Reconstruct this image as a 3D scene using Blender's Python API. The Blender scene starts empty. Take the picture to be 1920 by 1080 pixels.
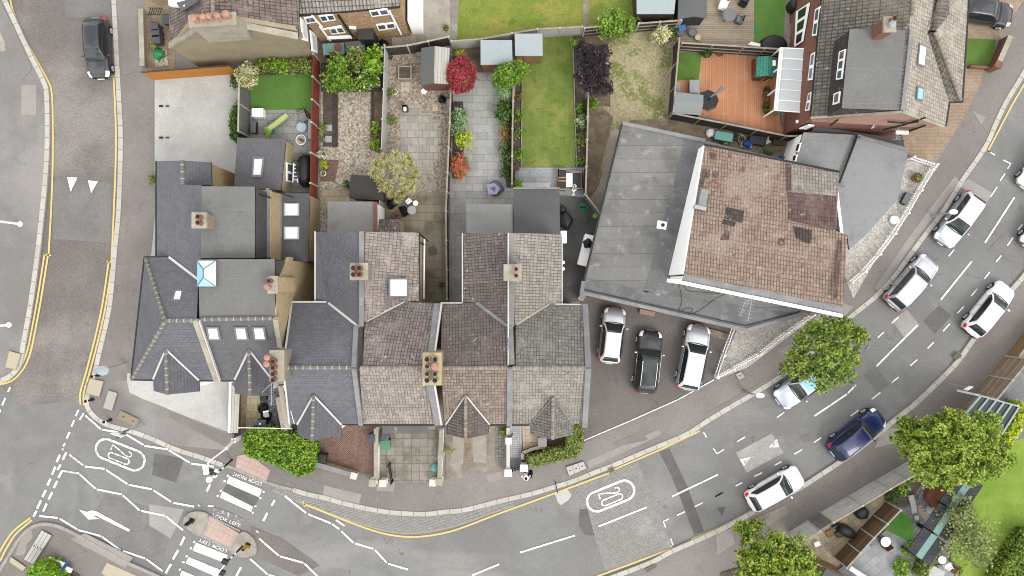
import bpy, math, random
import numpy as np
from mathutils import Vector, Matrix
from mathutils.geometry import tessellate_polygon
random.seed(7)
R = math.radians
H = 51.0; F = 1280.0                      # camera height (m), focal length in photograph pixels
SC = bpy.context.scene; COL = SC.collection

def P(x, y, z=0.0):
    """photograph pixel of a point known to be at height z -> its place in the world (metres)"""
    k = (H - z) / F
    return Vector(((x - 960) * k, (540 - y) * k, z))

# ------------------------------------------------------------------ objects
def empty(name, loc, label, cat, group=None, rz=0.0):
    o = bpy.data.objects.new(name, None); COL.objects.link(o)
    o.empty_display_size = .3
    o.location = loc; o.rotation_euler = (0, 0, rz)
    o['label'] = label; o['category'] = cat
    if group: o['group'] = group
    return o

def tag(o, label, cat, group=None):
    o['label'] = label; o['category'] = cat
    if group: o['group'] = group
    return o

def copy_tree(o, loc, rz, label, parent=None):
    c = o.copy(); COL.objects.link(c)
    if parent is None:
        c.location = loc; c.rotation_euler = (0, 0, rz); c['label'] = label
    else:
        c.parent = parent
    for ch in list(o.children): copy_tree(ch, None, 0, None, c)
    return c

class MB:
    def __init__(s): s.v = []; s.f = []; s.m = []; s.uv = {}; s.nr = {}
    def face(s, pts, m=0):
        b = len(s.v); s.v += [Vector(p) for p in pts]; s.f.append(tuple(range(b, b + len(pts)))); s.m.append(m)
        return s
    def slab(s, pts, t=.1, m=0, ms=None):
        """polygon given by its top points, with a thickness t downwards"""
        pts = [Vector(p) for p in pts]
        n = Vector((0, 0, 0))
        for i in range(len(pts)):
            a, b = pts[i], pts[(i + 1) % len(pts)]; n += a.cross(b)
        if n.z < 0: pts.reverse()
        lo = [p - Vector((0, 0, t)) for p in pts]
        k = len(pts); mm = m if ms is None else ms
        if k > 4:
            b = len(s.v); s.v += pts + lo
            for t3 in tessellate_polygon([pts]):
                a, c, d = t3
                if (pts[c] - pts[a]).cross(pts[d] - pts[a]).z < 0: c, d = d, c
                s.nr[len(s.f)] = n.normalized() * (1 if n.z > 0 else -1); s.f += [(b + a, b + c, b + d), (b + k + a, b + k + d, b + k + c)]; s.m += [m, mm]
            for i in range(k):
                j = (i + 1) % k; s.f.append((b + i, b + k + i, b + k + j, b + j)); s.m.append(mm)
            return s
        s.face(pts, m); s.face(lo[::-1], mm)
        for i in range(k):
            j = (i + 1) % k
            s.face([pts[i], lo[i], lo[j], pts[j]], mm)
        return s
    def prism(s, xy, z0, z1, m=0, mt=None):
        pts = [Vector((p[0], p[1], z1)) for p in xy]
        a = sum(pts[i].x * pts[(i + 1) % len(pts)].y - pts[(i + 1) % len(pts)].x * pts[i].y for i in range(len(pts)))
        if a < 0: pts.reverse()
        k = len(pts)
        lo = [Vector((p.x, p.y, z0)) for p in pts]
        s.face(pts, m if mt is None else mt); s.face(lo[::-1], m)
        for i in range(k):
            j = (i + 1) % k
            s.face([lo[i], lo[j], pts[j], pts[i]], m)
        return s
    def box(s, c, size, rz=0., m=0, mt=None):
        w, d, h = size; ca, sa = math.cos(rz), math.sin(rz)
        xy = []
        for a, b in ((-1, -1), (1, -1), (1, 1), (-1, 1)):
            x, y = a * w / 2, b * d / 2
            xy.append((c[0] + x * ca - y * sa, c[1] + x * sa + y * ca))
        return s.prism(xy, c[2], c[2] + h, m, mt)
    def rbox(s, c, size, rz=0., r=.05, m=0):
        w, d, h = size; ca, sa = math.cos(rz), math.sin(rz)
        def ring(k, z):
            out = []
            ww, dd = w / 2 - k, d / 2 - k
            q = max(r, .001)
            for sx, sy, a0 in ((1, 1, 0), (-1, 1, 90), (-1, -1, 180), (1, -1, 270)):
                for t in (0, 45, 90):
                    a = R(a0 + t)
                    x = sx * (ww - q) + q * math.cos(a); y = sy * (dd - q) + q * math.sin(a)
                    out.append(Vector((c[0] + x * ca - y * sa, c[1] + x * sa + y * ca, z)))
            return out
        rings = [ring(0, c[2]), ring(0, c[2] + h - r), ring(r * .3, c[2] + h - r * .3), ring(r, c[2] + h)]
        return s.rings(rings, m)
    def rings(s, rings, m=0, caps=True, closed=True):
        b = len(s.v); n = len(rings[0])
        for rg in rings: s.v += [Vector(p) for p in rg]
        for i in range(len(rings) - 1):
            for j in range(n if closed else n - 1):
                k = (j + 1) % n
                s.f.append((b + i * n + j, b + i * n + k, b + (i + 1) * n + k, b + (i + 1) * n + j)); s.m.append(m)
        if caps:
            s.f.append(tuple(b + j for j in range(n))[::-1]); s.m.append(m)
            q = b + (len(rings) - 1) * n
            s.f.append(tuple(q + j for j in range(n))); s.m.append(m)
        return s
    def cyl(s, c, r0, r1, h, n=14, m=0, cap=True):
        def ring(r, z): return [Vector((c[0] + r * math.cos(2 * math.pi * i / n), c[1] + r * math.sin(2 * math.pi * i / n), z)) for i in range(n)]
        return s.rings([ring(r0, c[2]), ring(r1, c[2] + h)], m, cap)
    def lathe(s, c, prof, n=16, m=0, sx=1., sy=1.):
        rg = [[Vector((c[0] + sx * r * math.cos(2 * math.pi * i / n), c[1] + sy * r * math.sin(2 * math.pi * i / n), c[2] + z)) for i in range(n)] for r, z in prof]
        return s.rings(rg, m)
    def beam(s, a, b, w, h, m=0):
        a, b = Vector(a), Vector(b); d = (b - a)
        if d.length < 1e-5: return s
        d.normalize()
        sd = d.cross(Vector((0, 0, 1)))
        if sd.length < 1e-4: sd = Vector((1, 0, 0))
        sd.normalize(); up = sd.cross(d)
        def q(p): return [p - sd * w / 2 - up * h / 2, p + sd * w / 2 - up * h / 2, p + sd * w / 2 + up * h / 2, p - sd * w / 2 + up * h / 2]
        return s.rings([q(a), q(b)], m)
    def tube(s, pts, r, n=7, m=0, r1=None):
        pts = [Vector(p) for p in pts]; rg = []
        for i, p in enumerate(pts):
            d = (pts[min(i + 1, len(pts) - 1)] - pts[max(i - 1, 0)]).normalized()
            sd = d.cross(Vector((0, 0, 1)))
            if sd.length < 1e-3: sd = Vector((1, 0, 0))
            sd.normalize(); up = sd.cross(d)
            t = i / max(1, len(pts) - 1); rr = r if r1 is None else r + (r1 - r) * t
            rg.append([p + sd * rr * math.cos(2 * math.pi * j / n) + up * rr * math.sin(2 * math.pi * j / n) for j in range(n)])
        return s.rings(rg, m)
    def ball(s, c, r, m=0, n=10, sz=1., sx=1., sy=1.):
        prof = [(max(.02, math.sin(math.pi * i / n)) * r, -math.cos(math.pi * i / n) * r * sz) for i in range(n + 1)]
        return s.lathe(c, prof, 12, m, sx, sy)
    def build(s, name, mats, parent=None, smooth=False, ang=0., uv=True, stuff=None, local=False):
        if not isinstance(mats, (list, tuple)): mats = [mats]
        off = Vector((0, 0, 0))
        if parent is not None and not local:
            q = parent
            while q is not None: off += Vector(q.location); q = q.parent
        me = bpy.data.meshes.new(name)
        me.from_pydata([tuple(v - off) for v in s.v], [], s.f)
        for mm in mats: me.materials.append(MT[mm] if isinstance(mm, str) else mm)
        me.polygons.foreach_set('material_index', s.m)
        me.update()
        if uv:
            lay = me.uv_layers.new(name='UVMap')
            ca, sa = math.cos(ang), math.sin(ang)
            buf = [0.] * (2 * len(me.loops))
            for pi, p in enumerate(me.polygons):
                n = s.nr.get(pi, p.normal)
                if pi in s.uv:
                    for k, li in enumerate(p.loop_indices):
                        buf[2 * li], buf[2 * li + 1] = s.uv[pi][k]
                    continue
                hl = math.hypot(n.x, n.y)
                if hl < .06: u = Vector((ca, sa, 0)); v = Vector((-sa, ca, 0))
                else:
                    u = Vector((-n.y / hl, n.x / hl, 0)); v = n.cross(u)
                for li in p.loop_indices:
                    co = s.v[me.loops[li].vertex_index]
                    buf[2 * li] = co.dot(u); buf[2 * li + 1] = co.dot(v)
            lay.data.foreach_set('uv', buf)
        if smooth:
            me.polygons.foreach_set('use_smooth', [True] * len(me.polygons))
            if smooth != 'all':
                try: me.set_sharp_from_angle(angle=R(smooth if smooth is not True else 38))
                except Exception: pass
        o = bpy.data.objects.new(name, me); COL.objects.link(o)
        if parent is not None: o.parent = parent
        return o

def strip_mb(pts, w, mb=None, m=0, closed=False):
    """flat ribbon along world points (u runs along its length)"""
    mb = mb or MB(); pts = [Vector(p) for p in pts]; L = []; n = len(pts)
    for i in range(n):
        d = (pts[min(i + 1, n - 1)] - pts[max(i - 1, 0)]); d.z = 0; d.normalize()
        sd = Vector((-d.y, d.x, 0)); L.append((pts[i] + sd * w / 2, pts[i] - sd * w / 2))
    u = 0
    for i in range(n - 1):
        du = (pts[i + 1] - pts[i]).length
        mb.face([L[i][1], L[i + 1][1], L[i + 1][0], L[i][0]], m)
        mb.uv[len(mb.f) - 1] = [(u, 0), (u + du, 0), (u + du, w), (u, w)]
        u += du
    return mb

def smooth_px(pts, n=4):
    """Catmull-Rom through pixel points"""
    out = []
    q = [pts[0]] + list(pts) + [pts[-1]]
    for i in range(1, len(q) - 2):
        a, b, c, d = q[i - 1], q[i], q[i + 1], q[i + 2]
        for k in range(n):
            t = k / n
            out.append(tuple(.5 * (2 * b[j] + (c[j] - a[j]) * t + (2 * a[j] - 5 * b[j] + 4 * c[j] - d[j]) * t * t + (3 * b[j] - a[j] - 3 * c[j] + d[j]) * t ** 3) for j in (0, 1)))
    out.append(tuple(pts[-1])); return out

# ------------------------------------------------------------------ materials
MT = {}
def lin(c): return c / 12.92 if c <= .04045 else ((c + .055) / 1.055) ** 2.4
KA = .50                                   # observed (sunlit) colour -> base colour
GAIN = [1.]
def hx(s, k=None):
    if not isinstance(s, str): return s
    k = (k or KA) * GAIN[0]
    return tuple(min(.86, lin(int(s[i:i + 2], 16) / 255) * k) for i in (0, 2, 4))

class NB:
    def __init__(s, nt): s.nt = nt; s._p = None; s._u = None
    def n(s, t, **kw):
        x = s.nt.nodes.new(t)
        for k, v in kw.items(): setattr(x, k, v)
        return x
    def l(s, a, b): s.nt.links.new(a, b)
    def pos(s):
        if not s._p: s._p = s.n('ShaderNodeNewGeometry').outputs['Position']
        return s._p
    def uv(s):
        if not s._u: s._u = s.n('ShaderNodeTexCoord').outputs['UV']
        return s._u
    def co(s, kind):
        return s.uv() if kind == 'uv' else s.pos() if kind == 'pos' else s.n('ShaderNodeTexCoord').outputs['Object']
    def noise(s, sc, det=4, rough=.6, kind='pos', stretch=None, dist=0., off=0.):
        x = s.n('ShaderNodeTexNoise'); x.inputs['Scale'].default_value = sc; x.inputs['Detail'].default_value = det
        x.inputs['Roughness'].default_value = rough; x.inputs['Distortion'].default_value = dist
        m = s.n('ShaderNodeMapping')
        m.inputs['Location'].default_value = (off, off * .7, off * .3)
        if stretch: m.inputs['Scale'].default_value = stretch
        s.l(s.co(kind), m.inputs['Vector']); s.l(m.outputs[0], x.inputs['Vector'])
        return x.outputs['Fac']
    def ramp(s, f, lo, hi, a=0., b=1.):
        x = s.n('ShaderNodeMapRange', interpolation_type='SMOOTHSTEP'); s.l(f, x.inputs[0])
        x.inputs[1].default_value = lo; x.inputs[2].default_value = hi; x.inputs[3].default_value = a; x.inputs[4].default_value = b
        return x.outputs[0]
    def mix(s, f, a, b, mode='MIX'):
        x = s.n('ShaderNodeMix', data_type='RGBA', blend_type=mode)
        for v, i in ((f, 0), (a, 6), (b, 7)):
            if hasattr(v, 'links'): s.l(v, x.inputs[i])
            elif i == 0: x.inputs[0].default_value = v
            else: x.inputs[i].default_value = (*v, 1)
        return x.outputs[2]
    def math(s, op, a, b):
        x = s.n('ShaderNodeMath', operation=op)
        for v, i in ((a, 0), (b, 1)):
            if hasattr(v, 'links'): s.l(v, x.inputs[i])
            else: x.inputs[i].default_value = v
        return x.outputs[0]

def grey(t, s):
    l = .3 * t[0] + .6 * t[1] + .1 * t[2]; return tuple(l + (v - l) * s for v in t)
SEED = [0]
def mat(name, c, c2=None, s2=(1.5, .35, .65), pat=None, vor=None, layers=(), grain=(9., .12), rough=.85, bump=0., bsc=None,
        spec=.3, coat=0., metal=0., kind='pos', wave=None, trans=0., ior=None, crack=None):
    SEED[0] += 3.7; off = SEED[0]
    m = bpy.data.materials.new(name); m.use_nodes = True; nt = m.node_tree; b = nt.nodes['Principled BSDF']; q = NB(nt)
    c = hx(c); col = c; hgt = None
    if c2 is not None:
        col = q.mix(q.ramp(q.noise(s2[0], 4, .6, kind, off=off), s2[1], s2[2]), c, hx(c2))
    if vor:      # pebbles / gravel: (scale, [colours], dark gap amount)
        x = q.n('ShaderNodeTexVoronoi'); x.inputs['Scale'].default_value = vor[0]; q.l(q.co(kind), x.inputs['Vector'])
        sp = q.n('ShaderNodeSeparateColor'); q.l(x.outputs['Color'], sp.inputs[0])
        cr = q.n('ShaderNodeValToRGB'); cr.color_ramp.interpolation = 'CONSTANT'
        cs = [hx(k) for k in vor[1]]
        while len(cr.color_ramp.elements) < len(cs): cr.color_ramp.elements.new(.5)
        for i, k in enumerate(cs): cr.color_ramp.elements[i].position = i / len(cs); cr.color_ramp.elements[i].color = (*k, 1)
        q.l(sp.outputs[0], cr.inputs[0])
        pc = cr.outputs[0]
        col = q.mix(vor[2], pc, col) if vor[2] else pc
        hgt = x.outputs['Distance']
    if pat:
        x = q.n('ShaderNodeTexBrick'); x.offset = pat.get('off', .5); x.offset_frequency = 2; x.squash = 1
        x.inputs['Scale'].default_value = 1; x.inputs['Brick Width'].default_value = pat['w']; x.inputs['Row Height'].default_value = pat['h']
        x.inputs['Mortar Size'].default_value = pat.get('mo', .01); x.inputs['Mortar Smooth'].default_value = pat.get('ms', .3); x.inputs['Bias'].default_value = pat.get('bias', 0.)
        mp = q.n('ShaderNodeMapping'); mp.inputs['Rotation'].default_value = (0, 0, pat.get('rot', 0)); mp.inputs['Location'].default_value = (off, off, 0)
        if pat.get('wob'):
            nz = q.n('ShaderNodeTexNoise'); nz.inputs['Scale'].default_value = 2.5; q.l(q.uv(), nz.inputs['Vector'])
            va = q.n('ShaderNodeVectorMath', operation='SCALE'); q.l(nz.outputs['Color'], va.inputs[0]); va.inputs['Scale'].default_value = pat['wob']
            vb = q.n('ShaderNodeVectorMath', operation='ADD'); q.l(q.uv(), vb.inputs[0]); q.l(va.outputs[0], vb.inputs[1]); q.l(vb.outputs[0], mp.inputs['Vector'])
        else: q.l(q.uv(), mp.inputs['Vector'])
        q.l(mp.outputs[0], x.inputs['Vector'])
        pb = hx(pat.get('c2', c))
        for v, k in ((col, 'Color1'), (pb, 'Color2'), (hx(pat.get('mc', '4a4844')), 'Mortar')):
            if hasattr(v, 'links'): q.l(v, x.inputs[k])
            else: x.inputs[k].default_value = (*v, 1)
        col = x.outputs['Color']; hgt = q.math('SUBTRACT', 1., x.outputs['Fac'])
    if wave:     # ribs that run up the slope: (period, strength)
        sx = q.n('ShaderNodeSeparateXYZ'); q.l(q.uv(), sx.inputs[0])
        ax = sx.outputs[wave[2] if len(wave) > 2 else 0]
        w = q.math('SINE', q.math('MULTIPLY', ax, 2 * math.pi / wave[0]), 0.)
        w = q.math('MULTIPLY_ADD', w, .5); 
        w.node.inputs[2].default_value = .5
        hgt = q.math('ADD', w, q.math('MULTIPLY', hgt, .5)) if hgt is not None else w
    for ly in layers:
        sc, lo, hi, lc, amt = ly[:5]
        f = q.ramp(q.noise(sc, 5, .62, kind, ly[5] if len(ly) > 5 else None, off=off + sc), lo, hi, 0., amt)
        col = q.mix(f, col, hx(lc))
    if crack:    # thin wandering cracks: (cells per metre, half width, colour, how many show)
        cv = q.n('ShaderNodeTexVoronoi', feature='DISTANCE_TO_EDGE'); cv.inputs['Scale'].default_value = crack[0]
        nz = q.n('ShaderNodeTexNoise'); nz.inputs['Scale'].default_value = 1.3; nz.inputs['Detail'].default_value = 5; q.l(q.pos(), nz.inputs['Vector'])
        va = q.n('ShaderNodeVectorMath', operation='MULTIPLY_ADD'); q.l(nz.outputs['Color'], va.inputs[0]); va.inputs[1].default_value = (1.5, 1.5, 1.5); q.l(q.pos(), va.inputs[2]); q.l(va.outputs[0], cv.inputs['Vector'])
        f = q.math('MULTIPLY', q.ramp(cv.outputs['Distance'], crack[1] * .3, crack[1], 1., 0.), q.ramp(q.noise(.22, 3, .5, off=off + 9), crack[3], crack[3] + .12))
        col = q.mix(q.math('MULTIPLY', f, .7), col, hx(crack[2]))
    if grain:
        g = q.noise(grain[0], 2, .7, kind, off=off)
        g = q.ramp(g, .25, .75, 1 - grain[1], 1 + grain[1])
        gg = q.n('ShaderNodeCombineColor')
        for i in range(3): q.l(g, gg.inputs[i])
        col = q.mix(1., col, gg.outputs[0], 'MULTIPLY')
    if hasattr(col, 'links'): q.l(col, b.inputs['Base Color'])
    else: b.inputs['Base Color'].default_value = (*col, 1)
    if bump:
        h = hgt
        if h is None: h = q.noise(bsc or 12, 3, .6, kind, off=off)
        elif bsc: h = q.math('ADD', h, q.math('MULTIPLY', q.noise(bsc, 3, .6, kind), .5))
        bp = q.n('ShaderNodeBump'); bp.inputs['Strength'].default_value = 1; bp.inputs['Distance'].default_value = bump
        q.l(h, bp.inputs['Height']); q.l(bp.outputs[0], b.inputs['Normal'])
    b.inputs['Roughness'].default_value = rough; b.inputs['Specular IOR Level'].default_value = spec
    b.inputs['Coat Weight'].default_value = coat; b.inputs['Coat Roughness'].default_value = .04; b.inputs['Metallic'].default_value = metal
    b.inputs['Transmission Weight'].default_value = trans
    if ior: b.inputs['IOR'].default_value = ior
    MT[name] = m; return m

W = (.8, .8, .79)
# roads
STAIN = [(.12, .42, .62, '8b8885', .55), (.5, .55, .75, 'b7b3ad', .35), (1.7, .62, .78, '75726f', .4)]
mat('asphalt_grey', (.148, .148, .144), (.126, .126, .123), (.25, .4, .6), crack=(.16, .0045, '6a6865', .48), layers=STAIN + [(.16, .52, .7, 'b5b2ac', .5, (.35, 1.2, 1))], grain=(9, .13), bump=.01, bsc=30)
mat('asphalt_brown', '7f7975', '88817c', (.2, .4, .6), crack=(.2, .0045, '615b58', .5), layers=[(.1, .5, .7, 'aaa39d', .6), (.6, .58, .75, '8a8482', .45), (2.2, .66, .8, 'b4ada6', .3)], grain=(8, .2), bump=.01, bsc=30)
mat('asphalt_patch', '8c8a87', '84827f', (.6, .4, .6), layers=[(.7, .55, .75, '9c9a96', .4)], grain=(10, .15))
mat('asphalt_dark', '757371', '6d6b6a', (.8, .4, .6), layers=[(1.2, .6, .75, '878582', .4)], grain=(10, .15))
mat('asphalt_light', 'adaaa5', 'b4b0aa', (.5, .4, .6), layers=[(.8, .5, .7, 'a19e99', .5)], grain=(9, .12))
mat('pavement_tar', '8d8681', '968f8a', (.22, .38, .62), crack=(.22, .0045, '6b6560', .5), layers=[(.5, .55, .72, '8a8480', .5), (1.3, .6, .76, 'ada6a0', .4), (4, .7, .8, 'bdb7b0', .35), (.09, .5, .66, 'a8a39e', .5)], grain=(8, .11), bump=.008, bsc=25)
mat('pavement_grey', '8d8986', '969290', (.22, .38, .62), crack=(.2, .0045, '77736f', .5), layers=[(.4, .5, .72, '979390', .6), (1.8, .62, .78, '8b8784', .35), (.1, .45, .65, 'b2aeaa', .6)], grain=(8, .1), bump=.008, bsc=25)
mat('pave_patch', '8f8883', '958e89', (.8, .4, .6), grain=(9, .1))
mat('pave_patch_pale', 'afa9a3', 'a7a19b', (.8, .4, .6), layers=[(2, .6, .8, 'bdb8b2', .4)], grain=(9, .1))
mat('drive_tar', '7b7672', '837d79', (.3, .4, .6), crack=(.2, .0045, '57514c', .52), layers=[(.35, .5, .7, '736c67', .6), (1.2, .64, .78, '8f8780', .35), (3, .7, .8, '5f5955', .4)], grain=(8, .1))
mat('yard_tar', '5a5a58', '6a6a68', (.7, .35, .65), layers=[(1.2, .55, .7, '474745', .7), (2.6, .66, .74, 'b5b5b2', .5)], grain=(8, .14))
mat('kerb_stone', 'd8d4ca', pat=dict(w=.9, h=3., mo=.025, c2='ccc8be', mc='8a857d'), layers=[(.8, .5, .75, 'b5ada3', .5), (3, .6, .8, 'ded7cc', .4)], grain=(10, .08))
mat('kerb_low', 'aca69f', 'b7b1aa', (1., .4, .6), pat=dict(w=.9, h=3., mo=.02, c2='b2aca5', mc='86817b'), grain=(10, .1))
mat('setts', 'b3b1ac', pat=dict(w=.22, h=.11, mo=.014, c2='a09e9a', mc='83817e'), layers=[(.5, .5, .7, 'a4a29e', .5), (.25, .55, .7, 'c2c0bb', .5)], grain=(12, .12), bump=.01)
mat('setts_pale', 'c6c4be', pat=dict(w=.22, h=.11, mo=.014, c2='b5b3ad', mc='97958f'), layers=[(.6, .5, .7, 'd0cec8', .5)], grain=(12, .1))
def paint(name, c, road, lo=.60, hi=.72, sc=5.):
    m = mat(name, c, layers=[(sc, lo, hi, road, .75), (1.1, .62, .8, road, .35)], grain=(10, .05), rough=.6); return m
paint('paint_white', (.62, .62, .6), '9c9a96', .54, .66, 6.)
paint('paint_worn', (.6, .6, .57), '9c9a96', .48, .57, 4.5)
paint('paint_yellow', 'f3d98a', 'a8a096', .58, .72)
MT['paint_yellow'].node_tree.nodes['Principled BSDF'].inputs['Roughness'].default_value = .7
# ground covers
mat('soil', '6e6052', '84745f', (1.2, .4, .6), layers=[(2.5, .55, .7, '564a3f', .6), (5, .6, .75, '9a8b76', .5), (1.5, .6, .7, '6f7a45', .5)], grain=(10, .2), bump=.03, bsc=14)
mat('soil_dark', '5d5148', '6d5f53', (1.5, .4, .6), layers=[(4, .6, .75, '7a6a58', .4)], grain=(10, .2), bump=.03, bsc=14)
mat('earth_pale', 'a3927a', '8b7b66', (.9, .4, .6), layers=[(2, .55, .7, '6f6354', .6), (5, .6, .75, 'c0b29a', .5), (1.4, .62, .72, '7c8250', .5)], grain=(10, .2), bump=.02, bsc=14)
mat('concrete_white', 'd4d3ce', 'cbcac5', (.5, .38, .62), crack=(.18, .003, 'a5a198', .5), layers=[(.7, .54, .66, 'bebdb7', .45), (6, .64, .72, 'aeaca6', .45), (1.4, .5, .7, 'dfdeda', .6), (.25, .55, .72, 'c6c5bf', .5)], grain=(9, .1))
mat('concrete_path', 'c0b9ac', 'b1aa9d', (.8, .38, .62), layers=[(1.4, .5, .7, '9f998d', .6), (4, .62, .75, 'd4cec3', .4)], grain=(9, .1))
mat('concrete_stain', 'a59d92', '928a7f', (.7, .38, .62), layers=[(1.1, .5, .68, 'bdb6ab', .7), (2.4, .58, .72, '746d64', .6), (6, .64, .74, '5f5a52', .4)], grain=(10, .14))
def pavers(name, c, c2, mc, w, h, off=.5, ly=(), mo=.014, wob=0.):
    return mat(name, c, pat=dict(w=w, h=h, mo=mo, c2=c2, mc=mc, off=off, wob=wob), layers=list(ly), grain=(9, .09), bump=.008)
pavers('slab_patio', 'b1b0ac', '9c9d9b', '77766f', .75, .5, .37, [(1.2, .55, .72, '8f8f8a', .5), (.7, .55, .7, 'c2c1bc', .5)])
pavers('slab_light', 'c3c3bf', 'b2b2ae', '9a9a95', .8, .55, .41, [(.6, .5, .68, 'cfcfca', .6), (1.6, .56, .72, 'a3a39e', .5)])
pavers('slab_stone', (.28, .265, .235), (.205, .194, .165), (.115, .106, .088), .55, .55, .5, [(1.5, .5, .7, (.14, .13, .106), .6), (3.2, .58, .74, (.29, .275, .235), .5)])
pavers('slab_old', 'a89f8c', '958d7b', '6a6353', .6, .6, 0., [(.8, .48, .66, '6d6656', .65), (2.4, .55, .72, 'b1a996', .5), (1.1, .6, .72, '7b7a50', .4)])
pavers('slab_square', 'aea89c', '9a9489', '79736a', .62, .62, 0., [(.9, .48, .64, '807a6f', .7), (3, .57, .7, 'c6c0b5', .6), (1.8, .6, .7, '6a655b', .5)], .022)
pavers('slab_cream', 'dccdb6', 'd2c2aa', 'a2937c', .5, .5, 0., [(2, .6, .75, 'c2b39c', .4)])
pavers('slab_buff', 'd2c4a6', 'c2b598', '968b72', .5, .5, .5, [(1.2, .5, .7, '9c9078', .5), (3, .6, .74, 'd0c4a8', .4)])
pavers('slab_grey', 'b4b7b8', 'a4a8aa', '8b8e8f', .9, .6, .5, [(.8, .5, .7, 'c2c5c6', .6), (1.6, .6, .75, '94989a', .4)])
pavers('slab_charcoal', '8f9294', '85888a', '75787a', .9, .6, .5, [(.8, .5, .7, 'a0a3a4', .6)])
pavers('tactile_pink', 'd6bdb2', 'd0b5aa', 'c6aba0', .4, .4, 0., [(1.2, .55, .72, 'd9bcb0', .6), (3, .62, .76, 'a88d82', .4)])
pavers('brick_herring', '9f8074', '86685d', '67554c', .21, .105, .5, [(1.2, .52, .7, '9e8578', .6), (.8, .6, .72, '6a6a48', .5)], .012, .02)
pavers('brick_drive', 'c0aa92', 'ae9880', '927d68', .21, .105, .5, [(.8, .5, .7, 'cdb9a2', .6), (2, .6, .75, '98836c', .5), (.4, .55, .7, 'b99c88', .5)], .01)
pavers('tile_mosaic', 'dedfe0', 'c8cbcd', '9da1a4', .16, .16, 0., [(2, .62, .75, 'b5b8ba', .4)], .02)
pavers('tile_dirty', 'a9aaa6', '8c8e8a', '6a6b66', .2, .2, 0., [(1.4, .5, .66, '6f6c5e', .7), (3, .6, .74, 'cfd0cb', .5)], .02)
mat('gravel_buff', 'b0a090', vor=(9., ['c0b4a2', 'd6ccbb', 'a39784', 'c8beae', '928673', 'e0d8ca'], .15), layers=[(.9, .54, .7, 'a99987', .5), (1.5, .63, .72, '97955f', .5), (2.6, .64, .7, '6d6054', .6)], grain=(14, .14), bump=.008)
mat('gravel_brown', 'a39283', vor=(9., ['c0b3a0', 'd3c8b6', '9c8e7c', 'bcac98', '847767'], .2), layers=[(1.1, .54, .7, '94836f', .5), (1.9, .62, .72, '86854a', .5)], grain=(14, .14), bump=.008)
mat('pebble_white', (.29, .275, .25), vor=(12., [(.32, .305, .275), (.38, .37, .34), (.26, .245, .215), (.30, .285, .255), (.21, .195, .17), (.40, .385, .36)], .15), layers=[(2.6, .64, .72, (.13, .12, .10), .4)], grain=(14, .16), bump=.006)
mat('gravel_slate', '77747c', vor=(8., ['84818a', '6c6a73', '97949c', '5d5b64'], .2), layers=[(1.5, .6, .74, '9c99a0', .5)], grain=(14, .16), bump=.008)
mat('gravel_grey', '8f8a92', vor=(8., ['9f9aa2', '87838b', 'b0abb2', '77737b'], .2), grain=(14, .16), bump=.008)
def lawn(name, a, b, ly, gr=(22, .26), s2=(.7, .36, .64), s=1.06): return mat(name, grey(hx(a), s), grey(hx(b), s), s2, layers=[(l[0], l[1], l[2], grey(hx(l[3]), s), *l[4:]) for l in ly], grain=gr, bump=.03, bsc=26, rough=.95, spec=.1)
lawn('lawn_top', '939f52', '84974a', [(.5, .48, .62, 'aba65e', .75), (1.4, .54, .68, '667f2c', .6), (3.6, .56, .7, 'b9b078', .55), (.22, .52, .64, '8a9a3c', .5)])
lawn('lawn_mid', '889656', '7a8d48', [(.55, .5, .64, 'a3a463', .7), (2, .53, .68, '627a32', .6), (6, .56, .7, 'a0a965', .6), (1.6, .52, .66, '92a052', .5, (3., .25, 1))])
lawn('lawn_dry', 'b5ac86', 'c2b898', [(.45, .5, .6, '7a8a44', .8), (1.5, .54, .66, '8d8c52', .7), (4, .5, .62, 'cfc6a8', .7), (5.5, .56, .66, '665d3f', .6)], (16, .32))
lawn('turf_green', '6f984e', '769f56', [(1.6, .55, .75, '668f46', .5)], (24, .12))
lawn('turf_mid', '74934f', '6a8a45', [(1.6, .55, .75, '7f9d5a', .5)], (24, .14))
lawn('turf_bright', '6fa354', '659a4b', [(1.6, .55, .75, '78ac5c', .5)], (24, .1))
lawn('lawn_bright', '97b258', '8aa64b', [(.4, .48, .66, 'a8bf62', .7), (2.2, .55, .7, '7c9a40', .6), (6, .56, .7, 'a9bd6c', .5)], (20, .12))
mat('deck_orange', 'e0a27a', pat=dict(w=4., h=.14, mo=.012, c2='d5956d', mc='ab7750', off=.37), layers=[(.9, .55, .72, 'e5af8b', .6), (2.4, .66, .76, 'c19072', .4)], grain=(11, .08), bump=.006)
mat('deck_grey', 'c6b79f', pat=dict(w=3.4, h=.14, mo=.014, c2='b0a189', mc='827561', off=.37), layers=[(.6, .5, .68, 'c0b39d', .6), (2.4, .6, .76, '857864', .5)], grain=(11, .1), bump=.006)
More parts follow.
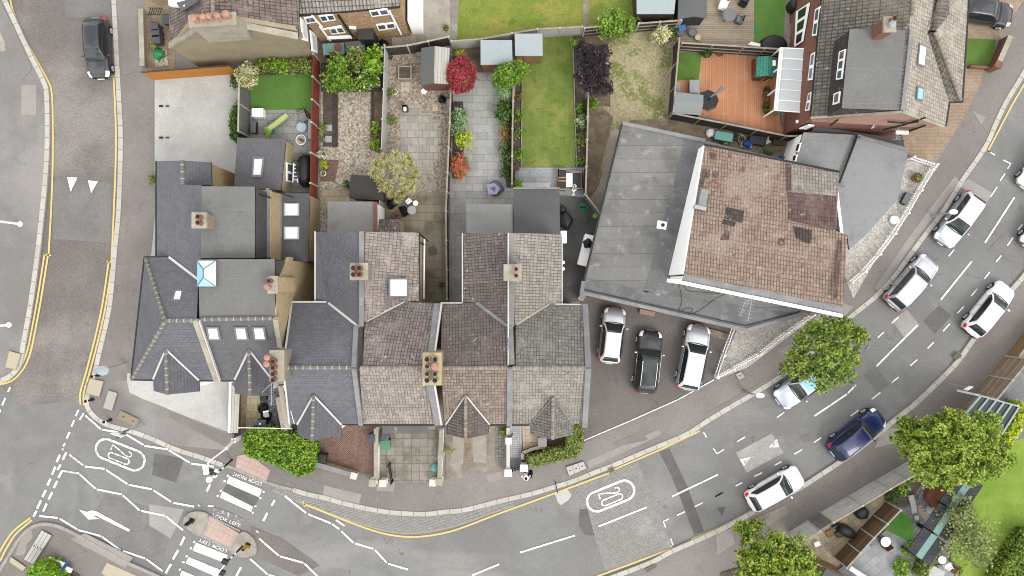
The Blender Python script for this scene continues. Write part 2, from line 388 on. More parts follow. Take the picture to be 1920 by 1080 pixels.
# roofs
mat('slate', (.097, .099, .112), pat=dict(w=.3, h=.22, mo=.008, c2=(.080, .082, .092), mc=(.058, .059, .066), ms=.1), layers=[(.7, .5, .68, '82838b', .6), (3, .62, .72, '8d8d92', .45), (.35, .52, .66, '6c6d75', .6), (1.3, .6, .7, '7a7b78', .5)], grain=(8, .1), rough=.6, bump=.01)
mat('slate_old', '727175', pat=dict(w=.34, h=.25, mo=.014, c2='68676b', mc='858385', ms=.2), layers=[(.8, .5, .7, '727074', .5), (3.4, .66, .76, '85837f', .4)], grain=(8, .09), rough=.65, bump=.012)
mat('slate_grey', '5f5f60', pat=dict(w=.34, h=.26, mo=.014, c2='585859', mc='707070', ms=.2), layers=[(.5, .45, .7, '6b6b6b', .6)], grain=(8, .08), rough=.65, bump=.01)
def tiles(name, a, b, mc, ly, per=.2, row=.27, rib=.02, mo=.018, gr=.22, gain=1.14, sat=.62):
    GAIN[0] = gain; sp = (2.6, .62, .7, 'e2ddd2', .45), (1.9, .6, .68, '5b524c', .5), (8., .62, .7, '4d4540', .45)
    fx = lambda c, k=1.: tuple(v * k for v in grey(hx(c), sat))
    m = mat(name, fx(a, 1.06), pat=dict(w=per, h=row, mo=mo, c2=fx(b, .9), mc=fx(mc, 1.2), off=0., ms=.3), wave=(per, 1.), layers=[(l[0], l[1], l[2], grey(hx(l[3]), .8), l[4]) for l in ly] + list(sp), grain=(9, gr), bump=rib, bsc=7, rough=.9); GAIN[0] = 1.; return m
tiles('tile_mauve_shade', '97877f', '86756e', '4b403d', [(.6, .5, .66, '9b8f86', .6), (1.1, .6, .7, '9a5f55', .6), (4.5, .68, .74, 'c9c2b8', .7)], gain=1.26)  # north slope copy of the front tile, its shade put into the colour
tiles('tile_buff', 'b9a99c', 'a69587', '6b5c52', [(.8, .5, .68, 'c7bcb0', .6), (2.4, .6, .7, '7f7168', .5), (5.5, .66, .72, '5d544e', .6)], gain=1.02)  # south slope copy: lichen, and sunlight put into the colour
tiles('tile_umber_shade', '80716a', '73645d', '3f3633', [(.6, .5, .68, '80736c', .6), (4.2, .69, .74, 'd2cec8', .8), (1.4, .64, .74, '5f4f4a', .5)], gain=1.26)  # darker copy with north slope shade in the colour; rear and bay too
tiles('tile_tan', 'a8927f', '967f6d', '5a4a3f', [(.7, .5, .68, 'b6a593', .6), (3, .6, .7, '77665a', .5), (1., .68, .74, 'c08a4a', .5)], gain=1.06)  # lighter south slope copy, part lichen, part painted sunlight
tiles('tile_sage_shade', '928c82', '847e74', '4f4a44', [(.6, .5, .68, '979185', .6), (4.6, .68, .73, 'dad7d0', .8), (2.2, .6, .72, '6f6a60', .5)], gain=1.2)  # north slope copy with shade in the colour; bay too
tiles('tile_stone', 'b0a798', 'a29989', '6a6256', [(.7, .5, .68, 'c0b8aa', .6), (3.3, .62, .72, '8d8577', .5)], gain=1.02)  # lighter south slope copy: lichen and painted sunlight
tiles('tile_patch', 'b09f95', 'a08d83', '665850', [(.5, .52, .66, 'bdb2a8', .7), (.9, .62, .68, 'a4665c', .7), (5, .66, .72, '5f554f', .6), (3, .66, .72, 'd2cbc2', .5)], .2, .27)
tiles('tile_clay', 'ad9686', '9f897a', '64544a', [(.35, .5, .62, 'b8a38f', .6), (.7, .66, .7, '8f5a50', .7), (4.5, .62, .68, '77665a', .7), (6, .66, .7, 'e0d8ca', .7), (1.2, .56, .66, '8a5f52', .5)], .2, .3, .02, .022, .2, 1.05, .95)
tiles('tile_red', '86625a', '76524b', '4b3632', [(.6, .5, .66, '9a7f76', .6), (4, .66, .72, 'b8aaa0', .6)], .2, .3, gain=1.)
tiles('tile_dark', '594d49', '4c413d', '332b28', [(4, .64, .72, '8c8078', .6)], .2, .3)
tiles('tile_west', '92796f', '826a61', '54433d', [(.8, .5, .68, 'a5938a', .6), (1.6, .66, .72, 'a05a50', .5), (5, .64, .74, 'b8aca2', .5)], .22, .34, .03, .03)
tiles('tile_terrace', 'a69a90', '968a80', '5e544d', [(.8, .5, .68, 'b4aaa0', .6), (4, .64, .74, '80756c', .5)], .24, .36, .035, .035)
tiles('tile_moss_shade', '847c6c', '766e5f', '4a453a', [(.7, .5, .68, '938b78', .6), (5, .68, .74, 'cfcab8', .7), (1.3, .6, .72, '6d6a4e', .5)], .24, .34, .03, .03)  # mossy tile; its dark tone also paints the shaded wing hips
tiles('tile_sand', 'bcb09a', 'ab9f8a', '786e5c', [(.7, .5, .68, 'cac0ab', .6), (3.6, .62, .72, '958a76', .5), (1.2, .64, .74, '9a9670', .4)], .26, .26, .02, .025)
mat('felt_grey', '7b7b78', '828280', (.25, .4, .6), pat=dict(w=30, h=1.1, mo=.012, c2='818180', mc='8f8f8c', off=0), layers=[(.4, .5, .66, '8c8c88', .6), (1.1, .58, .7, '6d6d6a', .5), (3, .66, .74, '9b9a94', .4)], grain=(8, .08), rough=.8)
mat('felt_pale', '9c9c9a', 'a5a5a3', (.25, .4, .6), layers=[(.35, .5, .68, '8c8c8a', .6), (1.4, .6, .74, 'b2b1ad', .5), (.5, .62, .7, '868684', .5)], grain=(8, .07), rough=.8)
mat('felt_old', '8b8a87', '979692', (.35, .38, .62), pat=dict(w=40, h=.95, mo=.02, c2='858481', mc='62615f', off=.3, wob=.05), layers=[(.6, .5, .66, '747370', .7), (1.2, .55, .68, 'aaa8a2', .7), (.25, .55, .66, '6c6b69', .7), (.5, .6, .7, '8f8b7c', .5), (3.4, .68, .76, 'bdbcb5', .5)], grain=(8, .09), rough=.8)
mat('felt_new', '9a9c9d', 'a2a4a5', (.3, .4, .6), pat=dict(w=40, h=1.5, mo=.01, c2='9fa1a2', mc='858788', off=.3, wob=.03), layers=[(.5, .52, .68, '8a8b8b', .6), (1.3, .6, .72, '7e7f7f', .5), (.9, .6, .7, 'acaca8', .5)], grain=(8, .08), rough=.75)
mat('felt_dark', '5d5e5f', '636465', (.3, .4, .6), pat=dict(w=40, h=1.0, mo=.01, c2='5f6061', mc='6d6e6e', off=.3), layers=[(.5, .55, .7, '696a6a', .4)], grain=(8, .05), rough=.75)
mat('felt_wet', '77787a', '6b6c6e', (.5, .42, .58), layers=[(.8, .5, .66, '8b8c8c', .6), (2, .6, .7, 'c6c7c6', .55), (.4, .58, .66, '5c5d5f', .6)], grain=(8, .1), rough=.55)
mat('grp_black', '48494c', rough=.45, grain=(8, .05))
mat('lead', '9b9c9d', '8d8e8f', (.8, .4, .6), layers=[(1.6, .55, .7, 'b0b0ae', .6), (3, .64, .74, '787878', .4)], grain=(8, .08), rough=.6)
mat('ridge_grey', '8b8680', pat=dict(w=.45, h=3, mo=.03, c2='827d77', mc='d5d2cb', off=0), layers=[(2, .6, .75, 'a39e96', .4)], grain=(9, .08))
mat('ridge_brown', 'a3978a', pat=dict(w=.34, h=3, mo=.03, c2='8f8274', mc='b9afa3', off=0), layers=[(2, .5, .65, 'c0b4a4', .6), (1., .64, .7, 'c99a52', .5)], grain=(9, .14))
mat('mortar_white', 'e9e7e1', layers=[(3, .6, .74, 'b9b5ac', .5)], grain=(9, .06))
mat('stone_coping', 'c3bba9', 'b3ab9a', (1.2, .4, .6), layers=[(2.2, .56, .7, '8d8776', .6), (4, .64, .74, 'ddd7c8', .4)], grain=(10, .12))
# walls
mat('brick_yellow', 'e2c594', pat=dict(w=.225, h=.075, mo=.012, c2='c9a873', mc='dccfb4'), layers=[(.9, .5, .7, 'e6d0a6', .6), (3.4, .58, .7, '9f8157', .6)], grain=(12, .12), bump=.006)
mat('brick_brown', 'cfa274', pat=dict(w=.225, h=.075, mo=.012, c2='aa8052', mc='cfc0a4'), layers=[(2.2, .5, .62, 'dfc39c', .7), (3.5, .56, .66, '84623f', .7)], grain=(12, .14), bump=.006)
mat('brick_red', '9a5a48', pat=dict(w=.225, h=.075, mo=.012, c2='84493a', mc='a08a7c'), layers=[(1., .52, .7, '8a5042', .5), (3, .64, .74, 'b08070', .4)], grain=(12, .1), bump=.006)
mat('brick_pink', 'c99f8c', pat=dict(w=.225, h=.075, mo=.012, c2='bb8e7a', mc='c0ab9e'), grain=(12, .08), bump=.006)
mat('brick_stack', 'a58a72', pat=dict(w=.225, h=.075, mo=.014, c2='8b7059', mc='c9bfae'), layers=[(2, .55, .7, 'c2b39a', .5), (1.4, .6, .7, '6e5a4b', .5)], grain=(12, .14))
mat('render_cream', 'd9c9a3', 'cfbe97', (.8, .4, .6), layers=[(2.2, .6, .74, 'b5a580', .4)], grain=(9, .05))
mat('render_tan', 'b7aa8f', 'ada085', (.5, .4, .6), layers=[(.6, .5, .68, 'a39679', .6), (2, .6, .74, 'c5b99e', .5), (.35, .58, .7, '978a70', .5)], grain=(9, .07))
mat('render_white', W, layers=[(1.6, .62, .76, 'c4c2bb', .5), (.6, .6, .74, 'd8d6cf', .4)], grain=(9, .04))
mat('upvc', (.8, .8, .8), grain=None, rough=.4)
mat('white_paint', (.78, .78, .77), grain=(10, .05), rough=.5)
mat('wood_brown', '95785c', pat=dict(w=6, h=.13, mo=.012, c2='6b523c', mc='3f3024', off=.3), layers=[(1.5, .5, .7, '917760', .5)], grain=(10, .14))
mat('wood_red', '9e4a34', pat=dict(w=6, h=.15, mo=.008, c2='943f2b', mc='6e2d1e', off=.3), layers=[(1.4, .55, .7, 'ab5a42', .5)], grain=(10, .07))
mat('wood_orange', 'e39a41', pat=dict(w=8, h=.14, mo=.008, c2='d88e36', mc='b06f26', off=.3), layers=[(1.2, .55, .7, 'eaa653', .5)], grain=(10, .06))
mat('wood_grey', '8d8b86', pat=dict(w=2.5, h=.12, mo=.014, c2='7d7b77', mc='5d5b57', off=.3), layers=[(1.4, .5, .7, 'a19f99', .5)], grain=(10, .12))
mat('wood_silver', 'ecebe6', pat=dict(w=2.5, h=.14, mo=.014, c2='dad8d2', mc='9a978f', off=.3), layers=[(1.4, .5, .7, 'c2bfb8', .5)], grain=(10, .1))
mat('wood_dark', '57504a', pat=dict(w=2.5, h=.14, mo=.014, c2='4b453f', mc='302b27', off=.3), layers=[(1.4, .5, .7, '6b635b', .5)], grain=(10, .12))
mat('wood_tan', 'ab8a62', pat=dict(w=6, h=.14, mo=.012, c2='9a794f', mc='6d5333', off=.3), layers=[(1.4, .5, .7, 'bd9f78', .5)], grain=(10, .1))
mat('wood_fence_brown', 'ab927b', pat=dict(w=1.3, h=.3, mo=.02, c2='957c66', mc='bca994', off=0), layers=[(1.4, .5, .7, '9e8a76', .5)], grain=(10, .12))
mat('fence_black', '46484d', pat=dict(w=9, h=.3, mo=.02, c2='3c3e43', mc='2a2b2f', off=0), layers=[(1.4, .5, .7, '54565a', .5)], grain=(10, .1))
mat('post_concrete', 'd3cfc7', 'c4c0b8', (2., .4, .6), grain=(10, .08))
mat('rail_pale', 'b9aea0', 'a99d8f', (2., .4, .6), grain=(10, .1))
mat('log_white', 'd5d1c8', pat=dict(w=3, h=.22, mo=.015, c2='c4c0b6', mc='8e8a80', off=.3), layers=[(2, .6, .74, 'a9a59a', .5)], grain=(10, .1))
mat('terracotta', 'a97660', '94644f', (4., .4, .6), grain=(10, .1))
mat('pot_pink', 'cf9f8b', 'bf8f7b', (4., .4, .6), grain=(10, .08))
mat('pot_mouth_dark', (.012, .011, .01), grain=None)  # paints the dark inside of open chimney pots
def plain(name, c, rough=.6, **k): return mat(name, c, grain=(14, .06), rough=rough, **k)
for nme, c, ro in (('bin_grey', '55585f', .5), ('bin_black', '2c2c2e', .5), ('bin_green', '5f9a72', .5), ('bin_blue', '2f62c4', .4), ('bag_black', '1f1f21', .35),
                   ('cover_black', '2a2b2d', .5), ('plastic_white', (.8, .8, .8), .4), ('plastic_teal', '5fc4a8', .4), ('plastic_green', '2f9a5a', .4), ('plastic_lime', 'dcefa2', .4),
                   ('plastic_lime_deep', '8cc63f', .4), ('plastic_red', 'c93a30', .4), ('plastic_yellow', 'ded92a', .4), ('plastic_grey', 'a9aaab', .5), ('plastic_blue', '5d92cf', .4),
                   ('turquoise', '7fc9bd', .4), ('rattan_grey', '9a9894', .8), ('rattan_tan', 'c8a88c', .8), ('cushion_dark', '4a4a4c', .9), ('fabric_purple', 'a9a4bd', .8), ('fabric_violet', '6f6a86', .8),
                   ('metal_dark', '33343a', .45), ('metal_grey', '83878b', .5), ('metal_pale', 'b9c0c3', .45), ('metal_black', '17171a', .4), ('rust', '8a5a43', .8), ('chest_grey', '7b7e84', .6),
                   ('chest_dark', '4c4e52', .6), ('teal_roof', '54a793', .6), ('teal_paint', '7fa8a2', .6), ('cream_plastic', 'e6dea0', .5), ('felt_blue', 'b3bfc2', .7), ('felt_shed', '6e716f', .8),
                   ('felt_shed_pale', '98a09f', .8), ('felt_charcoal', '4b4744', .8), ('iron_cover', '6d6a66', .7), ('cover_cream', 'cbc1a8', .8), ('cover_pale', 'c2bcb2', .8), ('cover_brown', 'a4967f', .8),
                   ('cover_grey', 'd3d1cb', .8), ('skin', 'c69474', .6), ('hair', '241d1a', .7), ('cloth_white', (.8, .8, .8), .9), ('cloth_black', '202022', .9), ('hose_brown', 'a27450', .7),
                   ('sign_blue', '2f4f8f', .5), ('amber', 'd8a63c', .4), ('stone_white', 'dcdcd6', .7), ('navy', '2e4a86', .5), ('pool_liner', 'c9dce6', .4), ('concrete_lid', 'a5a4a2', .8)):
    plain(nme, c, ro)
# glass and cars
def glass(name, c, rough=.06, coat=.0, spec=.6): return mat(name, c, grain=None, rough=rough, spec=spec, coat=coat)
glass('glass_dark', (.015, .018, .02)); glass('glass_window', (.06, .075, .085)); glass('glass_sky_reflect', (.55, .6, .64), .12)  # pale sky reflection painted as base colour in the third glass
glass('glass_white', (.78, .78, .78), .25); glass('glass_blue', (.22, .42, .55), .08); glass('glass_pale', (.42, .66, .76), .08); glass('glass_tint', (.022, .03, .03), spec=.38); glass('glass_cyan_reflect', (.2, .42, .5), .05)  # white skylight and cyan roof glass: sky reflection painted as base colour
glass('poly_sheet', (.42, .45, .47), .15)
m = mat('roof_glass', (.75, .8, .82), grain=None, rough=.08, spec=.6)
bb = m.node_tree.nodes['Principled BSDF']; bb.inputs['Alpha'].default_value = .55
def carpaint(name, c, metal=.0, rough=.35): return mat(name, c, grain=None, rough=rough, spec=.4, coat=.45, metal=metal)
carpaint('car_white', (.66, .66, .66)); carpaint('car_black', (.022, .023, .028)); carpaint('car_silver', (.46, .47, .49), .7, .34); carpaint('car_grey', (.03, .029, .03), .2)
carpaint('car_blue', (.002, .01, .06)); carpaint('car_ice', (.4, .44, .49), .8, .28); carpaint('car_dusk', (.02, .022, .03))
mat('tyre', (.015, .015, .016), grain=None, rough=.9); mat('rim', (.5, .5, .52), grain=None, rough=.35, metal=.8); mat('trim_black', (.012, .012, .013), grain=None, rough=.5)
mat('lamp_clear', (.72, .75, .78), grain=None, rough=.15, coat=.6); mat('lamp_red', (.45, .012, .012), grain=None, rough=.2, coat=.6); mat('chrome', (.7, .7, .7), grain=None, rough=.15, metal=1.)
mat('plate', (.75, .73, .6), grain=None, rough=.5)
# leaves
def leaf(name, c, c2=None):
    GAIN[0] = 1.45; m = mat(name, grey(hx(c), 1.1), c2, (3., .35, .65), grain=(6, .2), rough=.6, spec=.25); GAIN[0] = 1.
    nt = m.node_tree; b = nt.nodes['Principled BSDF']; q = NB(nt)
    t = q.n('ShaderNodeBsdfTranslucent'); mx = q.n('ShaderNodeMixShader'); mx.inputs[0].default_value = .3
    src = b.inputs['Base Color'].links[0].from_socket if b.inputs['Base Color'].links else None
    if src: q.l(src, t.inputs[0])
    out = nt.nodes['Material Output']; q.l(b.outputs[0], mx.inputs[1]); q.l(t.outputs[0], mx.inputs[2]); q.l(mx.outputs[0], out.inputs[0])
LV = {'lime': ('b6c266', '86a040', '4a6426'), 'hedge': ('a2bd58', '789c3a', '456426'), 'oak': ('a2b35c', '7a9142', '4c662c'), 'green': ('9ab75a', '769a40', '4f7028'), 'pale': ('a9b07c', '8b9660', '6c7a48'),
      'cream': ('eee8c8', 'd6d2a0', '8f9a58'), 'red': ('b9505a', '9c3a46', '8c5a46'), 'purple': ('4c4246', '3d363a', '2f292d'), 'yucca': ('d0ca9e', 'aeaa76', '76843f'), 'dark': ('6a8448', '4c6832', '364e22'),
      'variegated': ('b7c9a0', '93ad7c', '6e9058'), 'yellow': ('dce072', 'c0cf4c', '8fae3a'), 'coral': ('e08a72', 'cf6a5c', '93a54c'), 'white': ('f4f2ea', 'e8e6da', '8fae58'), 'pink': ('e6c4c0', 'd8aaa6', '7f9a4c'),
      'mint': ('c6dcb0', 'a9c894', '86ae70'), 'olive': ('a3ad6a', '8a9854', '6c7c3e'), 'bright': ('abcb5a', '86ad40', '5c8830'), 'rust': ('a8794a', '8a6a3e', '5f7a3a')}
for k, v in LV.items():
    for i, c in enumerate(v): leaf(f'leaf_{k}_{i}', c)
mat('bark', '7d6c5a', '67584a', (4., .4, .6), grain=(10, .2)); mat('bark_pale', 'b5a58f', '9a8b76', (4., .4, .6), grain=(10, .2))
# ================================================================== the setting: ground, roads, pavements
ZP = .12                                     # pavement level
LAY = [0]
def setting(o, kind='structure'): o['kind'] = kind; return o
def patch(name, px, material, z=None, ang=0., t=None, kind='structure'):
    """a ground surface whose outline is measured in the photograph; each new one lies 4 mm above the last at most"""
    if z is None: LAY[0] += 1; z = ZP + .004 + .001 * LAY[0]
    pts = [P(x, y, z) for x, y in px]
    mb = MB(); mb.slab(pts, .02 if t is None else t)
    return setting(mb.build(name, material, ang=R(ang)), kind)
mb = MB(); mb.box((0, 0, -.6), (900, 900, .5)); setting(mb.build('ground', 'soil'))
mb = MB(); mb.box((0, 0, -.09), (190, 150, .09)); setting(mb.build('road', 'asphalt_grey'))
K_W = smooth_px([(-14, -40), (8, 0), (55, 100), (80, 150), (87, 180), (88, 270), (83, 350), (76, 420), (68, 490), (55, 580), (44, 640), (37, 680), (22, 702), (0, 713), (-40, 718)], 4)
K_N = smooth_px([(211, -40), (213, 0), (218, 100), (223, 190), (226, 260), (224, 350), (221, 410), (215, 470), (207, 560), (198, 610), (187, 655), (177, 700), (166, 735), (162, 752), (166, 768), (180, 784), (200, 796), (222, 803), (252, 811), (287, 824), (330, 843), (372, 856), (417, 872),
    (440, 879), (500, 905), (550, 919), (577, 927), (610, 934), (637, 942), (680, 952), (725, 960), (760, 963), (800, 964), (832, 960), (860, 958), (890, 952), (920, 944), (962, 934), (997, 926), (1040, 913), (1075, 902), (1120, 884), (1147, 874), (1210, 847), (1247, 832), (1290, 813),
    (1327, 789), (1362, 768), (1420, 734), (1467, 704), (1530, 654), (1592, 597), (1640, 558), (1672, 525), (1710, 474), (1735, 440), (1765, 402), (1783, 373), (1808, 333), (1833, 298), (1853, 266), (1868, 231), (1886, 193), (1906, 160), (1922, 133), (1980, 30), (2010, -40)], 3)
K_S = smooth_px([(-60, 1160), (-20, 1100), (0, 1068), (19, 1037), (34, 1013), (48, 997), (63, 987), (82, 983), (103, 986), (120, 992), (150, 1007), (177, 1022), (207, 1038), (237, 1055), (282, 1075), (330, 1098), (380, 1130)], 4)
K_E = smooth_px([(1090, 1105), (1150, 1082), (1190, 1067), (1227, 1052), (1260, 1034), (1315, 1010), (1360, 989), (1392, 972), (1420, 957), (1460, 937), (1507, 911), (1532, 895), (1570, 870), (1585, 860), (1600, 850), (1654, 808), (1675, 790), (1710, 763), (1732, 743), (1755, 721), (1775, 701), (1800, 673), (1832, 628), (1870, 580), (1900, 541), (1920, 518), (1990, 430)], 3)
def slab_area(name, px, material, z=ZP): return patch(name, px, material, z, t=.14)
slab_area('pavement', K_W + [(-120, 718), (-120, -60)], 'pavement_grey')
NB_POLY = K_N + [(2010, -120), (211, -120)]
slab_area('pavement', NB_POLY, 'pavement_tar')
slab_area('pavement', K_S + [(380, 1300), (-60, 1300)], 'pavement_tar')
slab_area('pavement', K_E + [(2200, 430), (2200, 1300), (1090, 1300)], 'pavement_tar')
def kerb(px, w=.34, m='kerb_stone', z=ZP + .04, name='kerb'):
    mb = strip_mb([P(x, y, z) for x, y in px], w)
    nf = len(mb.f); 
    for i in range(nf):                                  # give the strip its stone depth
        a, b, c, d = [mb.v[k] for k in mb.f[i]]
        dn = Vector((0, 0, -.15))
        mb.face([a, a + dn, b + dn, b]); mb.face([c, c + dn, d + dn, d])
    return setting(mb.build(name, m))
kerb(K_W); kerb(K_N[:60]); 
i0 = min(range(len(K_N)), key=lambda i: abs(K_N[i][0] - 420) + abs(K_N[i][1] - 872)); i1 = min(range(len(K_N)), key=lambda i: abs(K_N[i][0] - 548) + abs(K_N[i][1] - 919))
kerb(K_N[59:i0 + 1]); kerb(K_N[i0:i1 + 1], .22, 'kerb_low', ZP + .04); kerb(K_N[i1:]); kerb(K_S, .24, 'kerb_low'); kerb(K_E)
# carriageway surfaces
KL = [p for p in K_N if p[1] < 790 and p[0] < 230]
patch('road', [(x + 3, y) for x, y in K_W if y < 716] + [(40, 760), (155, 752)] + [(x - 3, y) for x, y in reversed(KL) if y < 750], 'asphalt_brown', .004)
LR = [0]
def rp(px, m, z, name='road_repair', ang=0.): LR[0] += 1; return patch(name, px, m, .006 + .001 * LR[0], ang, .003)
rp([(123, -20), (207, -20), (207, 27), (152, 33), (123, 31)], 'asphalt_patch', .008)
rp([(108, 335), (208, 343), (207, 455), (100, 448), (98, 345)], 'asphalt_patch', .008)
rp([(195, 925), (325, 965), (300, 1080), (255, 1060), (160, 1005), (165, 985)], 'asphalt_patch', .008)
rp([(290, 850), (345, 860), (330, 905), (285, 890)], 'asphalt_dark', .008)
rp([(425, 907), (486, 933), (478, 950), (417, 922)], 'asphalt_dark', .008)
rp([(280, 945), (345, 955), (320, 1010), (280, 985)], 'asphalt_light', .008)
rp([(470, 985), (530, 1010), (600, 1060), (560, 1080), (470, 1040)], 'asphalt_brown', .008)
rp([(1087, 955), (1101, 953), (1115, 1005), (1096, 1003), (1086, 985)], 'asphalt_dark', .009)
rp([(1077, 922), (1085, 905), (1195, 866), (1225, 930), (1261, 1028), (1150, 1071), (1135, 1070), (1116, 1012), (1110, 1003), (1115, 1005), (1101, 953), (1090, 955)], 'setts', .008, 'road_setts', 24)
rp([(1236, 848), (1255, 841), (1290, 915), (1320, 996), (1302, 1003), (1278, 940), (1258, 890)], 'asphalt_dark', .008)
rp([(1380, 849), (1447, 812), (1469, 849), (1400, 886)], 'setts_pale', .012, 'speed_cushion', 30)
rp([(1619, 704), (1643, 687), (1668, 722), (1646, 738)], 'asphalt_patch', .008)
rp([(1732, 603), (1761, 573), (1784, 592), (1753, 626)], 'asphalt_dark', .008)
rp([(1672, 600), (1700, 580), (1725, 610), (1697, 635)], 'asphalt_light', .008)
rp([(1500, 820), (1520, 810), (1522, 825), (1506, 831)], 'asphalt_patch', .008)
rp([(1850, 470), (1880, 440), (1925, 460), (1925, 500), (1890, 490)], 'asphalt_patch', .008)
rp([(1800, 350), (1815, 335), (1862, 362), (1850, 380)], 'asphalt_light', .008)
rp([(1040, 925), (1062, 915), (1072, 928), (1066, 938), (1052, 947), (1046, 942)], 'concrete_white', .010)
rp([(1344, 953), (1361, 950), (1354, 967)], 'iron_cover', .010)
BO = smooth_px([(510, 906), (545, 923), (590, 940), (640, 958), (690, 975), (730, 985), (780, 988), (830, 980), (880, 966), (930, 948), (965, 936)], 3)
rp([(x, y) for x, y in K_N if 505 < x < 965 and y > 890] + [(x, y + 12) for x, y in reversed(BO)], 'setts', .008, 'road_setts', -10)
kerb([(x, y + 12) for x, y in BO], .1, 'kerb_low', .034, 'road_edging')
# pavement repairs
def pp(px, m, name='pavement_repair', ang=0.): return patch(name, px, m, ang=ang)
for px, m in (([(66, 222), (80, 222), (81, 347), (66, 347)], 'pavement_grey'), ([(40, 160), (68, 159), (68, 215), (40, 217)], 'pave_patch_pale'),
              ([(0, 165), (0, 62), (8, 64), (10, 95), (0, 97)], 'concrete_path'), ([(160, 720), (250, 712), (290, 757), (430, 812), (430, 845), (330, 835), (220, 800)], 'pavement_grey'),
              ([(320, 772), (430, 815), (445, 832), (430, 842), (316, 782)], 'pave_patch'), ([(528, 893), (600, 925), (680, 946), (660, 925), (600, 905), (560, 890)], 'pavement_grey'),
              ([(608, 910), (678, 927), (673, 945), (605, 930)], 'pave_patch_pale'), ([(707, 905), (741, 902), (738, 922), (706, 920)], 'pave_patch_pale'), ([(911, 890), (940, 884), (943, 898), (915, 905)], 'pave_patch_pale'),
              ([(1100, 865), (1235, 805), (1240, 815), (1105, 878)], 'pave_patch_pale'), ([(1150, 830), (1205, 808), (1215, 825), (1155, 838)], 'pave_patch'), ([(1320, 776), (1460, 700), (1600, 575), (1606, 582), (1466, 710), (1324, 786)], 'pave_patch'),
              ([(1455, 655), (1490, 640), (1520, 660), (1485, 690)], 'pave_patch'), ([(1490, 640), (1560, 560), (1600, 575), (1520, 660)], 'pave_patch_pale'), ([(1640, 540), (1700, 450), (1790, 330), (1800, 340), (1712, 455), (1650, 548)], 'pave_patch_pale'),
              ([(1655, 800), (1690, 805), (1680, 830), (1640, 840)], 'pave_patch_pale'), ([(160, 1000), (250, 1045), (235, 1065), (130, 1010)], 'pave_patch_pale'), ([(200, 1055), (290, 1095), (230, 1100), (190, 1075)], 'cover_cream'),
              ([(1822, 207), (1848, 220), (1840, 235)], 'pave_patch_pale'), ([(40, 1010), (58, 990), (62, 1005), (45, 1040), (28, 1042)], 'pave_patch_pale'), ([(223, 40), (262, 30), (268, 130), (228, 142)], 'pave_patch'),
              ([(80, 990), (100, 1005), (60, 1070), (40, 1080), (50, 1020)], 'pave_patch'), ([(0, 0), (30, 60), (60, 130), (40, 150), (0, 60)], 'pavement_grey')): pp(px, m)
pp([(1415, 972), (1470, 948), (1482, 962), (1440, 985)], 'concrete_stain', 'pavement_stain'); pp([(1342, 1000), (1372, 990), (1378, 1020), (1345, 1040)], 'pave_patch_pale')
pp([(445, 905 - 50), (457, 852), (481, 862), (507, 882), (498, 905), (441, 878)], 'tactile_pink', 'tactile_paving', -24)
# ---------------- painted markings (painted on the road: part of the setting)
def line(segs, w, m='paint_white', z=.04, name='road_marking'):
    mb = MB()
    for s in segs: strip_mb([P(x, y, z) for x, y in s], w * .84, mb)
    o = mb.build(name, m); return setting(o)
zz = [[(160, 779), (189, 804.5)], [(191, 805.5), (221, 810)], [(237, 815), (269, 834)], [(271, 836), (315, 842.5)], [(316.5, 844), (356, 867.5)], [(358, 869), (401, 875)],
      [(159, 874.5), (196, 879)], [(199, 881), (239, 907.5)], [(241.5, 909), (285, 917.5)], [(287.5, 919), (321, 941)], [(324, 942.5), (364, 950)],
      [(150, 890), (179, 916)], [(181.5, 917.5), (229, 927)], [(230.5, 929), (262, 957)], [(265, 958), (309, 967)], [(311, 968), (343, 994)],
      [(74, 967.5), (108, 971)], [(112, 972.5), (145, 992.5)], [(147, 994), (189, 1005)], [(191, 1006), (226, 1032)], [(230, 1033), (272, 1047)], [(274, 1048), (305, 1071)],
      [(534, 930), (574, 962)], [(577.5, 964), (620, 981)], [(622, 982), (636, 992)], [(486, 1010), (523, 1042)], [(525, 1043), (569, 1055.5)], [(571, 1057), (597, 1082)], [(469, 1048), (502, 1077)], [(504, 1078), (540, 1088)],
      [(640, 996), (663, 1018)], [(666, 1019), (700, 1029)], [(703, 1031), (725, 1055)], [(728, 1057), (765, 1068)], [(630, 975), (646, 986)]]
line(zz, .16)
line([[(130, 852.5), (156, 872.5)], [(115, 882.5), (149, 888)]], .16, 'paint_worn')
gw = []
for a in ((450, 170, 425, 225), (415, 260, 390, 320), (380, 350, 355, 400), (345, 435, 318, 488), (308, 512, 278, 575), (275, 590, 250, 635), (498, 152, 470, 208), (455, 245, 430, 285), (465, 292, 437, 345), (430, 367, 403, 420), (393, 452, 364, 505), (350, 537, 324, 597)):
    gw.append([(a[0] / 4, 810 + a[1] / 4), (a[2] / 4, 810 + a[3] / 4)])
line(gw, .2)
line([[(130.7, 810), (125, 822)], [(122, 831), (118.7, 837)], [(118, 841), (116.7, 844)], [(147.5, 768), (142, 780)], [(157, 775), (149.5, 787)], [(139, 788), (134, 800)], [(19, 726), (15, 735)], [(10, 746), (4, 760)], [(1, 768), (-4, 780)]], .16)
dash = [(860, 510, 838, 552), (805, 605, 775, 668), (185, 785, 153, 850), (137, 885, 97, 955), (83, 990, 42, 1060), (607, 1015, 572, 1080), (377, 392, 350, 445)]
line([[(300 + a / 4, 810 + b / 4), (300 + c / 4, 810 + d / 4)] for a, b, c, d in dash], .2)
line([[(390, 948), (401, 950)], [(371, 947), (376, 949)], [(480, 996), (485, 999)]], .14, 'paint_worn')
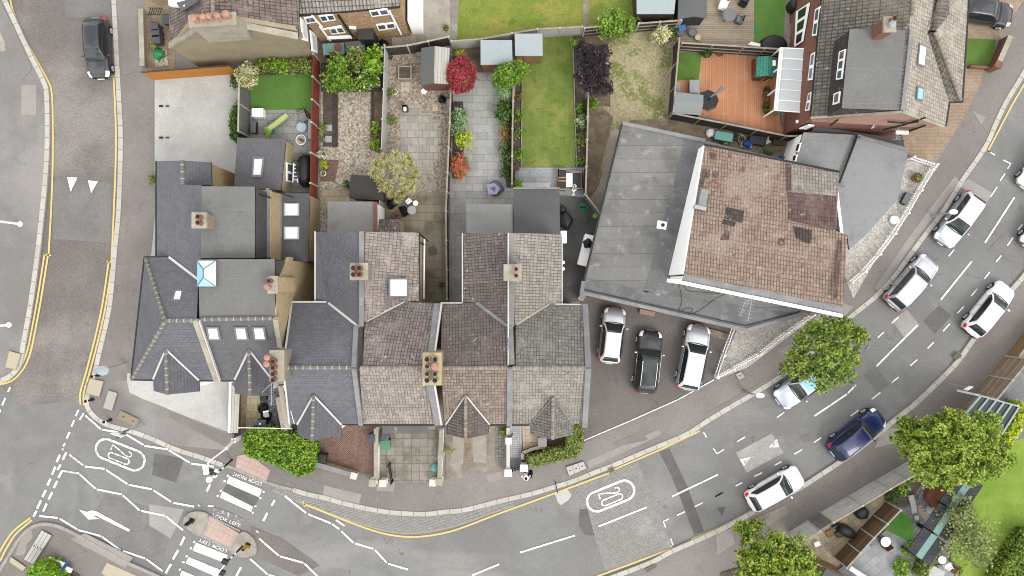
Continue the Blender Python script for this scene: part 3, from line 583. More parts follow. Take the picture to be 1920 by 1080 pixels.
cl = [((975, 1036), (1078, 1004)), ((885, 1079), (936, 1058)), ((1122.5, 987), (1213, 951)), ((1260, 931), (1346, 890)), ((1527, 780), (1588, 739)), ((1590, 737), (1605, 722)), ((1643, 687), (1720, 610)), ((1764, 562), (1822, 490)), ((1847, 455), (1902, 370))]
line(cl, .15)
def sc4(ox, oy, L): return [[(ox + a / 4, oy + b / 4), (ox + c / 4, oy + d / 4)] for a, b, c, d in L]
pk = sc4(1320, 810, [(85, 485, 140, 455), (237, 405, 287, 380), (378, 333, 435, 305), (530, 250, 580, 222), (678, 165, 735, 133), (825, 78, 878, 43), (248, 73, 308, 37)]) + sc4(1600, 700, [(137, 195, 203, 143), (287, 70, 340, 28)]) \
    + sc4(1600, 440, [(427, 983, 480, 937), (557, 853, 603, 807), (672, 725, 722, 670), (780, 590, 827, 540), (885, 460, 927, 408), (983, 333, 1023, 280), (1070, 205, 1110, 157), (1155, 83, 1198, 22), (84, 863, 128, 820), (183, 773, 228, 732), (288, 663, 338, 620), (715, 162, 755, 113)]) \
    + sc4(1600, 260, [(1235, 685, 1268, 643), (1030, 435, 1078, 363), (1100, 317, 1137, 262)]) + sc4(1320, 520, [(547, 1052, 600, 1013), (1205, 543, 1250, 502), (1100, 1040, 1160, 997)]) + sc4(1040, 810, [(1205, 485, 1260, 455), (1050, 560, 1112, 530), (918, 625, 978, 597), (870, 800, 888, 850), (1115, 0, 1140, 40)]) \
    + sc4(1600, 260, [(1000, 88, 1062, 123)])
line(pk, .11)
line([[(1040 + a / 4, 810 + b / 4) for a, b in L] for L in ([(1190, 123), (1218, 163), (1272, 130)], [(855, 653), (815, 670), (832, 718)])] + [[(1600 + a / 4, 260 + b / 4) for a, b in ((1125, 160), (1180, 188), (1157, 225))]], .11)
line([[(1095, 826), (1180, 790), (1270, 750), (1339, 712)]], .09, 'paint_white', ZP + .12)
# yellow lines
YL = smooth_px([(18, -10), (24, 20), (45, 70), (70, 115), (90, 152), (97, 175), (99, 230), (99, 300), (96, 390), (91, 478)], 3)
YR = smooth_px([(213, 143), (217, 230), (217, 300), (214, 380), (209, 490)], 3)
YLd = smooth_px([(90, 478), (77, 560), (64, 630), (55, 668), (42, 694), (22, 714), (-5, 722)], 4); YRd = smooth_px([(204, 490), (192, 570), (179, 630), (163, 692), (152, 730), (150, 745), (151, 759)], 4)
line([YL, YR, YLd, [(x - 6.5, y - 2) for x, y in YLd], YRd, [(x + 6.5, y + 1) for x, y in YRd if y < 760], [(209, 143), (216, 143)], [(83, 477), (96, 479)], [(200, 490), (212, 492)],
      smooth_px([(570, 945), (600, 957), (640, 973), (700, 995), (745, 1005), (790, 1006), (850, 995), (930, 965), (1040, 925), (1142, 887)], 3), [(1152, 880), (1245, 840), (1312, 808)], smooth_px([(1110, 1084), (1190, 1055), (1260, 1028)], 3),
      smooth_px([(1296, 1011), (1345, 991), (1390, 968), (1408, 957)], 3), [(1258, 1023), (1262, 1033)], [(568, 940), (572, 950)], smooth_px([(1852, 284), (1872, 246), (1896, 200), (1925, 150)], 3), [(1845, 280), (1856, 286)],
      smooth_px([(0, 1052), (15, 1023), (32, 999), (60, 975)], 4), smooth_px([(-6, 1046), (9, 1018), (27, 994), (57, 971)], 4)], .155, 'paint_yellow')
def poly_mark(polys, m='paint_white', z=.04, name='road_marking'):
    mb = MB()
    for p in polys:
        q = [P(x, y, z) for x, y in p]; mb.slab(q, .003)
    return setting(mb.build(name, m))
poly_mark([[(126, 332), (145, 333), (132.5, 359.5)], [(165, 338), (183.5, 340), (171, 362)]])
poly_mark([[(1387, 862), (1408, 856), (1395, 874)], [(1440, 840), (1457, 822), (1461, 838)]], 'paint_worn', .042)
poly_mark([[(430, 892.5), (491, 917.5), (486, 932.5), (425, 906)], [(367.5, 1017), (427, 1041), (423, 1056), (361, 1032)], [(354, 1044.5), (412, 1068), (408, 1083), (348, 1056)], [(341, 1070), (400, 1094), (396, 1109), (335, 1085)], [(417.5, 921), (474, 950), (471, 960), (412, 932.5)]])
poly_mark([[(398, 950), (440, 964), (459, 975), (457, 985), (430, 972), (400, 960)]], mat('paint_ghost', '8f8d8a', layers=[(5, .52, .62, 'e8e6e0', .8), (1.6, .5, .6, '8f8d8a', .6)], grain=(10, .08)) and 'paint_ghost')
dots = [(427, 892), (421, 902), (414, 920), (408, 930), (494, 922), (488, 934), (479, 949), (474, 961), (364, 1016), (358, 1028), (350, 1043), (344, 1054), (337, 1068)]
poly_mark([[(x - 2.2, y - 1), (x + 1.4, y - 2.4), (x + 2.4, y + 1), (x - 1.4, y + 2.4)] for x, y in dots])
poly_mark([[(148, 955.5), (163, 960), (172, 957), (181, 959), (244, 993), (241, 997), (180, 967), (175, 968), (187, 973), (166, 974)]])
def roundel(cx, cy, ang, Lh, Wh, worn):
    """stadium ring with a stretched 20 inside; ang = direction of travel in the photograph (deg, y up)"""
    c = P(cx, cy, .04); d = Vector((math.cos(R(ang)), math.sin(R(ang)), 0)); s = Vector((d.y, -d.x, 0))   # text up = d, text right = s
    T = lambda u, v: c + s * u + d * v
    ring = []
    for i in range(33):
        a = 2 * math.pi * i / 32; x = Wh * math.cos(a); y = Wh * math.sin(a) + (Lh - Wh) * (1 if math.sin(a) >= 0 else -1)
        ring.append(T(x, y))
    ring.append(ring[0]); mb = strip_mb(ring, .17)
    two = [(-.42, -.95), (-.42, -.95)]
    t2 = [T(u, v) for u, v in ((-.06, -.8), (-.47, -.8), (-.41, -.55), (-.27, -.1), (-.11, .3), (-.07, .54), (-.13, .74), (-.27, .81), (-.41, .7), (-.45, .5))]
    t0 = [T(.3 + .22 * math.cos(a), (.82 - .22) * (1 if math.sin(a) >= 0 else -1) + .22 * math.sin(a)) for a in [2 * math.pi * i / 24 for i in range(25)]]
    strip_mb(t2, .1, mb); strip_mb(t0 + [t0[0]], .1, mb)
    return setting(mb.build('road_marking', 'paint_worn' if worn else 'paint_white'))
roundel(225.5, 852.5, -22, 1.9, .74, True); roundel(1145, 930, 22, 1.84, .74, False)
def lettering(txt, p0, p1, h, z=.04, m='paint_white', name='road_lettering', up=None):
    cu = bpy.data.curves.new('lettering', 'FONT'); cu.body = txt; cu.size = 1.; cu.offset = .002
    o = bpy.data.objects.new('lettering', cu); COL.objects.link(o)
    dg = bpy.context.evaluated_depsgraph_get(); dg.update(); me = bpy.data.meshes.new_from_object(o.evaluated_get(dg))
    bpy.data.objects.remove(o); bpy.data.curves.remove(cu)
    xs = [v.co.x for v in me.vertices]; ys = [v.co.y for v in me.vertices]
    x0, x1, y0, y1 = min(xs), max(xs), min(ys), max(ys)
    a, b = (Vector(p0), Vector(p1)); d = b - a; L = d.length; d.normalize(); u = up or Vector((-d.y, d.x, 0))
    nrm = d.cross(u)
    for v in me.vertices:
        q = a + d * ((v.co.x - x0) / (x1 - x0) * L) + u * ((v.co.y - y0) / (y1 - y0) * h) + nrm * v.co.z; v.co = q
    me.materials.clear(); me.materials.append(MT[m])
    o = bpy.data.objects.new(name, me); COL.objects.link(o); return o
def q3(x, y): return P(300 + x / 4, 810 + y / 4, .04)
setting(lettering('LOOK RIGHT', q3(766, 379), q3(548, 298), .27)); setting(lettering('LOOK LEFT', q3(393, 633), q3(597, 717), .27)); setting(lettering('LOOK LEFT', q3(504, 884), q3(297, 794), .27))
# traffic island (kerbed ends, pink middle)
def island(px, m, z, t=.16): return patch('traffic_island', px, m, z, -24, t)
E1 = smooth_px([(390, 970), (386, 964), (372, 961), (358, 963), (348, 970), (345, 980), (350, 988), (362, 997), (370, 1003), (378, 1001), (384, 990), (390, 970)], 3)
E2 = smooth_px([(449, 1004), (455, 999), (465, 1003), (475, 1014), (479, 1028), (477, 1038), (468, 1042), (452, 1043), (437, 1037), (434, 1030), (441, 1014), (449, 1004)], 3)
island(E1, 'concrete_path', .15); island(E2, 'concrete_path', .15)
kerb(E1, .16, 'kerb_low', .158); kerb(E2, .16, 'kerb_low', .158)
patch('traffic_island', [(392, 968), (449, 1000), (436, 1031), (376, 1003)], 'tactile_pink', .11, -24, .12)
kerb([(391, 967), (450, 996)], .12, 'kerb_low', .118); kerb([(375, 1003), (434, 1032)], .2, 'kerb_low', .118)
# ---------------- plots: what covers the ground of each garden, drive and yard
G = patch
G('driveway', [(290, 150), (448, 136), (448, 310), (440, 346), (290, 346)], 'concrete_white')
G('driveway', [(238, 713), (243, 736), (268, 748), (292, 757), (320, 769), (360, 785), (430, 811), (434, 740), (436, 705), (238, 700)], 'concrete_white')
G('strip_of_concrete', [(283, 482), (294, 376), (300, 376), (300, 482)], 'concrete_white')
G('garden_ground', [(270, 0), (320, 0), (330, 135), (275, 132)], 'earth_pale'); G('garden_path', [(288, 92), (312, 92), (316, 122), (292, 126)], 'gravel_buff')
G('turf', [(470, 138), (590, 135), (590, 206), (470, 206)], 'turf_green'); G('patio', [(452, 206), (592, 206), (592, 360), (452, 360)], 'slab_patio')
G('garden_bed', [(448, 118), (590, 108), (590, 138), (470, 142)], 'soil_dark')
G('garden_ground', [(602, 100), (722, 90), (720, 372), (714, 436), (600, 436)], 'gravel_buff', z=ZP + .002)
G('garden_bed', [(606, 172), (634, 172), (634, 275), (606, 275)], 'soil_dark'); G('garden_bed', [(695, 172), (718, 172), (717, 290), (694, 280)], 'soil'); G('garden_bed', [(606, 300), (636, 300), (628, 340), (600, 340)], 'brick_herring')
G('garden_path', [(602, 355), (660, 355), (655, 385), (602, 390)], 'slab_buff'); G('garden_bed', [(602, 108), (720, 95), (720, 172), (602, 172)], 'soil_dark')
G('timber_edging', [(624, 172), (631, 172), (631, 276), (624, 276)], 'wood_dark', t=.1, z=ZP + .09); G('timber_edging', [(697, 172), (701, 172), (700, 250), (696, 250)], 'wood_dark', t=.1, z=ZP + .09)
G('garden_ground', [(722, 92), (846, 92), (846, 368), (720, 368)], 'gravel_brown', z=ZP + .002)
G('patio', [(751, 196), (775, 196), (775, 198), (792, 198), (792, 212), (810, 212), (810, 224), (827, 224), (828, 236), (822, 236), (822, 248), (828, 248), (828, 262), (822, 262), (822, 275), (828, 275), (820, 290), (822, 304), (812, 304), (812, 320), (800, 320), (800, 345), (812, 345), (812, 358), (806, 358), (800, 345), (780, 310), (750, 300)], 'slab_stone')
G('stepping_slab', [(751, 154), (768, 154), (768, 171), (752, 171)], 'slab_cream'); G('stepping_slab', [(811, 196), (822, 196), (822, 208), (811, 208)], 'slab_cream'); G('stepping_slab', [(806, 340), (817, 340), (817, 358), (806, 358)], 'slab_stone')
G('patio', [(718, 360), (842, 360), (846, 575), (718, 575)], 'slab_old')
G('patio', [(846, 95), (968, 95), (968, 580), (842, 580)], 'slab_light'); G('garden_bed', [(848, 190), (868, 190), (872, 240), (866, 335), (848, 335)], 'soil_dark'); G('garden_bed', [(944, 190), (966, 190), (966, 352), (950, 352), (942, 300), (945, 250)], 'soil_dark')
G('garden_bed', [(848, 88), (905, 88), (905, 136), (848, 136)], 'soil')
G('lawn', [(980, 68), (1090, 66), (1080, 313), (978, 313)], 'lawn_mid'); G('garden_bed', [(966, 150), (979, 150), (978, 320), (966, 350)], 'soil_dark'); G('garden_bed', [(1074, 62), (1128, 62), (1104, 190), (1100, 316), (1079, 316)], 'soil_dark')
G('patio', [(966, 314), (1096, 314), (1096, 370), (966, 356)], 'slab_grey'); G('yard', [(1046, 369), (1096, 369), (1128, 408), (1094, 560), (1050, 575)], 'yard_tar')
for a, b in (((979, 155), (977, 312)), ((1074, 80), (1081, 314)), ((978, 312), (978, 314))):
    mb = MB(); mb.beam(P(*a, ZP + .1), P(*b, ZP + .1), .06, .2); setting(mb.build('timber_edging', 'rail_pale'))
G('lawn', [(1100, 62), (1268, 42), (1256, 220), (1170, 245), (1130, 370), (1098, 372), (1104, 190)], 'lawn_dry'); G('garden_bed', [(1100, 190), (1118, 190), (1150, 220), (1130, 300), (1112, 372), (1100, 372)], 'earth_pale')
G('garden_bed', [(1096, 66), (1180, 58), (1140, 82), (1145, 200), (1100, 195)], 'soil'); G('strip_of_concrete', [(1146, 246), (1166, 242), (1142, 345), (1128, 390), (1122, 402), (1104, 376), (1122, 350), (1138, 290)], 'concrete_path')
G('lawn', [(850, -60), (1200, -60), (1190, 48), (1090, 54), (1005, 58), (905, 74), (848, 82)], 'lawn_top'); G('garden_path', [(1093, -60), (1102, -60), (1105, 48), (1094, 50)], 'concrete_stain'); G('lawn', [(1190, -60), (1268, -60), (1268, 42), (1190, 48)], 'lawn_top')
G('yard', [(725, -60), (850, -60), (848, 78), (722, 95)], 'concrete_path'); G('yard', [(600, 60), (735, 45), (735, 100), (600, 118)], 'earth_pale'); G('garden_path', [(843, 0), (860, 0), (857, 72), (845, 76)], 'concrete_stain')
G('deck', [(1310, -60), (1414, -60), (1414, 90), (1270, 84), (1290, 45), (1310, 40)], 'deck_grey', z=ZP + .15, t=.15); G('turf', [(1414, -60), (1476, -60), (1470, 100), (1410, 100)], 'turf_green'); G('garden_path', [(1476, -60), (1510, -60), (1498, 100), (1468, 100)], 'concrete_stain'); G('yard', [(1268, -60), (1312, -60), (1300, 84), (1268, 84)], 'concrete_stain')
G('deck', [(1262, 94), (1462, 104), (1450, 216), (1462, 216), (1468, 254), (1400, 250), (1252, 220)], 'deck_orange', z=ZP + .15, ang=90, t=.15); G('turf', [(1272, 98), (1316, 98), (1310, 150), (1266, 150)], 'turf_mid', z=ZP + .17)
G('yard', [(1450, 100), (1520, 100), (1500, 250), (1470, 258), (1458, 216), (1444, 214)], 'slab_old', z=ZP + .03)
G('garden_ground', [(1180, 226), (1256, 220), (1470, 258), (1500, 290), (1490, 330), (1300, 300), (1180, 250)], 'earth_pale'); G('garden_path', [(1425, 280), (1500, 285), (1490, 325), (1425, 305)], 'concrete_stain')
G('driveway', [(1690, 250), (1776, 180), (1812, 110), (1848, 120), (1838, 160), (1790, 250), (1755, 306), (1700, 290)], 'brick_drive'); G('driveway', [(1812, -60), (1960, -60), (1900, 30), (1868, 80), (1812, 76)], 'brick_drive', ang=45); G('turf', [(1812, 72), (1868, 74), (1858, 122), (1812, 126)], 'turf_mid')
G('pebble_bed', [(1600, 560), (1570, 480), (1630, 430), (1700, 300), (1760, 310), (1640, 490)], 'pebble_white', kind='stuff', z=ZP + .02); G('pebble_bed', [(1370, 600), (1520, 570), (1530, 592), (1400, 690), (1340, 712)], 'pebble_white', kind='stuff', z=ZP + .02)
G('driveway', [(1090, 555), (1250, 570), (1385, 610), (1342, 712), (1270, 752), (1180, 792), (1094, 830)], 'drive_tar')
G('front_path', [(446, 735), (466, 735), (464, 812), (446, 812)], 'earth_pale'); G('front_path', [(463, 738), (490, 738), (490, 806), (461, 806)], 'slab_buff'); G('gravel_bed', [(488, 735), (545, 735), (535, 808), (488, 806)], 'gravel_slate')
G('front_yard', [(548, 790), (704, 790), (704, 892), (670, 886), (600, 866), (560, 850)], 'brick_herring', ang=45)
G('front_yard', [(711, 790), (830, 790), (826, 898), (816, 903), (740, 905), (711, 895)], 'slab_square'); G('front_yard', [(834, 790), (950, 790), (952, 876), (910, 886), (836, 901)], 'concrete_stain'); G('front_path', [(870, 820), (884, 820), (884, 862), (872, 862)], 'earth_pale'); G('front_yard', [(850, 818), (870, 818), (868, 870), (845, 875)], 'concrete_path'); G('front_yard', [(886, 815), (912, 812), (912, 868), (888, 866)], 'concrete_path')
G('front_path', [(928, 796), (944, 796), (946, 862), (928, 866)], 'tile_dirty'); G('front_yard', [(953, 790), (1092, 790), (1092, 840), (1040, 862), (984, 872), (953, 874)], 'soil_dark', z=ZP + .002); G('front_path', [(956, 790), (980, 790), (978, 858), (956, 858)], 'tile_mosaic'); G('front_path', [(956, 858), (978, 858), (979, 874), (957, 878)], 'slab_charcoal'); G('front_yard', [(980, 792), (1014, 792), (1012, 836), (980, 846)], 'slab_cream')
# gardens in the south-east corner
G('lawn', [(1765, 1300), (1785, 1010), (1812, 935), (1850, 865), (1925, 720), (2100, 700), (2100, 1300)], 'lawn_bright'); G('gravel_bed', [(1650, 950), (1705, 880), (1745, 890), (1800, 900), (1760, 1000), (1720, 1060), (1680, 1040)], 'gravel_grey'); G('patio', [(1480, 1000), (1660, 915), (1690, 915), (1570, 1062), (1500, 1030)], 'slab_buff', ang=30)
G('patio', [(1570, 1070), (1668, 988), (1730, 1024), (1690, 1130), (1560, 1130)], 'slab_grey', ang=36); G('turf', [(1651, 990), (1668, 964), (1690, 958), (1712, 976), (1714, 1010), (1708, 1017), (1664, 995)], 'turf_bright'); G('pebble_path', [(1666, 962), (1672, 950), (1704, 940), (1708, 955), (1672, 964)], 'pebble_white', kind='stuff', z=ZP + .045)
G('gravel_bed', [(1720, 948), (1758, 950), (1748, 975), (1738, 978), (1722, 962)], 'gravel_buff'); G('garden_bed', [(1735, 905), (1790, 905), (1775, 960), (1740, 945)], 'soil'); G('garden_ground', [(1500, 1030), (1570, 1062), (1560, 1140), (1500, 1140)], 'wood_tan'); G('yard', [(1740, 1060), (1800, 1060), (1780, 1140), (1720, 1140)], 'slab_grey', ang=-20)
G('yard', [(1830, 745), (1890, 680), (2050, 640), (2050, 790), (1890, 830)], 'slab_charcoal', ang=40); G('garden_bed', [(1480, 1300), (1480, 1060), (1500, 1030), (1510, 1300)], 'soil'); G('garden_bed', [(1340, 1300), (1352, 1075), (1400, 1060), (1480, 1010), (1500, 1300)], 'soil_dark'); G('garden_bed', [(1655, 905), (1710, 875), (1740, 890), (1700, 950), (1660, 950)], 'soil')
G('garden_bed', [(80, 1300), (55, 1085), (100, 1050), (150, 1080), (150, 1300)], 'soil_dark')
# ================================================================== buildings
class Pl:
    """plane through three world points; at(x, y) = the point of it that the photograph shows at that pixel"""
    def __init__(s, a, b, c):
        s.o = Vector(a); s.n = (Vector(b) - s.o).cross(Vector(c) - s.o).normalized()
        if s.n.z < -1e-6: s.n = -s.n
    def at(s, x, y, off=0.):
        d = Vector(((x - 960) / F, (540 - y) / F, -1)); o = Vector((0, 0, H))
        t = (s.o - o).dot(s.n) / d.dot(s.n); return o + d * t + s.n * off
def pw(pts): return [P(*p) for p in pts]
def roof(parent, faces, m, name='roof', t=.12, ms=1):
    mb = MB()
    for i, f in enumerate(faces): mb.slab(pw(f), t, 0, 1)
    return mb.build(name, [m, 'trim_black'], parent)
def walls(parent, xy, z0, z1, m, name='wall'):
    mb = MB(); mb.prism(xy, z0, z1); return mb.build(name, m, parent)
def poly(parent, name, m, faces, t=.2):
    """vertical wall pieces: outlines in world points, thickness t inwards (both ways)"""
    mb = MB()
    for f in faces:
        f = [Vector(p) for p in f]; n = (f[1] - f[0]).cross(f[2] - f[0]).normalized() * t / 2
        a = [p + n for p in f]; b = [p - n for p in f]
        mb.face(a); mb.face(b[::-1])
        for i in range(len(f)):
            j = (i + 1) % len(f); mb.face([a[i], b[i], b[j], a[j]])
    return mb.build(name, m, parent)
def beams(parent, name, m, segs, w, h):
    o = None
    for a, b in segs: mb = MB(); mb.beam(P(*a), P(*b), w, h); o = mb.build(name, m, parent)
    return o
def ridge(parent, segs, m='ridge_grey', w=.26, lift=.05):
    mb = MB()
    for a, b in segs:
        a, b = P(*a), P(*b); d = (b - a).normalized(); s = d.cross(Vector((0, 0, 1))).normalized(); u = s.cross(d); L = (b - a).length
        prof = [(-w / 2, -.05), (-w * .38, .05), (0, .1), (w * .38, .05), (w / 2, -.05)]
        for i in range(4):
            q = [a + s * prof[i][0] + u * (prof[i][1] + lift), a + s * prof[i + 1][0] + u * (prof[i + 1][1] + lift), b + s * prof[i + 1][0] + u * (prof[i + 1][1] + lift), b + s * prof[i][0] + u * (prof[i][1] + lift)]
            mb.face(q[::-1]); mb.uv[len(mb.f) - 1] = [(L, i * .1), (L, i * .1 + .1), (0, i * .1 + .1), (0, i * .1)]
        mb.face([a + s * x + u * (z + lift) for x, z in prof]); mb.face([b + s * x + u * (z + lift) for x, z in prof][::-1])
    return mb.build('ridge', m, parent)
def chimney(parent, px, py, zt, zb, w, d, pots, m='brick_stack', rz=0., capm='stone_coping', pot='terracotta'):
    """stack centred under pixel (px, py) of its top; pots = (dx, dy, kind, radius)"""
    c = P(px, py, zt); mb = MB()
    mb.box((c.x, c.y, zb), (w, d, zt - zb - .16), rz); mb.box((c.x, c.y, zt - .28), (w + .08, d + .08, .1), rz, 0); mb.box((c.x, c.y, zt - .16), (w + .14, d + .14, .16), rz, 1)
    st = mb.build('chimney', [m, capm], parent)
    for dx, dy, kind, r in pots:
        ca, sa = math.cos(rz), math.sin(rz); x, y = c.x + dx * ca - dy * sa, c.y + dx * sa + dy * ca
        q = MB(); hh = .42 if kind != 'tall' else .6
        if kind == 'cap': q.lathe((x, y, zt), [(r, 0), (r * .92, hh), (r * 1.12, hh + .02), (r * 1.15, hh + .1), (r * .7, hh + .2), (.03, hh + .24)], 14, 0); q.build('chimney_pot', ['pot_pink'], st, smooth=True)
        else:
            q.lathe((x, y, zt), [(r * 1.1, 0), (r * .95, .1), (r * .85, hh - .06), (r * 1.08, hh - .05), (r * 1.08, hh), (r * .8, hh)], 14, 0)
            q.cyl((x, y, zt + hh - .05), r * .84, r * .84, .056, 14, 1); q.build('chimney_pot', [pot, 'pot_mouth_dark'], st, smooth=True)  # near-black disc over the mouth paints the shade inside the pot
    return st
def quad_on(pl, px, off): return [pl.at(x, y, off) for x, y in px]
def panel(mb, pts, n, t, m=0):
    a = [p + n * t for p in pts]; b = list(pts)
    if (a[1] - a[0]).cross(a[2] - a[1]).dot(n) < 0: a.reverse(); b.reverse()
    mb.face(a, m); mb.face(b[::-1], m)
    for i in range(len(a)):
        j = (i + 1) % len(a); mb.face([b[i], b[j], a[j], a[i]], m)
def inset(p, f, g=None):
    g = f if g is None else g
    A, B, C, D = p
    L = lambda a, b, t: a + (b - a) * t
    def at(u, v): return L(L(A, B, u), L(D, C, u), v)
    return [at(f, g), at(1 - f, g), at(1 - f, 1 - g), at(f, 1 - g)]
def skylight(parent, pl, px, frame='metal_grey', pane='glass_white', t=.12, ins=.14, name='skylight'):
    q = quad_on(pl, px, 0.); mb = MB(); panel(mb, q, pl.n, t); f = mb.build(name, frame, parent)
    mb = MB(); panel(mb, [p + pl.n * t for p in inset(q, ins, ins * .7)], pl.n, .012); mb.build('pane', pane, f); return f
def window(parent, pl, px, nx=2, out=None, frame='upvc', pane='glass_window', t=.07, ny=1, name='window'):
    """a window in a wall: corners top-left, top-right, bottom-right, bottom-left as seen in the photograph"""
    q = quad_on(pl, px, 0.); n = pl.n.copy()
    if out is not None and n.dot(out) < 0: n = -n
    mb = MB(); panel(mb, q, n, t); f = mb.build(name, frame, parent); mb = MB()
    A, B, C, D = [p + n * t for p in q]; L = lambda a, b, s: a + (b - a) * s
    def at(u, v): return L(L(A, B, u), L(D, C, u), v)
    for i in range(nx):
        for j in range(ny):
            u0, u1 = (i + .13) / nx, (i + .87) / nx; v0, v1 = (j + .16) / ny, (j + .8) / ny
            panel(mb, [at(u0, v0), at(u1, v0), at(u1, v1), at(u0, v1)], n, .01)
    mb.build('pane', pane, f); return f
def gable_bay(parent, apex, base_l, base_r, fl, fr, end, m, wallm, ze=5.4, zr=7.3, ridge_m='ridge_grey', verge='mortar_white', verge_w=.12):
    """gabled bay: apex where its ridge meets the main slope, base_* where its eaves meet it, f* the front eave corners, end = front of the ridge"""
    A, E = (*apex, zr), (*end, zr)
    roof(parent, [[A, (*base_l, ze), (*fl, ze), E], [A, E, (*fr, ze), (*base_r, ze)]], m, 'bay_roof', .1)
    ridge(parent, [(A, E)], ridge_m, .22)
    if verge: beams(parent, 'flashing', verge, [((apex[0], apex[1], zr + .06), (base_l[0], base_l[1], ze + .07)), ((apex[0], apex[1], zr + .06), (base_r[0], base_r[1], ze + .07))], verge_w, .05)
    a, b, c = P(*fl, ze), P(*fr, ze), P(*end, zr); bl, br = P(*base_l, ze), P(*base_r, ze); s = .22
    y0 = max(a.y, b.y) + .2; x0, x1 = a.x + s, b.x - s
    mb = MB(); mb.prism([(x0, y0), (x1, y0), (x1, bl.y + .1), (x0, bl.y + .1)], 0, ze - .12); mb.build('bay', wallm, parent)
    poly(parent, 'gable', wallm, [[(x0, y0 + .1, ze - .12), (x1, y0 + .1, ze - .12), (c.x, y0 + .1, zr - .2)]], .16)

# ---------- corner house (slate, hipped)
A = empty('end_terrace_house', P(320, 600), 'slate roofed corner house with hipped west end and white forecourt', 'house', 'terraced houses')
main = [[(272, 483, 5.4), (247, 711, 5.4), (310, 601, 8.6)], [(247, 711, 5.4), (402, 713, 5.4), (369, 601, 8.6), (310, 601, 8.6)], [(272, 483, 5.4), (310, 601, 8.6), (369, 601, 8.6), (372, 523, 6.9), (318, 482, 5.4)]]
roof(A, main, 'slate')
roof(A, [[(294, 302, 4.6), (342, 301, 6.25), (343, 346, 6.25), (378, 347, 7.4), (377, 485, 7.4), (372, 524, 7.0), (318, 482, 5.4), (294, 482, 4.6)], [(342, 301, 6.25), (396, 304, 5.0), (397, 347, 5.0), (343, 346, 6.25)]], 'slate', 'rear_roof')
wA = [P(272, 483, 5.4), P(247, 711, 5.4), P(402, 712, 5.4), P(380, 483, 5.4)]
walls(A, [(wA[0].x + .25, wA[0].y - .25), (wA[1].x + .25, wA[1].y + .25), (wA[2].x - .1, wA[2].y + .25), (wA[2].x - .1, wA[0].y - .25)], 0, 5.28, 'render_white')
walls(A, [(-23.5, wA[0].y - .3), (-23.5, P(0, 304, 5).y), (-20.4, P(0, 306, 5).y), (-20.2, wA[0].y - .3)], 0, 4.5, 'brick_yellow', 'rear_wall')
walls(A, [(-21.6, P(0, 345, 5).y), (-21.6, P(0, 304, 5).y - .1), (-20.3, P(0, 306, 5).y - .1), (-20.3, P(0, 345, 5).y)], 4.5, 4.88, 'brick_yellow', 'rear_wall')
ridge(A, [((274, 485, 5.42), (310, 600, 8.6)), ((249, 709, 5.42), (310, 602, 8.6)), ((310, 601, 8.62), (366, 601, 8.62))]); ridge(A, [((342, 301, 6.25), (343, 346, 6.25))])
beams(A, 'valley', 'mortar_white', [((317, 482, 5.5), (372, 524, 7.05))], .16, .08)
beams(A, 'gutter', 'trim_black', [((246, 712, 5.33), (288, 713, 5.33)), ((372, 714, 5.33), (402, 714, 5.33)), ((271, 483, 5.33), (246, 711, 5.33)), ((293, 302, 4.52), (293, 480, 4.52)), ((271, 482, 5.33), (317, 481, 5.33))], .1, .1)
gable_bay(A, (311, 655), (287, 711), (373, 713), (288, 733), (374, 734), (314, 740), 'slate', 'render_white', 5.4, 7.1)
plA = Pl(P(272, 483, 5.4), P(310, 601, 8.6), P(369, 601, 8.6)); skylight(A, plA, [(329, 545), (346, 545), (341, 566), (323, 566)], ins=.2)
chimney(A, 373, 413, 8.9, 5.5, .78, .85, [(.12, .18, 'pot', .15), (.12, -.18, 'pot', .15)], 'brick_stack')
# ---------- slate house with flat roof dormers
B1 = empty('terraced_house', P(450, 600), 'slate house with flat grey dormer roofs, roof lantern and three front skylights', 'house', 'terraced houses')
roof(B1, [[(374, 601, 8.6), (516, 599, 8.6), (525, 655, 7.1), (537, 713, 5.4), (405, 713, 5.4)]], 'slate_old')
plB = Pl(P(374, 601, 8.6), P(516, 599, 8.6), P(405, 713, 5.4))
for x in (387, 439, 473): skylight(B1, plB, [(x, 611), (x + 24, 611), (x + 29, 636), (x + 4, 636)], pane='glass_sky_reflect' if x < 470 else 'glass_white', ins=.16)
gable_bay(B1, (467, 656), (440, 712), (512, 714), (440, 738), (511, 742), (469, 742), 'slate', 'render_white', 5.4, 7.1)
def flat(parent, px, z, m, name='flat_roof', up=.1, edge='trim_black'):
    pts = pw([(x, y, z) for x, y in px]); mb = MB(); mb.slab(pts, .16, 0, 1); return mb.build(name, [m, edge], parent)
flat(B1, [(372, 486), (515, 486), (516, 596), (374, 598)], 8.5, 'felt_grey'); flat(B1, [(378, 349), (478, 350), (478, 484), (377, 484)], 7.6, 'felt_grey')
D1 = pw([(374, 488, 8.5), (513, 488, 8.5), (513, 596, 8.5), (374, 596, 8.5)]); walls(B1, [(p.x, p.y) for p in D1], 5.3, 8.32, 'slate_grey', 'dormer_wall')
D2 = pw([(380, 351, 7.6), (477, 351, 7.6), (477, 483, 7.6), (380, 483, 7.6)]); walls(B1, [(p.x, p.y) for p in D2], 5.3, 7.43, 'slate_grey', 'dormer_wall')
e = D2[1]; walls(B1, [(-20.1, e.y + .15), (e.x + .22, e.y + .15), (e.x + .22, D2[2].y), (-20.1, D2[2].y)], 0, 5.28, 'brick_yellow')
walls(B1, [(D1[0].x, D1[0].y + .1), (-14.72, D1[0].y + .1), (-14.72, P(0, 711, 5.4).y), (P(402, 712, 5.4).x, P(0, 711, 5.4).y)], 0, 5.27, 'brick_yellow')
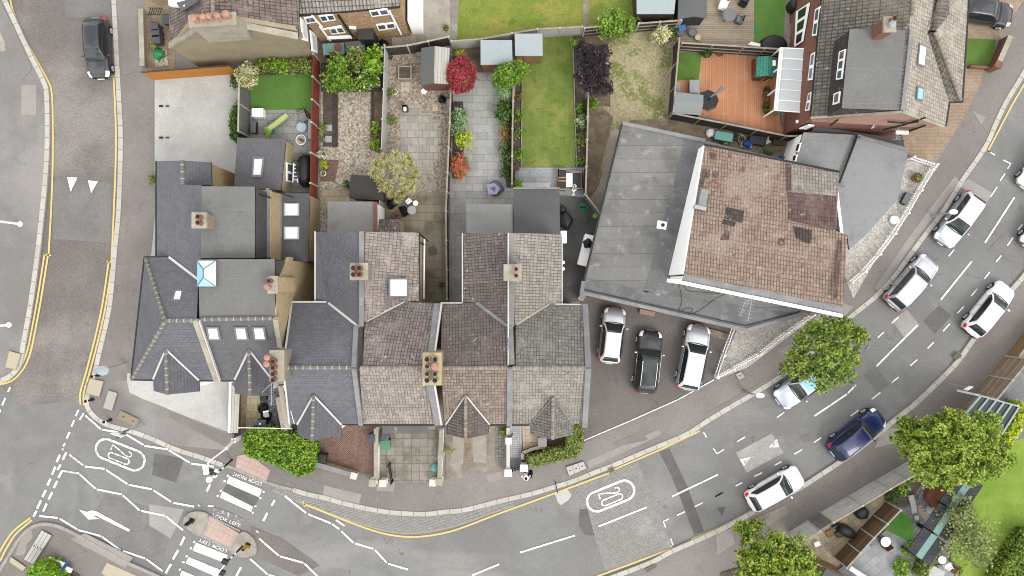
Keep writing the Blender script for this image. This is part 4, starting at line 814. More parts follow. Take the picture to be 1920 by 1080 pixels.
poly(B1, 'gable', 'brick_yellow', [[(-14.8, 2.05, 5.2), (-14.8, -6.0, 5.2), (-14.8, -5.9, 5.6), (-14.8, -2.1, 8.45), (-14.8, -1.3, 8.5), (-14.8, .3, 8.0), (-14.8, 2.05, 5.9)]], .24)
beams(B1, 'gutter', 'lead', [((502, 353, 5.35), (503, 484, 5.35)), ((524, 494, 5.9), (519, 520, 7.4)), ((521, 560, 7.6), (516, 596, 8.5))], .22, .08); beams(B1, 'drainpipe', 'trim_black', [((480, 362, 7.1), (507, 371, 5.4)), ((477, 482, 7.0), (507, 484, 5.3)), ((508, 357, 5.1), (551, 370, 3.4))], .08, .08)
beams(B1, 'parapet', 'stone_coping', [((367, 600, 8.75), (407, 714, 5.6))], .34, .24); beams(B1, 'flashing', 'mortar_white', [((374, 601, 8.78), (413, 714, 5.64))], .07, .2); beams(B1, 'parapet', 'stone_coping', [((517, 597, 8.72), (526, 650, 7.3))], .3, .26)
beams(B1, 'parapet', 'stone_coping', [((527, 722, 5.6), (541, 800, 4.2))], .34, .3)
ridge(B1, [((376, 599, 8.6), (512, 597, 8.6))]); beams(B1, 'gutter', 'trim_black', [((403, 714, 5.33), (440, 714, 5.33))], .1, .1)
ln = MB(); q = pw([(373, 489, 8.52), (408, 489, 8.52), (408, 537, 8.52), (373, 537, 8.52)]); ln.prism([(p.x, p.y) for p in q], 8.5, 8.75); lo = ln.build('lantern', 'metal_grey', B1)
z0, z1 = 8.76, 9.2; a = [Vector((p.x, p.y, z0)) for p in q]; r0 = Vector((sum(p.x for p in q) / 4, q[0].y - .55, z1)); r1 = Vector((r0.x, q[2].y + .55, z1))
for f, mm in (([a[0], a[3], r1, r0], 'glass_blue'), ([a[1], a[0], r0], 'glass_pale'), ([a[3], a[2], r1], 'glass_blue'), ([a[2], a[1], r0, r1], 'glass_white')):
    mb = MB(); mb.face(f if (f[1] - f[0]).cross(f[2] - f[0]).z > 0 else f[::-1]); mb.build('pane', mm, lo)
mb = MB()
for s, t in ((a[0], r0), (a[1], r0), (a[2], r1), (a[3], r1), (r0, r1)): mb.beam(s, t, .06, .06)
mb.build('glazing_bar', 'metal_grey', lo)
chimney(B1, 511, 534, 9.1, 5.5, .5, .95, [(-.08, .24, 'pot', .14), (-.2, -.14, 'cap', .16)], 'brick_yellow'); 
chimney(B1, 519, 686, 9.6, 5.0, .75, 1.75, [(-.1, .3, 'pot', .15), (-.1, -.07, 'pot', .15), (-.1, -.44, 'pot', .15), (-.1, -.8, 'pot', .15), (-.42, .55, 'cap', .17), (-.45, .16, 'cap', .17)], 'brick_stack')
mb = MB(); t = P(512, 690, 9.6); e = P(499, 733, 8.3); mb.tube([(t.x, t.y - .8, 9.5), (e.x, e.y, 9.0)], .018, 5); c = P(516, 735, 6.3)
mb.tube([(c.x, c.y + .6, 7.), (c.x, c.y - .75, 7.)], .02, 5)
for k in range(9): mb.beam((c.x - .16, c.y + .5 - k * .15, 7.), (c.x + .16, c.y + .5 - k * .15, 7.), .015, .015)
mb.tube([(c.x, c.y + .6, 7.), (t.x, t.y - .8, 9.3)], .018, 5); mb.build('aerial', 'metal_pale', B1)
# lean-to extensions behind the slate houses
roof(B1, [[(445, 258, 3.2), (536, 261, 2.5), (527, 357, 2.5), (439, 349, 3.2)]], 'slate_old', 'lean_to_roof'); pl = Pl(P(445, 258, 3.2), P(536, 261, 2.5), P(439, 349, 3.2)); skylight(B1, pl, [(474, 294), (497, 294), (492, 333), (471, 333)], pane='glass_sky_reflect', ins=.18)
v = pw([(445, 259, 3.2), (533, 262, 2.5), (525, 356, 2.5), (441, 349, 3.2)]); walls(B1, [(p.x, p.y) for p in v], 0, 2.42, 'render_cream', 'lean_to'); 
pl = Pl((v[1].x + .02, v[1].y, 0), (v[2].x + .02, v[2].y, 0), (v[1].x + .02, v[1].y, 2)); window(B1, pl, [(536, 304), (536, 340), (549, 342), (549, 308)], 2, Vector((1, 0, 0)), ny=1)
roof(B1, [[(523, 361, 3.3), (581, 363, 2.7), (577, 491, 2.7), (521, 490, 3.3)]], 'slate_grey', 'extension_roof'); pl = Pl(P(523, 361, 3.3), P(581, 363, 2.7), P(521, 490, 3.3))
for y in (381, 425): skylight(B1, pl, [(532, y), (561, y), (561, y + 24), (532, y + 24)], 'metal_pale', ins=.12)
beams(B1, 'flashing', 'lead', [((526, 363, 3.36), (524, 488, 3.36))], .26, .06)
v = pw([(523, 364, 3.2), (579, 366, 2.7), (576, 488, 2.7), (523, 488, 3.2)]); walls(B1, [(p.x, p.y) for p in v], 0, 2.62, 'brick_yellow', 'extension')
# ---------- slate house with a gabled bay
B = empty('terraced_house', P(600, 690), 'slate house with white-edged gabled bay and herringbone brick front yard', 'house', 'terraced houses')
roof(B, [[(548, 567, 5.4), (532, 689, 8.6), (664, 689, 8.6), (673, 613, 6.9), (613, 567, 5.4)], [(532, 689, 8.6), (544, 795, 5.4), (673, 795, 5.4), (664, 689, 8.6)]], 'slate'); roof(B, [[(592, 435, 5.2), (592, 567, 5.2), (613, 567, 5.4), (673, 613, 6.9), (681, 613, 7.25), (680, 435, 7.25)]], 'slate', 'rear_roof')
ridge(B, [((533, 689, 8.6), (660, 689, 8.6))]); beams(B, 'valley', 'mortar_white', [((616, 568, 5.5), (673, 613, 6.98))], .15, .08); beams(B, 'verge', 'mortar_white', [((547, 567, 5.45), (531, 689, 8.66)), ((531, 689, 8.66), (543, 795, 5.46)), ((548, 566, 5.45), (612, 566, 5.45)), ((591, 434, 5.2), (591, 567, 5.22))], .1, .08)
walls(B, [(-14.25, -1.2), (-14.25, -8.85), (-10.0, -8.85), (-10.0, -1.2)], 0, 5.28, 'render_white'); walls(B, [(-12.95, 3.6), (-12.95, -1.2), (-9.65, -1.2), (-9.65, 3.6)], 0, 5.05, 'brick_yellow', 'rear_wall')
gable_bay(B, (588, 741), (557, 796), (640, 796), (558, 815), (640, 816), (585, 827), 'slate', 'render_white', 5.4, 7.2)
beams(B, 'parapet', 'lead', [((668, 612, 6.95), (664, 688, 8.72)), ((664, 690, 8.72), (677, 796, 5.55))], .3, .2); beams(B, 'gutter', 'trim_black', [((642, 796, 5.3), (672, 796, 5.3))], .1, .1)
beams(B, 'ridge', 'lead', [((678, 434, 7.32), (678, 612, 7.32))], .3, .1); beams(B, 'cable', 'white_paint', [((531, 722, 7.6), (541, 755, 6.6)), ((541, 755, 6.6), (552, 795, 5.45))], .03, .03)
flat(B, [(614, 378), (701, 378), (701, 436), (614, 436)], 2.9, 'felt_pale'); v = pw([(616, 380, 2.9), (702, 380, 2.9), (702, 434, 2.9), (616, 434, 2.9)]); walls(B, [(p.x, p.y) for p in v], 0, 2.73, 'render_white', 'extension'); beams(B, 'parapet', 'brick_red', [((704, 379, 2.98), (704, 435, 2.98))], .26, .2)
chimney(B, 673, 509, 8.3, 6.2, 1.0, .95, [(-.26, .2, 'pot', .16), (.1, .2, 'pot', .16), (-.26, -.2, 'pot', .16), (.1, -.2, 'pot', .16)], 'brick_stack')
# ---------- the three brown-tiled houses
C = empty('terraced_house', P(745, 690), 'brown tiled house without a bay, dark flat porch over square paving', 'house', 'terraced houses')
roof(C, [[(760, 566, 5.4), (684, 604, 6.9), (680, 690, 8.6), (812, 689, 8.6), (818, 569, 5.4)]], 'tile_mauve_shade'); roof(C, [[(674, 691, 8.6), (681, 795, 5.4), (815, 795, 5.4), (809, 691, 8.6)]], 'tile_buff', 'front_roof'); roof(C, [[(684, 435, 7.25), (683, 604, 7.1), (760, 566, 5.4), (785, 564, 5.2), (785, 436, 5.2)]], 'tile_patch', 'rear_roof')
ridge(C, [((676, 690, 8.6), (808, 690, 8.6))], 'ridge_brown'); beams(C, 'valley', 'mortar_white', [((758, 566, 5.5), (686, 603, 6.95))], .09, .06)
pl = Pl(P(684, 435, 7.25), P(785, 564, 5.2), P(785, 436, 5.2)); skylight(C, pl, [(727, 522), (764, 522), (764, 557), (727, 557)], 'metal_grey', 'glass_white', .14, .1)
walls(C, [(-9.98, -1.2), (-9.98, -8.85), (-5.2, -8.85), (-5.2, -1.2)], 0, 5.28, 'brick_yellow'); walls(C, [(-9.63, 3.6), (-9.63, -1.2), (-6.4, -1.2), (-6.4, 3.6)], 0, 5.05, 'render_cream', 'rear_wall')
beams(C, 'drainpipe', 'trim_black', [((783, 436, 5.1), (803, 452, 3.6)), ((788, 455, 5.0), (798, 460, 1.2)), ((760, 567, 5.35), (826, 567, 5.35))], .09, .09); beams(C, 'gutter', 'trim_black', [((786, 436, 5.12), (786, 563, 5.12)), ((681, 797, 5.32), (814, 797, 5.32))], .1, .1); beams(C, 'drainpipe', 'white_paint', [((796, 448, 2.4), (795, 560, 2.4))], .1, .1)
beams(C, 'parapet', 'lead', [((820, 570, 5.52), (808, 664, 8.3)), ((806, 722, 8.3), (822, 796, 5.5))], .42, .12); beams(C, 'flashing', 'mortar_white', [((828, 570, 5.58), (815, 664, 8.36)), ((815, 722, 8.3), (828, 796, 5.56))], .12, .14)
q = pw([(717, 798, 2.75), (800, 798, 2.75), (801, 813, 2.75), (717, 813, 2.75)]); mb = MB(); mb.slab([(p.x, p.y if i > 1 else -8.85, 2.75) for i, p in enumerate(q)], .2); mb.build('porch_roof', 'felt_wet', C)
chimney(C, 810, 692, 10.2, 5.2, 1.0, 1.82, [(-.24, .62, 'pot', .17), (.22, .62, 'pot', .17), (-.24, .2, 'pot', .15), (.22, .2, 'cap', .2), (-.24, -.24, 'pot', .15), (.22, -.24, 'pot', .15), (-.24, -.62, 'pot', .17), (.22, -.62, 'pot', .17)], 'brick_stack', capm='render_cream', pot='brick_stack')
roof(C, [[(711, 411, 2.2), (750, 411, 2.2), (750, 436, 2.9), (709, 436, 2.9)]], 'tile_west', 'lean_to_roof', .1); walls(C, [(P(712, 0, 2.2).x, P(0, 413, 2.2).y), (P(750, 0, 2.2).x, P(0, 413, 2.2).y), (P(750, 0, 2.2).x, 3.7), (P(712, 0, 2.2).x, 3.7)], 0, 2.08, 'render_cream', 'lean_to')
mb = MB(); v = [P(712, 384, 2.4), P(712, 434, 2.4)]; mb.box((v[0].x - .2, (v[0].y + v[1].y) / 2, 0), (.25, v[0].y - v[1].y, 2.7)); mb.build('side_wall', 'render_white', C)
D = empty('terraced_house', P(890, 690), 'dark brown tiled house with steep gabled bay over stained concrete yard', 'house', 'terraced houses')
roof(D, [[(829, 570, 5.4), (826, 689, 8.6), (953, 689, 8.6), (952, 612, 6.9), (893, 568, 5.4)]], 'tile_umber_shade'); roof(D, [[(827, 691, 8.6), (834, 795, 5.4), (949, 795, 5.4), (952, 691, 8.6)]], 'tile_tan', 'front_roof'); roof(D, [[(868, 437, 5.2), (868, 568, 5.2), (893, 568, 5.4), (953, 612, 7.0), (955, 437, 7.05)]], 'tile_umber_shade', 'rear_roof')
ridge(D, [((827, 690, 8.6), (951, 690, 8.6))], 'ridge_brown'); beams(D, 'valley', 'lead', [((894, 568, 5.5), (952, 612, 7.02))], .2, .08); beams(D, 'verge', 'mortar_white', [((867, 437, 5.22), (867, 568, 5.22)), ((826, 568, 5.44), (867, 568, 5.44))], .07, .07)
gable_bay(D, (873, 741), (836, 796), (918, 796), (836, 814), (917, 814), (873, 823), 'tile_umber_shade', 'brick_yellow', 5.4, 7.2, 'ridge_brown', 'mortar_white', .09)
walls(D, [(-4.6, -1.2), (-4.6, -8.85), (-.3, -8.85), (-.3, -1.2)], 0, 5.28, 'brick_yellow'); walls(D, [(-3.15, 3.55), (-3.15, -1.2), (-.2, -1.2), (-.2, 3.55)], 0, 5.05, 'brick_yellow', 'rear_wall'); walls(D, [(-3.0, 3.4), (-3.0, 3.55), (.18, 3.55), (.18, 3.4)], 5.0, 5.1, 'brick_yellow', 'rear_wall')
beams(D, 'parapet', 'lead', [((956, 690, 8.7), (955, 797, 5.52))], .34, .14); beams(D, 'ridge', 'lead', [((958, 437, 7.12), (959, 612, 7.12))], .34, .12); beams(D, 'flashing', 'mortar_white', [((953, 437, 7.16), (953, 640, 7.6)), ((953, 640, 7.6), (953, 684, 8.6))], .08, .14); beams(D, 'gutter', 'trim_black', [((918, 797, 5.32), (948, 797, 5.32))], .1, .1)
flat(D, [(874, 383), (961, 383), (962, 437), (874, 437)], 2.8, 'felt_pale'); v = pw([(876, 385, 2.8), (960, 385, 2.8), (960, 437, 2.8), (876, 437, 2.8)]); walls(D, [(p.x, p.y) for p in v], 0, 2.62, 'brick_yellow', 'extension')
chimney(D, 961, 511, 8.4, 6.2, .98, .9, [(.22, .2, 'pot', .14), (.22, -.2, 'pot', .14)], 'brick_stack', capm='stone_coping', pot='pot_pink')
E = empty('terraced_house', P(1025, 690), 'grey-brown tiled end house with lichened bay and hedge beside tarmac drive', 'house', 'terraced houses')
roof(E, [[(1030, 571, 5.4), (967, 610, 6.9), (967, 689, 8.6), (1098, 689, 8.6), (1091, 571, 5.4)]], 'tile_sage_shade'); roof(E, [[(961, 691, 8.6), (960, 795, 5.4), (1089, 795, 5.4), (1097, 691, 8.6)]], 'tile_stone', 'front_roof'); roof(E, [[(961, 437, 7.05), (965, 610, 7.0), (1030, 571, 5.4), (1053, 571, 5.2), (1053, 439, 5.2)]], 'tile_stone', 'rear_roof')
ridge(E, [((961, 690, 8.6), (1097, 690, 8.6))], 'ridge_brown'); beams(E, 'verge', 'mortar_white', [((1054, 440, 5.22), (1054, 570, 5.22)), ((1040, 570, 5.45), (1090, 571, 5.45))], .07, .07); beams(E, 'valley', 'stone_coping', [((1029, 571, 5.48), (968, 609, 6.95))], .12, .05)
gable_bay(E, (1037, 745), (994, 796), (1075, 796), (994, 814), (1075, 815), (1036, 824), 'tile_sage_shade', 'brick_yellow', 5.4, 7.1, 'ridge_brown', 'lead', .07)
walls(E, [(-.28, -1.2), (-.28, -8.85), (4.45, -8.85), (4.45, -1.2)], 0, 5.28, 'brick_yellow'); walls(E, [(-.18, 3.55), (-.18, -1.2), (3.1, -1.2), (3.1, 3.55)], 0, 5.05, 'render_white', 'rear_wall')
beams(E, 'parapet', 'lead', [((1097, 571, 5.5), (1103, 689, 8.72)), ((1103, 690, 8.72), (1096, 800, 5.5))], .36, .16); beams(E, 'flashing', 'lead', [((957, 612, 7.2), (960, 684, 8.5))], .34, .12); beams(E, 'gutter', 'trim_black', [((960, 797, 5.32), (993, 797, 5.32))], .1, .1)
flat(E, [(963, 354), (1049, 354), (1050, 439), (963, 437)], 3.0, 'felt_dark'); v = pw([(965, 356, 3.), (1047, 356, 3.), (1047, 437, 3.), (965, 437, 3.)]); walls(E, [(p.x, p.y) for p in v], 0, 2.82, 'render_white', 'extension'); beams(E, 'gutter', 'lead', [((962, 353, 3.02), (1049, 353, 3.02))], .1, .08)
mb = MB()
for y in (492, 504): c = P(1056, y, 4.); mb.lathe((c.x, c.y, 4.), [(.1, -.12), (.12, 0), (.07, .02), (.05, -.1)], 10)
mb.build('flue', 'white_paint', E); mb = MB(); c = P(1057, 444, 2.2); mb.box((c.x, c.y, 1.2), (.42, .85, 1.0)); mb.build('boiler_box', 'plastic_white', E)
for hs, x0, x1 in ((A, None, None),): pass
# ---------- tile-and-felt building in the middle
Fb = empty('corner_building', P(1330, 430), 'large building with tan clay tile roof above a wide grey felt flat roof', 'building')
fl = [(1167, 231), (1322, 264), (1560, 320), (1572, 590), (1504, 587), (1401, 617), (1092, 548)]
flat(Fb, fl, 3.0, 'felt_old'); cen = P(1350, 430, 3.)
walls(Fb, [(p.x + (cen.x - p.x) * .02, p.y + (cen.y - p.y) * .03) for p in pw([(x, y, 3.) for x, y in fl])], 0, 2.83, 'brick_red')
q = [(1285, 262, 3.02), (1320, 270, 3.02), (1253, 524, 3.02), (1230, 548, 3.02), (1208, 548, 3.02)]; mb = MB(); mb.slab(pw(q), .02); mb.build('felt_patch', 'felt_wet', Fb)
q = [(1098, 520, 3.02), (1240, 552, 3.02), (1500, 588, 3.02), (1402, 612, 3.02), (1094, 545, 3.02)]; mb = MB(); mb.slab(pw(q), .018); mb.build('felt_patch', 'felt_wet', Fb)
beams(Fb, 'roof_edging', 'trim_black', [((1166, 232, 3.02), (1095, 524, 3.02))], .12, .16); beams(Fb, 'roof_edging', 'lead', [((1092, 549, 3.02), (1400, 619, 3.02)), ((1400, 619, 3.02), (1506, 588, 3.02)), ((1167, 231, 3.02), (1322, 264, 3.02)), ((1094, 527, 3.0), (1090, 552, 3.0))], .26, .12); beams(Fb, 'upstand', 'trim_black', [((1096, 543, 3.06), (1398, 611, 3.06)), ((1398, 611, 3.06), (1500, 584, 3.06))], .07, .05)
main = [(1322, 273, 4.3), (1573, 324, 4.6), (1568, 433, 5.72), (1589, 441, 5.8), (1580, 576, 7.0), (1283, 514, 7.0)]
mb = MB(); pts = pw(main); mb.slab(pts, .14, 0, 1); mb.build('roof', ['tile_clay', 'trim_black'], Fb)
pl = Pl(pts[0], pts[1], pts[5])
def rpatch(px, m, o): mb = MB(); panel(mb, quad_on(pl, px, .0), pl.n, o); mb.build('repaired_tiles', m, Fb)
rpatch([(1481, 309), (1572, 326), (1568, 368), (1482, 358)], 'tile_stone', .012); rpatch([(1476, 360), (1568, 368), (1566, 432), (1478, 412)], 'tile_red', .016); rpatch([(1472, 307), (1483, 309), (1484, 358), (1474, 358)], 'tile_red', .02)
for px in ([(1362, 388), (1395, 396), (1391, 418), (1358, 409)], [(1356, 411), (1380, 416), (1377, 425), (1354, 420)], [(1488, 424), (1522, 433), (1519, 457), (1494, 447)]): rpatch(px, 'tile_dark', .03)
for px in ([(1318, 316), (1326, 318), (1318, 352), (1310, 350)], [(1330, 285), (1342, 288), (1341, 299), (1331, 296)], [(1323, 320), (1330, 321), (1328, 334), (1321, 332)], [(1338, 322), (1347, 324), (1344, 334), (1334, 332)], [(1365, 290), (1371, 291), (1370, 297), (1364, 296)], [(1391, 312), (1397, 313), (1396, 321), (1390, 320)], [(1360, 432), (1369, 434), (1366, 450), (1350, 450)], [(1461, 447), (1470, 448), (1470, 460), (1459, 459)], [(1572, 450), (1579, 452), (1570, 560), (1562, 558)]): rpatch(px, 'tile_red', .024)
a, b = pts[0], pts[5]; poly(Fb, 'wall', 'render_white', [[(a.x, a.y, 3.), (b.x, b.y, 3.), (b.x, b.y, b.z - .1), (a.x, a.y, a.z - .08)]], .22)
c = pts[4]; poly(Fb, 'wall', 'render_white', [[(b.x, b.y - .2, 3.), (c.x, c.y - .2, 3.), (c.x, c.y - .2, 6.6), (b.x, b.y - .2, 6.6)]], .2); d1, d2 = pts[1], pts[3]
poly(Fb, 'wall', 'render_white', [[(d1.x - .2, d1.y, 0), (d2.x - .2, d2.y, 0), (d2.x - .2, d2.y, 5.5), (d1.x - .2, d1.y, 4.4)], [(d2.x - .2, d2.y, 0), (c.x - .2, c.y, 0), (c.x - .2, c.y, 6.7), (d2.x - .2, d2.y, 5.5)], [(a.x, a.y - .15, 3.), (d1.x - .2, d1.y - .15, 3.), (d1.x - .2, d1.y - .15, 4.4), (a.x, a.y - .15, 4.15)]], .2)
mb = MB(); mb.slab(pw([(1283, 514, 7.02), (1580, 576, 7.02), (1578, 589, 6.62), (1279, 527, 6.62)]), .1); mb.build('apron', 'lead', Fb); beams(Fb, 'fascia', 'white_paint', [((1252, 526, 6.0), (1280, 530, 6.58)), ((1279, 530, 6.6), (1578, 592, 6.6))], .22, .3)
beams(Fb, 'gutter', 'trim_black', [((1321, 271, 4.25), (1574, 322, 4.5))], .12, .12)
mb = MB(); c = pl.at(1315, 372, .0); mb.box((c.x, c.y, c.z - .2), (.5, 1.1, .75), R(-13), 0); mb.build('chimney_stub', 'lead', Fb); mb = MB(); c = pl.at(1311, 390); mb.box((c.x, c.y, c.z), (.8, .25, .3), R(-13)); mb.build('cowl', 'metal_pale', Fb)
mb = MB(); c = P(1241, 422, 3.05); mb.box((c.x, c.y, 3.), (.68, .56, .08), R(-10)); o = mb.build('vent_hatch', 'plastic_white', Fb); mb = MB(); mb.cyl((c.x + .05, c.y, 3.08), .13, .1, .22, 12); mb.build('vent_pipe', 'trim_black', o, smooth=True)
for x0, y0, n, L in ((1413, 545, 10, 1.9), (1398, 562, 6, 1.0)):
    mb = MB(); z = 8.2 if n > 8 else 7.8; c = P(x0, y0, z); e = c + Vector((-.35, -L, 0)); mb.tube([c, e], .018, 5)
    for k in range(n): p = c + (e - c) * (k / (n - 1)); mb.beam(p - Vector((.2, -.05, 0)), p + Vector((.2, -.05, 0)), .014, .014)
    mb.tube([c + (e - c) * .3, (P(1412, 556, 6.8).x, P(0, 556, 6.8).y, 6.6)], .02, 6); mb.build('aerial', 'metal_pale', Fb)
mb = MB(); c = P(1412, 553, 7.4)
for k in range(5): mb.beam((c.x - .9 + k * .1, c.y - .2, 7.4), (c.x - .4 + k * .1, c.y + .25, 7.4), .02, .02)
mb.build('aerial_mount', 'metal_pale', Fb)
mb = MB()
for s in ([(1267, 527), (1275, 540), (1278, 565), (1273, 585), (1285, 578), (1300, 580), (1290, 590), (1310, 583), (1335, 565), (1345, 558), (1360, 552)], [(1280, 532), (1290, 545), (1320, 548), (1350, 551)]): mb.tube([P(x, y, 3.05) for x, y in smooth_px(s, 3)], .014, 5)
mb.build('cable', 'trim_black', Fb)
# grey flat roofs joined to it on the right
Gb = empty('flat_roof_extension', P(1630, 360), 'single storey extension with two grey felt roofs beside curved pebble strip', 'building')
flat(Gb, [(1507, 248), (1604, 253), (1574, 349), (1485, 316)], 3.0, 'felt_new'); flat(Gb, [(1609, 252), (1703, 277), (1700, 300), (1683, 374), (1624, 440), (1592, 468), (1589, 441), (1568, 434), (1572, 345)], 3.25, 'felt_new')
v = pw([(1507, 250, 3.), (1602, 255, 3.), (1572, 345, 3.), (1488, 316, 3.)]); walls(Gb, [(p.x, p.y) for p in v], 0, 2.83, 'render_white'); v = pw([(1608, 255, 3.2), (1698, 278, 3.2), (1680, 374, 3.2), (1622, 438, 3.2), (1590, 464, 3.2), (1572, 345, 3.2)]); walls(Gb, [(p.x, p.y) for p in v], 0, 3.08, 'render_white')
beams(Gb, 'upstand', 'lead', [((1612, 258, 3.32), (1700, 281, 3.32)), ((1572, 345, 3.32), (1583, 349, 3.32))], .12, .16); beams(Gb, 'upstand', 'trim_black', [((1607, 256, 3.2), (1573, 345, 3.2))], .08, .2)
p0 = pw([(1506, 250, 3.), (1487, 318, 3.)]); pl = Pl((p0[0].x - .02, p0[0].y, 0), (p0[1].x - .02, p0[1].y, 0), (p0[0].x - .02, p0[0].y, 2))
window(Gb, pl, [(1503, 268), (1498, 285), (1491, 286), (1496, 270)], 1, Vector((-1, 0, 0)), pane='glass_dark'); window(Gb, pl, [(1496, 290), (1493, 303), (1486, 303), (1489, 291)], 1, Vector((-1, 0, 0)), pane='glass_dark')
# ---------- red brick house, upper right
Hb = empty('brick_house', P(1640, 120), 'red brick house with mossy tiled roof and wide flat grey dormer', 'house')
roof(Hb, [[(1548, -80, 5.4), (1521, 219, 5.4), (1692, 208, 8.2), (1716, -80, 8.2)]], 'tile_moss_shade'); roof(Hb, [[(1716, -80, 8.2), (1692, 208, 8.2), (1772, 236, 5.4), (1779, 190, 5.4), (1739, 62, 7.15), (1745, 50, 7.1), (1769, 20, 6.6), (1772, -80, 6.6)]], 'tile_sand', 'roof')
roof(Hb, [[(1739, 62, 7.1), (1753, 60, 7.35), (1803, 190, 5.4), (1778, 191, 5.36)], [(1741, 57, 7.1), (1755, 58, 7.35), (1780, 26, 7.35), (1781, -80, 7.35), (1768, -80, 6.5), (1767, 22, 6.5)]], 'tile_moss_shade', 'wing_roof', .08); roof(Hb, [[(1753, 60, 7.36), (1780, 26, 7.36), (1781, -80, 7.36), (1820, -80, 5.4), (1803, 190, 5.4)]], 'tile_sand', 'wing_roof')  # hip slopes get the darker tile: shade put into their colour
ridge(Hb, [((1712, -40, 8.2), (1710, 30, 8.2))], 'ridge_brown', .24); ridge(Hb, [((1753, 60, 7.36), (1801, 188, 5.45))], 'ridge_brown', .24)
walls(Hb, [(20.2, 11.4), (20.95, 22.2), (29.5, 22.2), (29.7, 12.6), (28.7, 12.5), (28.6, 11.2)], 0, 5.25, 'brick_red'); poly(Hb, 'gable', 'brick_pink', [[(20.15, 11.3, 5.1), (28.7, 11.05, 4.2), (28.75, 11.05, 5.3), (24.55, 11.15, 8.05)]], .2)
beams(Hb, 'verge', 'stone_coping', [((1520, 221, 5.42), (1691, 210, 8.2)), ((1691, 210, 8.2), (1771, 238, 5.42))], .14, .1); beams(Hb, 'gutter', 'trim_black', [((1547, -80, 5.32), (1520, 219, 5.32)), ((1773, 236, 5.32), (1780, 191, 5.32)), ((1780, 191, 5.32), (1804, 191, 5.32)), ((1804, 191, 5.32), (1821, -80, 5.32))], .12, .1)
flat(Hb, [(1593, 54), (1708, 56), (1691, 207), (1578, 203)], 8.1, 'felt_grey'); v = pw([(1594, 56, 8.1), (1705, 58, 8.1), (1689, 206, 8.1), (1580, 202, 8.1)]); walls(Hb, [(p.x, p.y) for p in v], 5.5, 7.95, 'tile_dark', 'dormer_wall')
pl = Pl((v[0].x - .03, v[0].y, 5), (v[3].x - .03, v[3].y, 5), (v[0].x - .03, v[0].y, 8)); window(Hb, pl, [(1587, 92), (1580, 148), (1569, 150), (1575, 97)], 3, Vector((-1, 0, 0))); window(Hb, pl, [(1577, 171), (1574, 193), (1563, 197), (1565, 176)], 1, Vector((-1, 0, 0)))
beams(Hb, 'verge', 'lead', [((1709, 56, 8.2), (1692, 207, 8.2))], .22, .08)
pe = Pl(P(1716, -80, 8.2), P(1692, 208, 8.2), P(1772, 236, 5.4)); skylight(Hb, pe, [(1721, 82), (1734, 87), (1731, 127), (1717, 122)], 'metal_grey', 'glass_white', ins=.12); skylight(Hb, pe, [(1717, 162), (1730, 166), (1727, 190), (1715, 187)], 'metal_grey', 'glass_blue', ins=.15)
chimney(Hb, 1669, 45, 9.6, 7.0, .62, .8, [(.05, .2, 'pot', .15)], 'brick_red'); mb = MB(); c = P(1677, 42, 10.2); mb.lathe((c.x, c.y, 9.6), [(.12, 0), (.12, .4), (.2, .42), (.05, .6)], 12); mb.build('cowl', 'metal_pale', Hb, smooth=True)
for p in ([(1539, 12), (1533, 66), (1524, 68), (1530, 18)], [(1530, 97), (1524, 150), (1516, 151), (1522, 102)], [(1523, 172), (1518, 207), (1511, 208), (1517, 176)]):
    pl = Pl((20.12, 11.4, 0), (20.87, 22.2, 0), (20.12, 11.4, 3)); window(Hb, pl, p, 2, Vector((-1, 0, 0)))
window(Hb, pl, [(1519, 5), (1506, 78), (1491, 88), (1494, 22)], 3, Vector((-1, 0, 0)), pane='glass_dark', name='patio_door')
pl = Pl((20.2, 11.28, 0), (28.6, 11.08, 0), (20.2, 11.28, 3)); window(Hb, pl, [(1640, 232), (1660, 226), (1646, 234), (1633, 240)], 1, Vector((0, -1, 0))); window(Hb, pl, [(1516, 233), (1527, 234), (1512, 241), (1498, 240)], 2, Vector((0, -1, 0)), pane='glass_sky_reflect')
pl = Pl((20.2, 11.02, 0), (28.6, 10.92, 0), (20.2, 11.02, 3)); S = Vector((0, -1, 0))
def pipes(parent, pl, segs, r, m, out):
    n = pl.n if pl.n.dot(out) > 0 else -pl.n
    for s in segs: mb = MB(); mb.tube([pl.at(x, y) + n * (r + .02) for x, y in s], r, 7); mb.build('drainpipe', m, parent, smooth=True)
pipes(Hb, pl, [[(1735, 218), (1698, 231), (1656, 241)], [(1665, 226), (1700, 229), (1722, 226)], [(1571, 222), (1557, 233)], [(1735, 233), (1705, 243)]], .06, 'trim_black', S)
mb = MB(); c = P(1688, 225, 5.2); mb.tube([c, c + Vector((.25, -1.1, -.9))], .018, 5)
for k in range(7): p = c + Vector((.25, -1.1, -.9)) * (k / 6); mb.beam(p - Vector((.3, 0, 0)), p + Vector((.3, 0, 0)), .018, .018)
mb.build('aerial', 'metal_pale', Hb); mb = MB(); c = P(1495, 228, 2.9); mb.ball((c.x, c.y, 2.9), .12); mb.build('wall_lamp', 'white_paint', Hb)
flat(Hb, [(1528, 236), (1696, 262), (1690, 290), (1512, 262)], 2.6, 'felt_dark', 'side_roof'); v = pw([(1530, 238, 2.6), (1694, 264, 2.6), (1688, 286, 2.6), (1516, 262, 2.6)]); walls(Hb, [(p.x, p.y) for p in v], 0, 2.43, 'brick_red', 'side_wall'); mb = MB(); c = P(1690, 247, 2.2); mb.box((c.x, c.y, 2.2), (.9, .4, .12)); mb.build('awning', 'plastic_white', Hb)
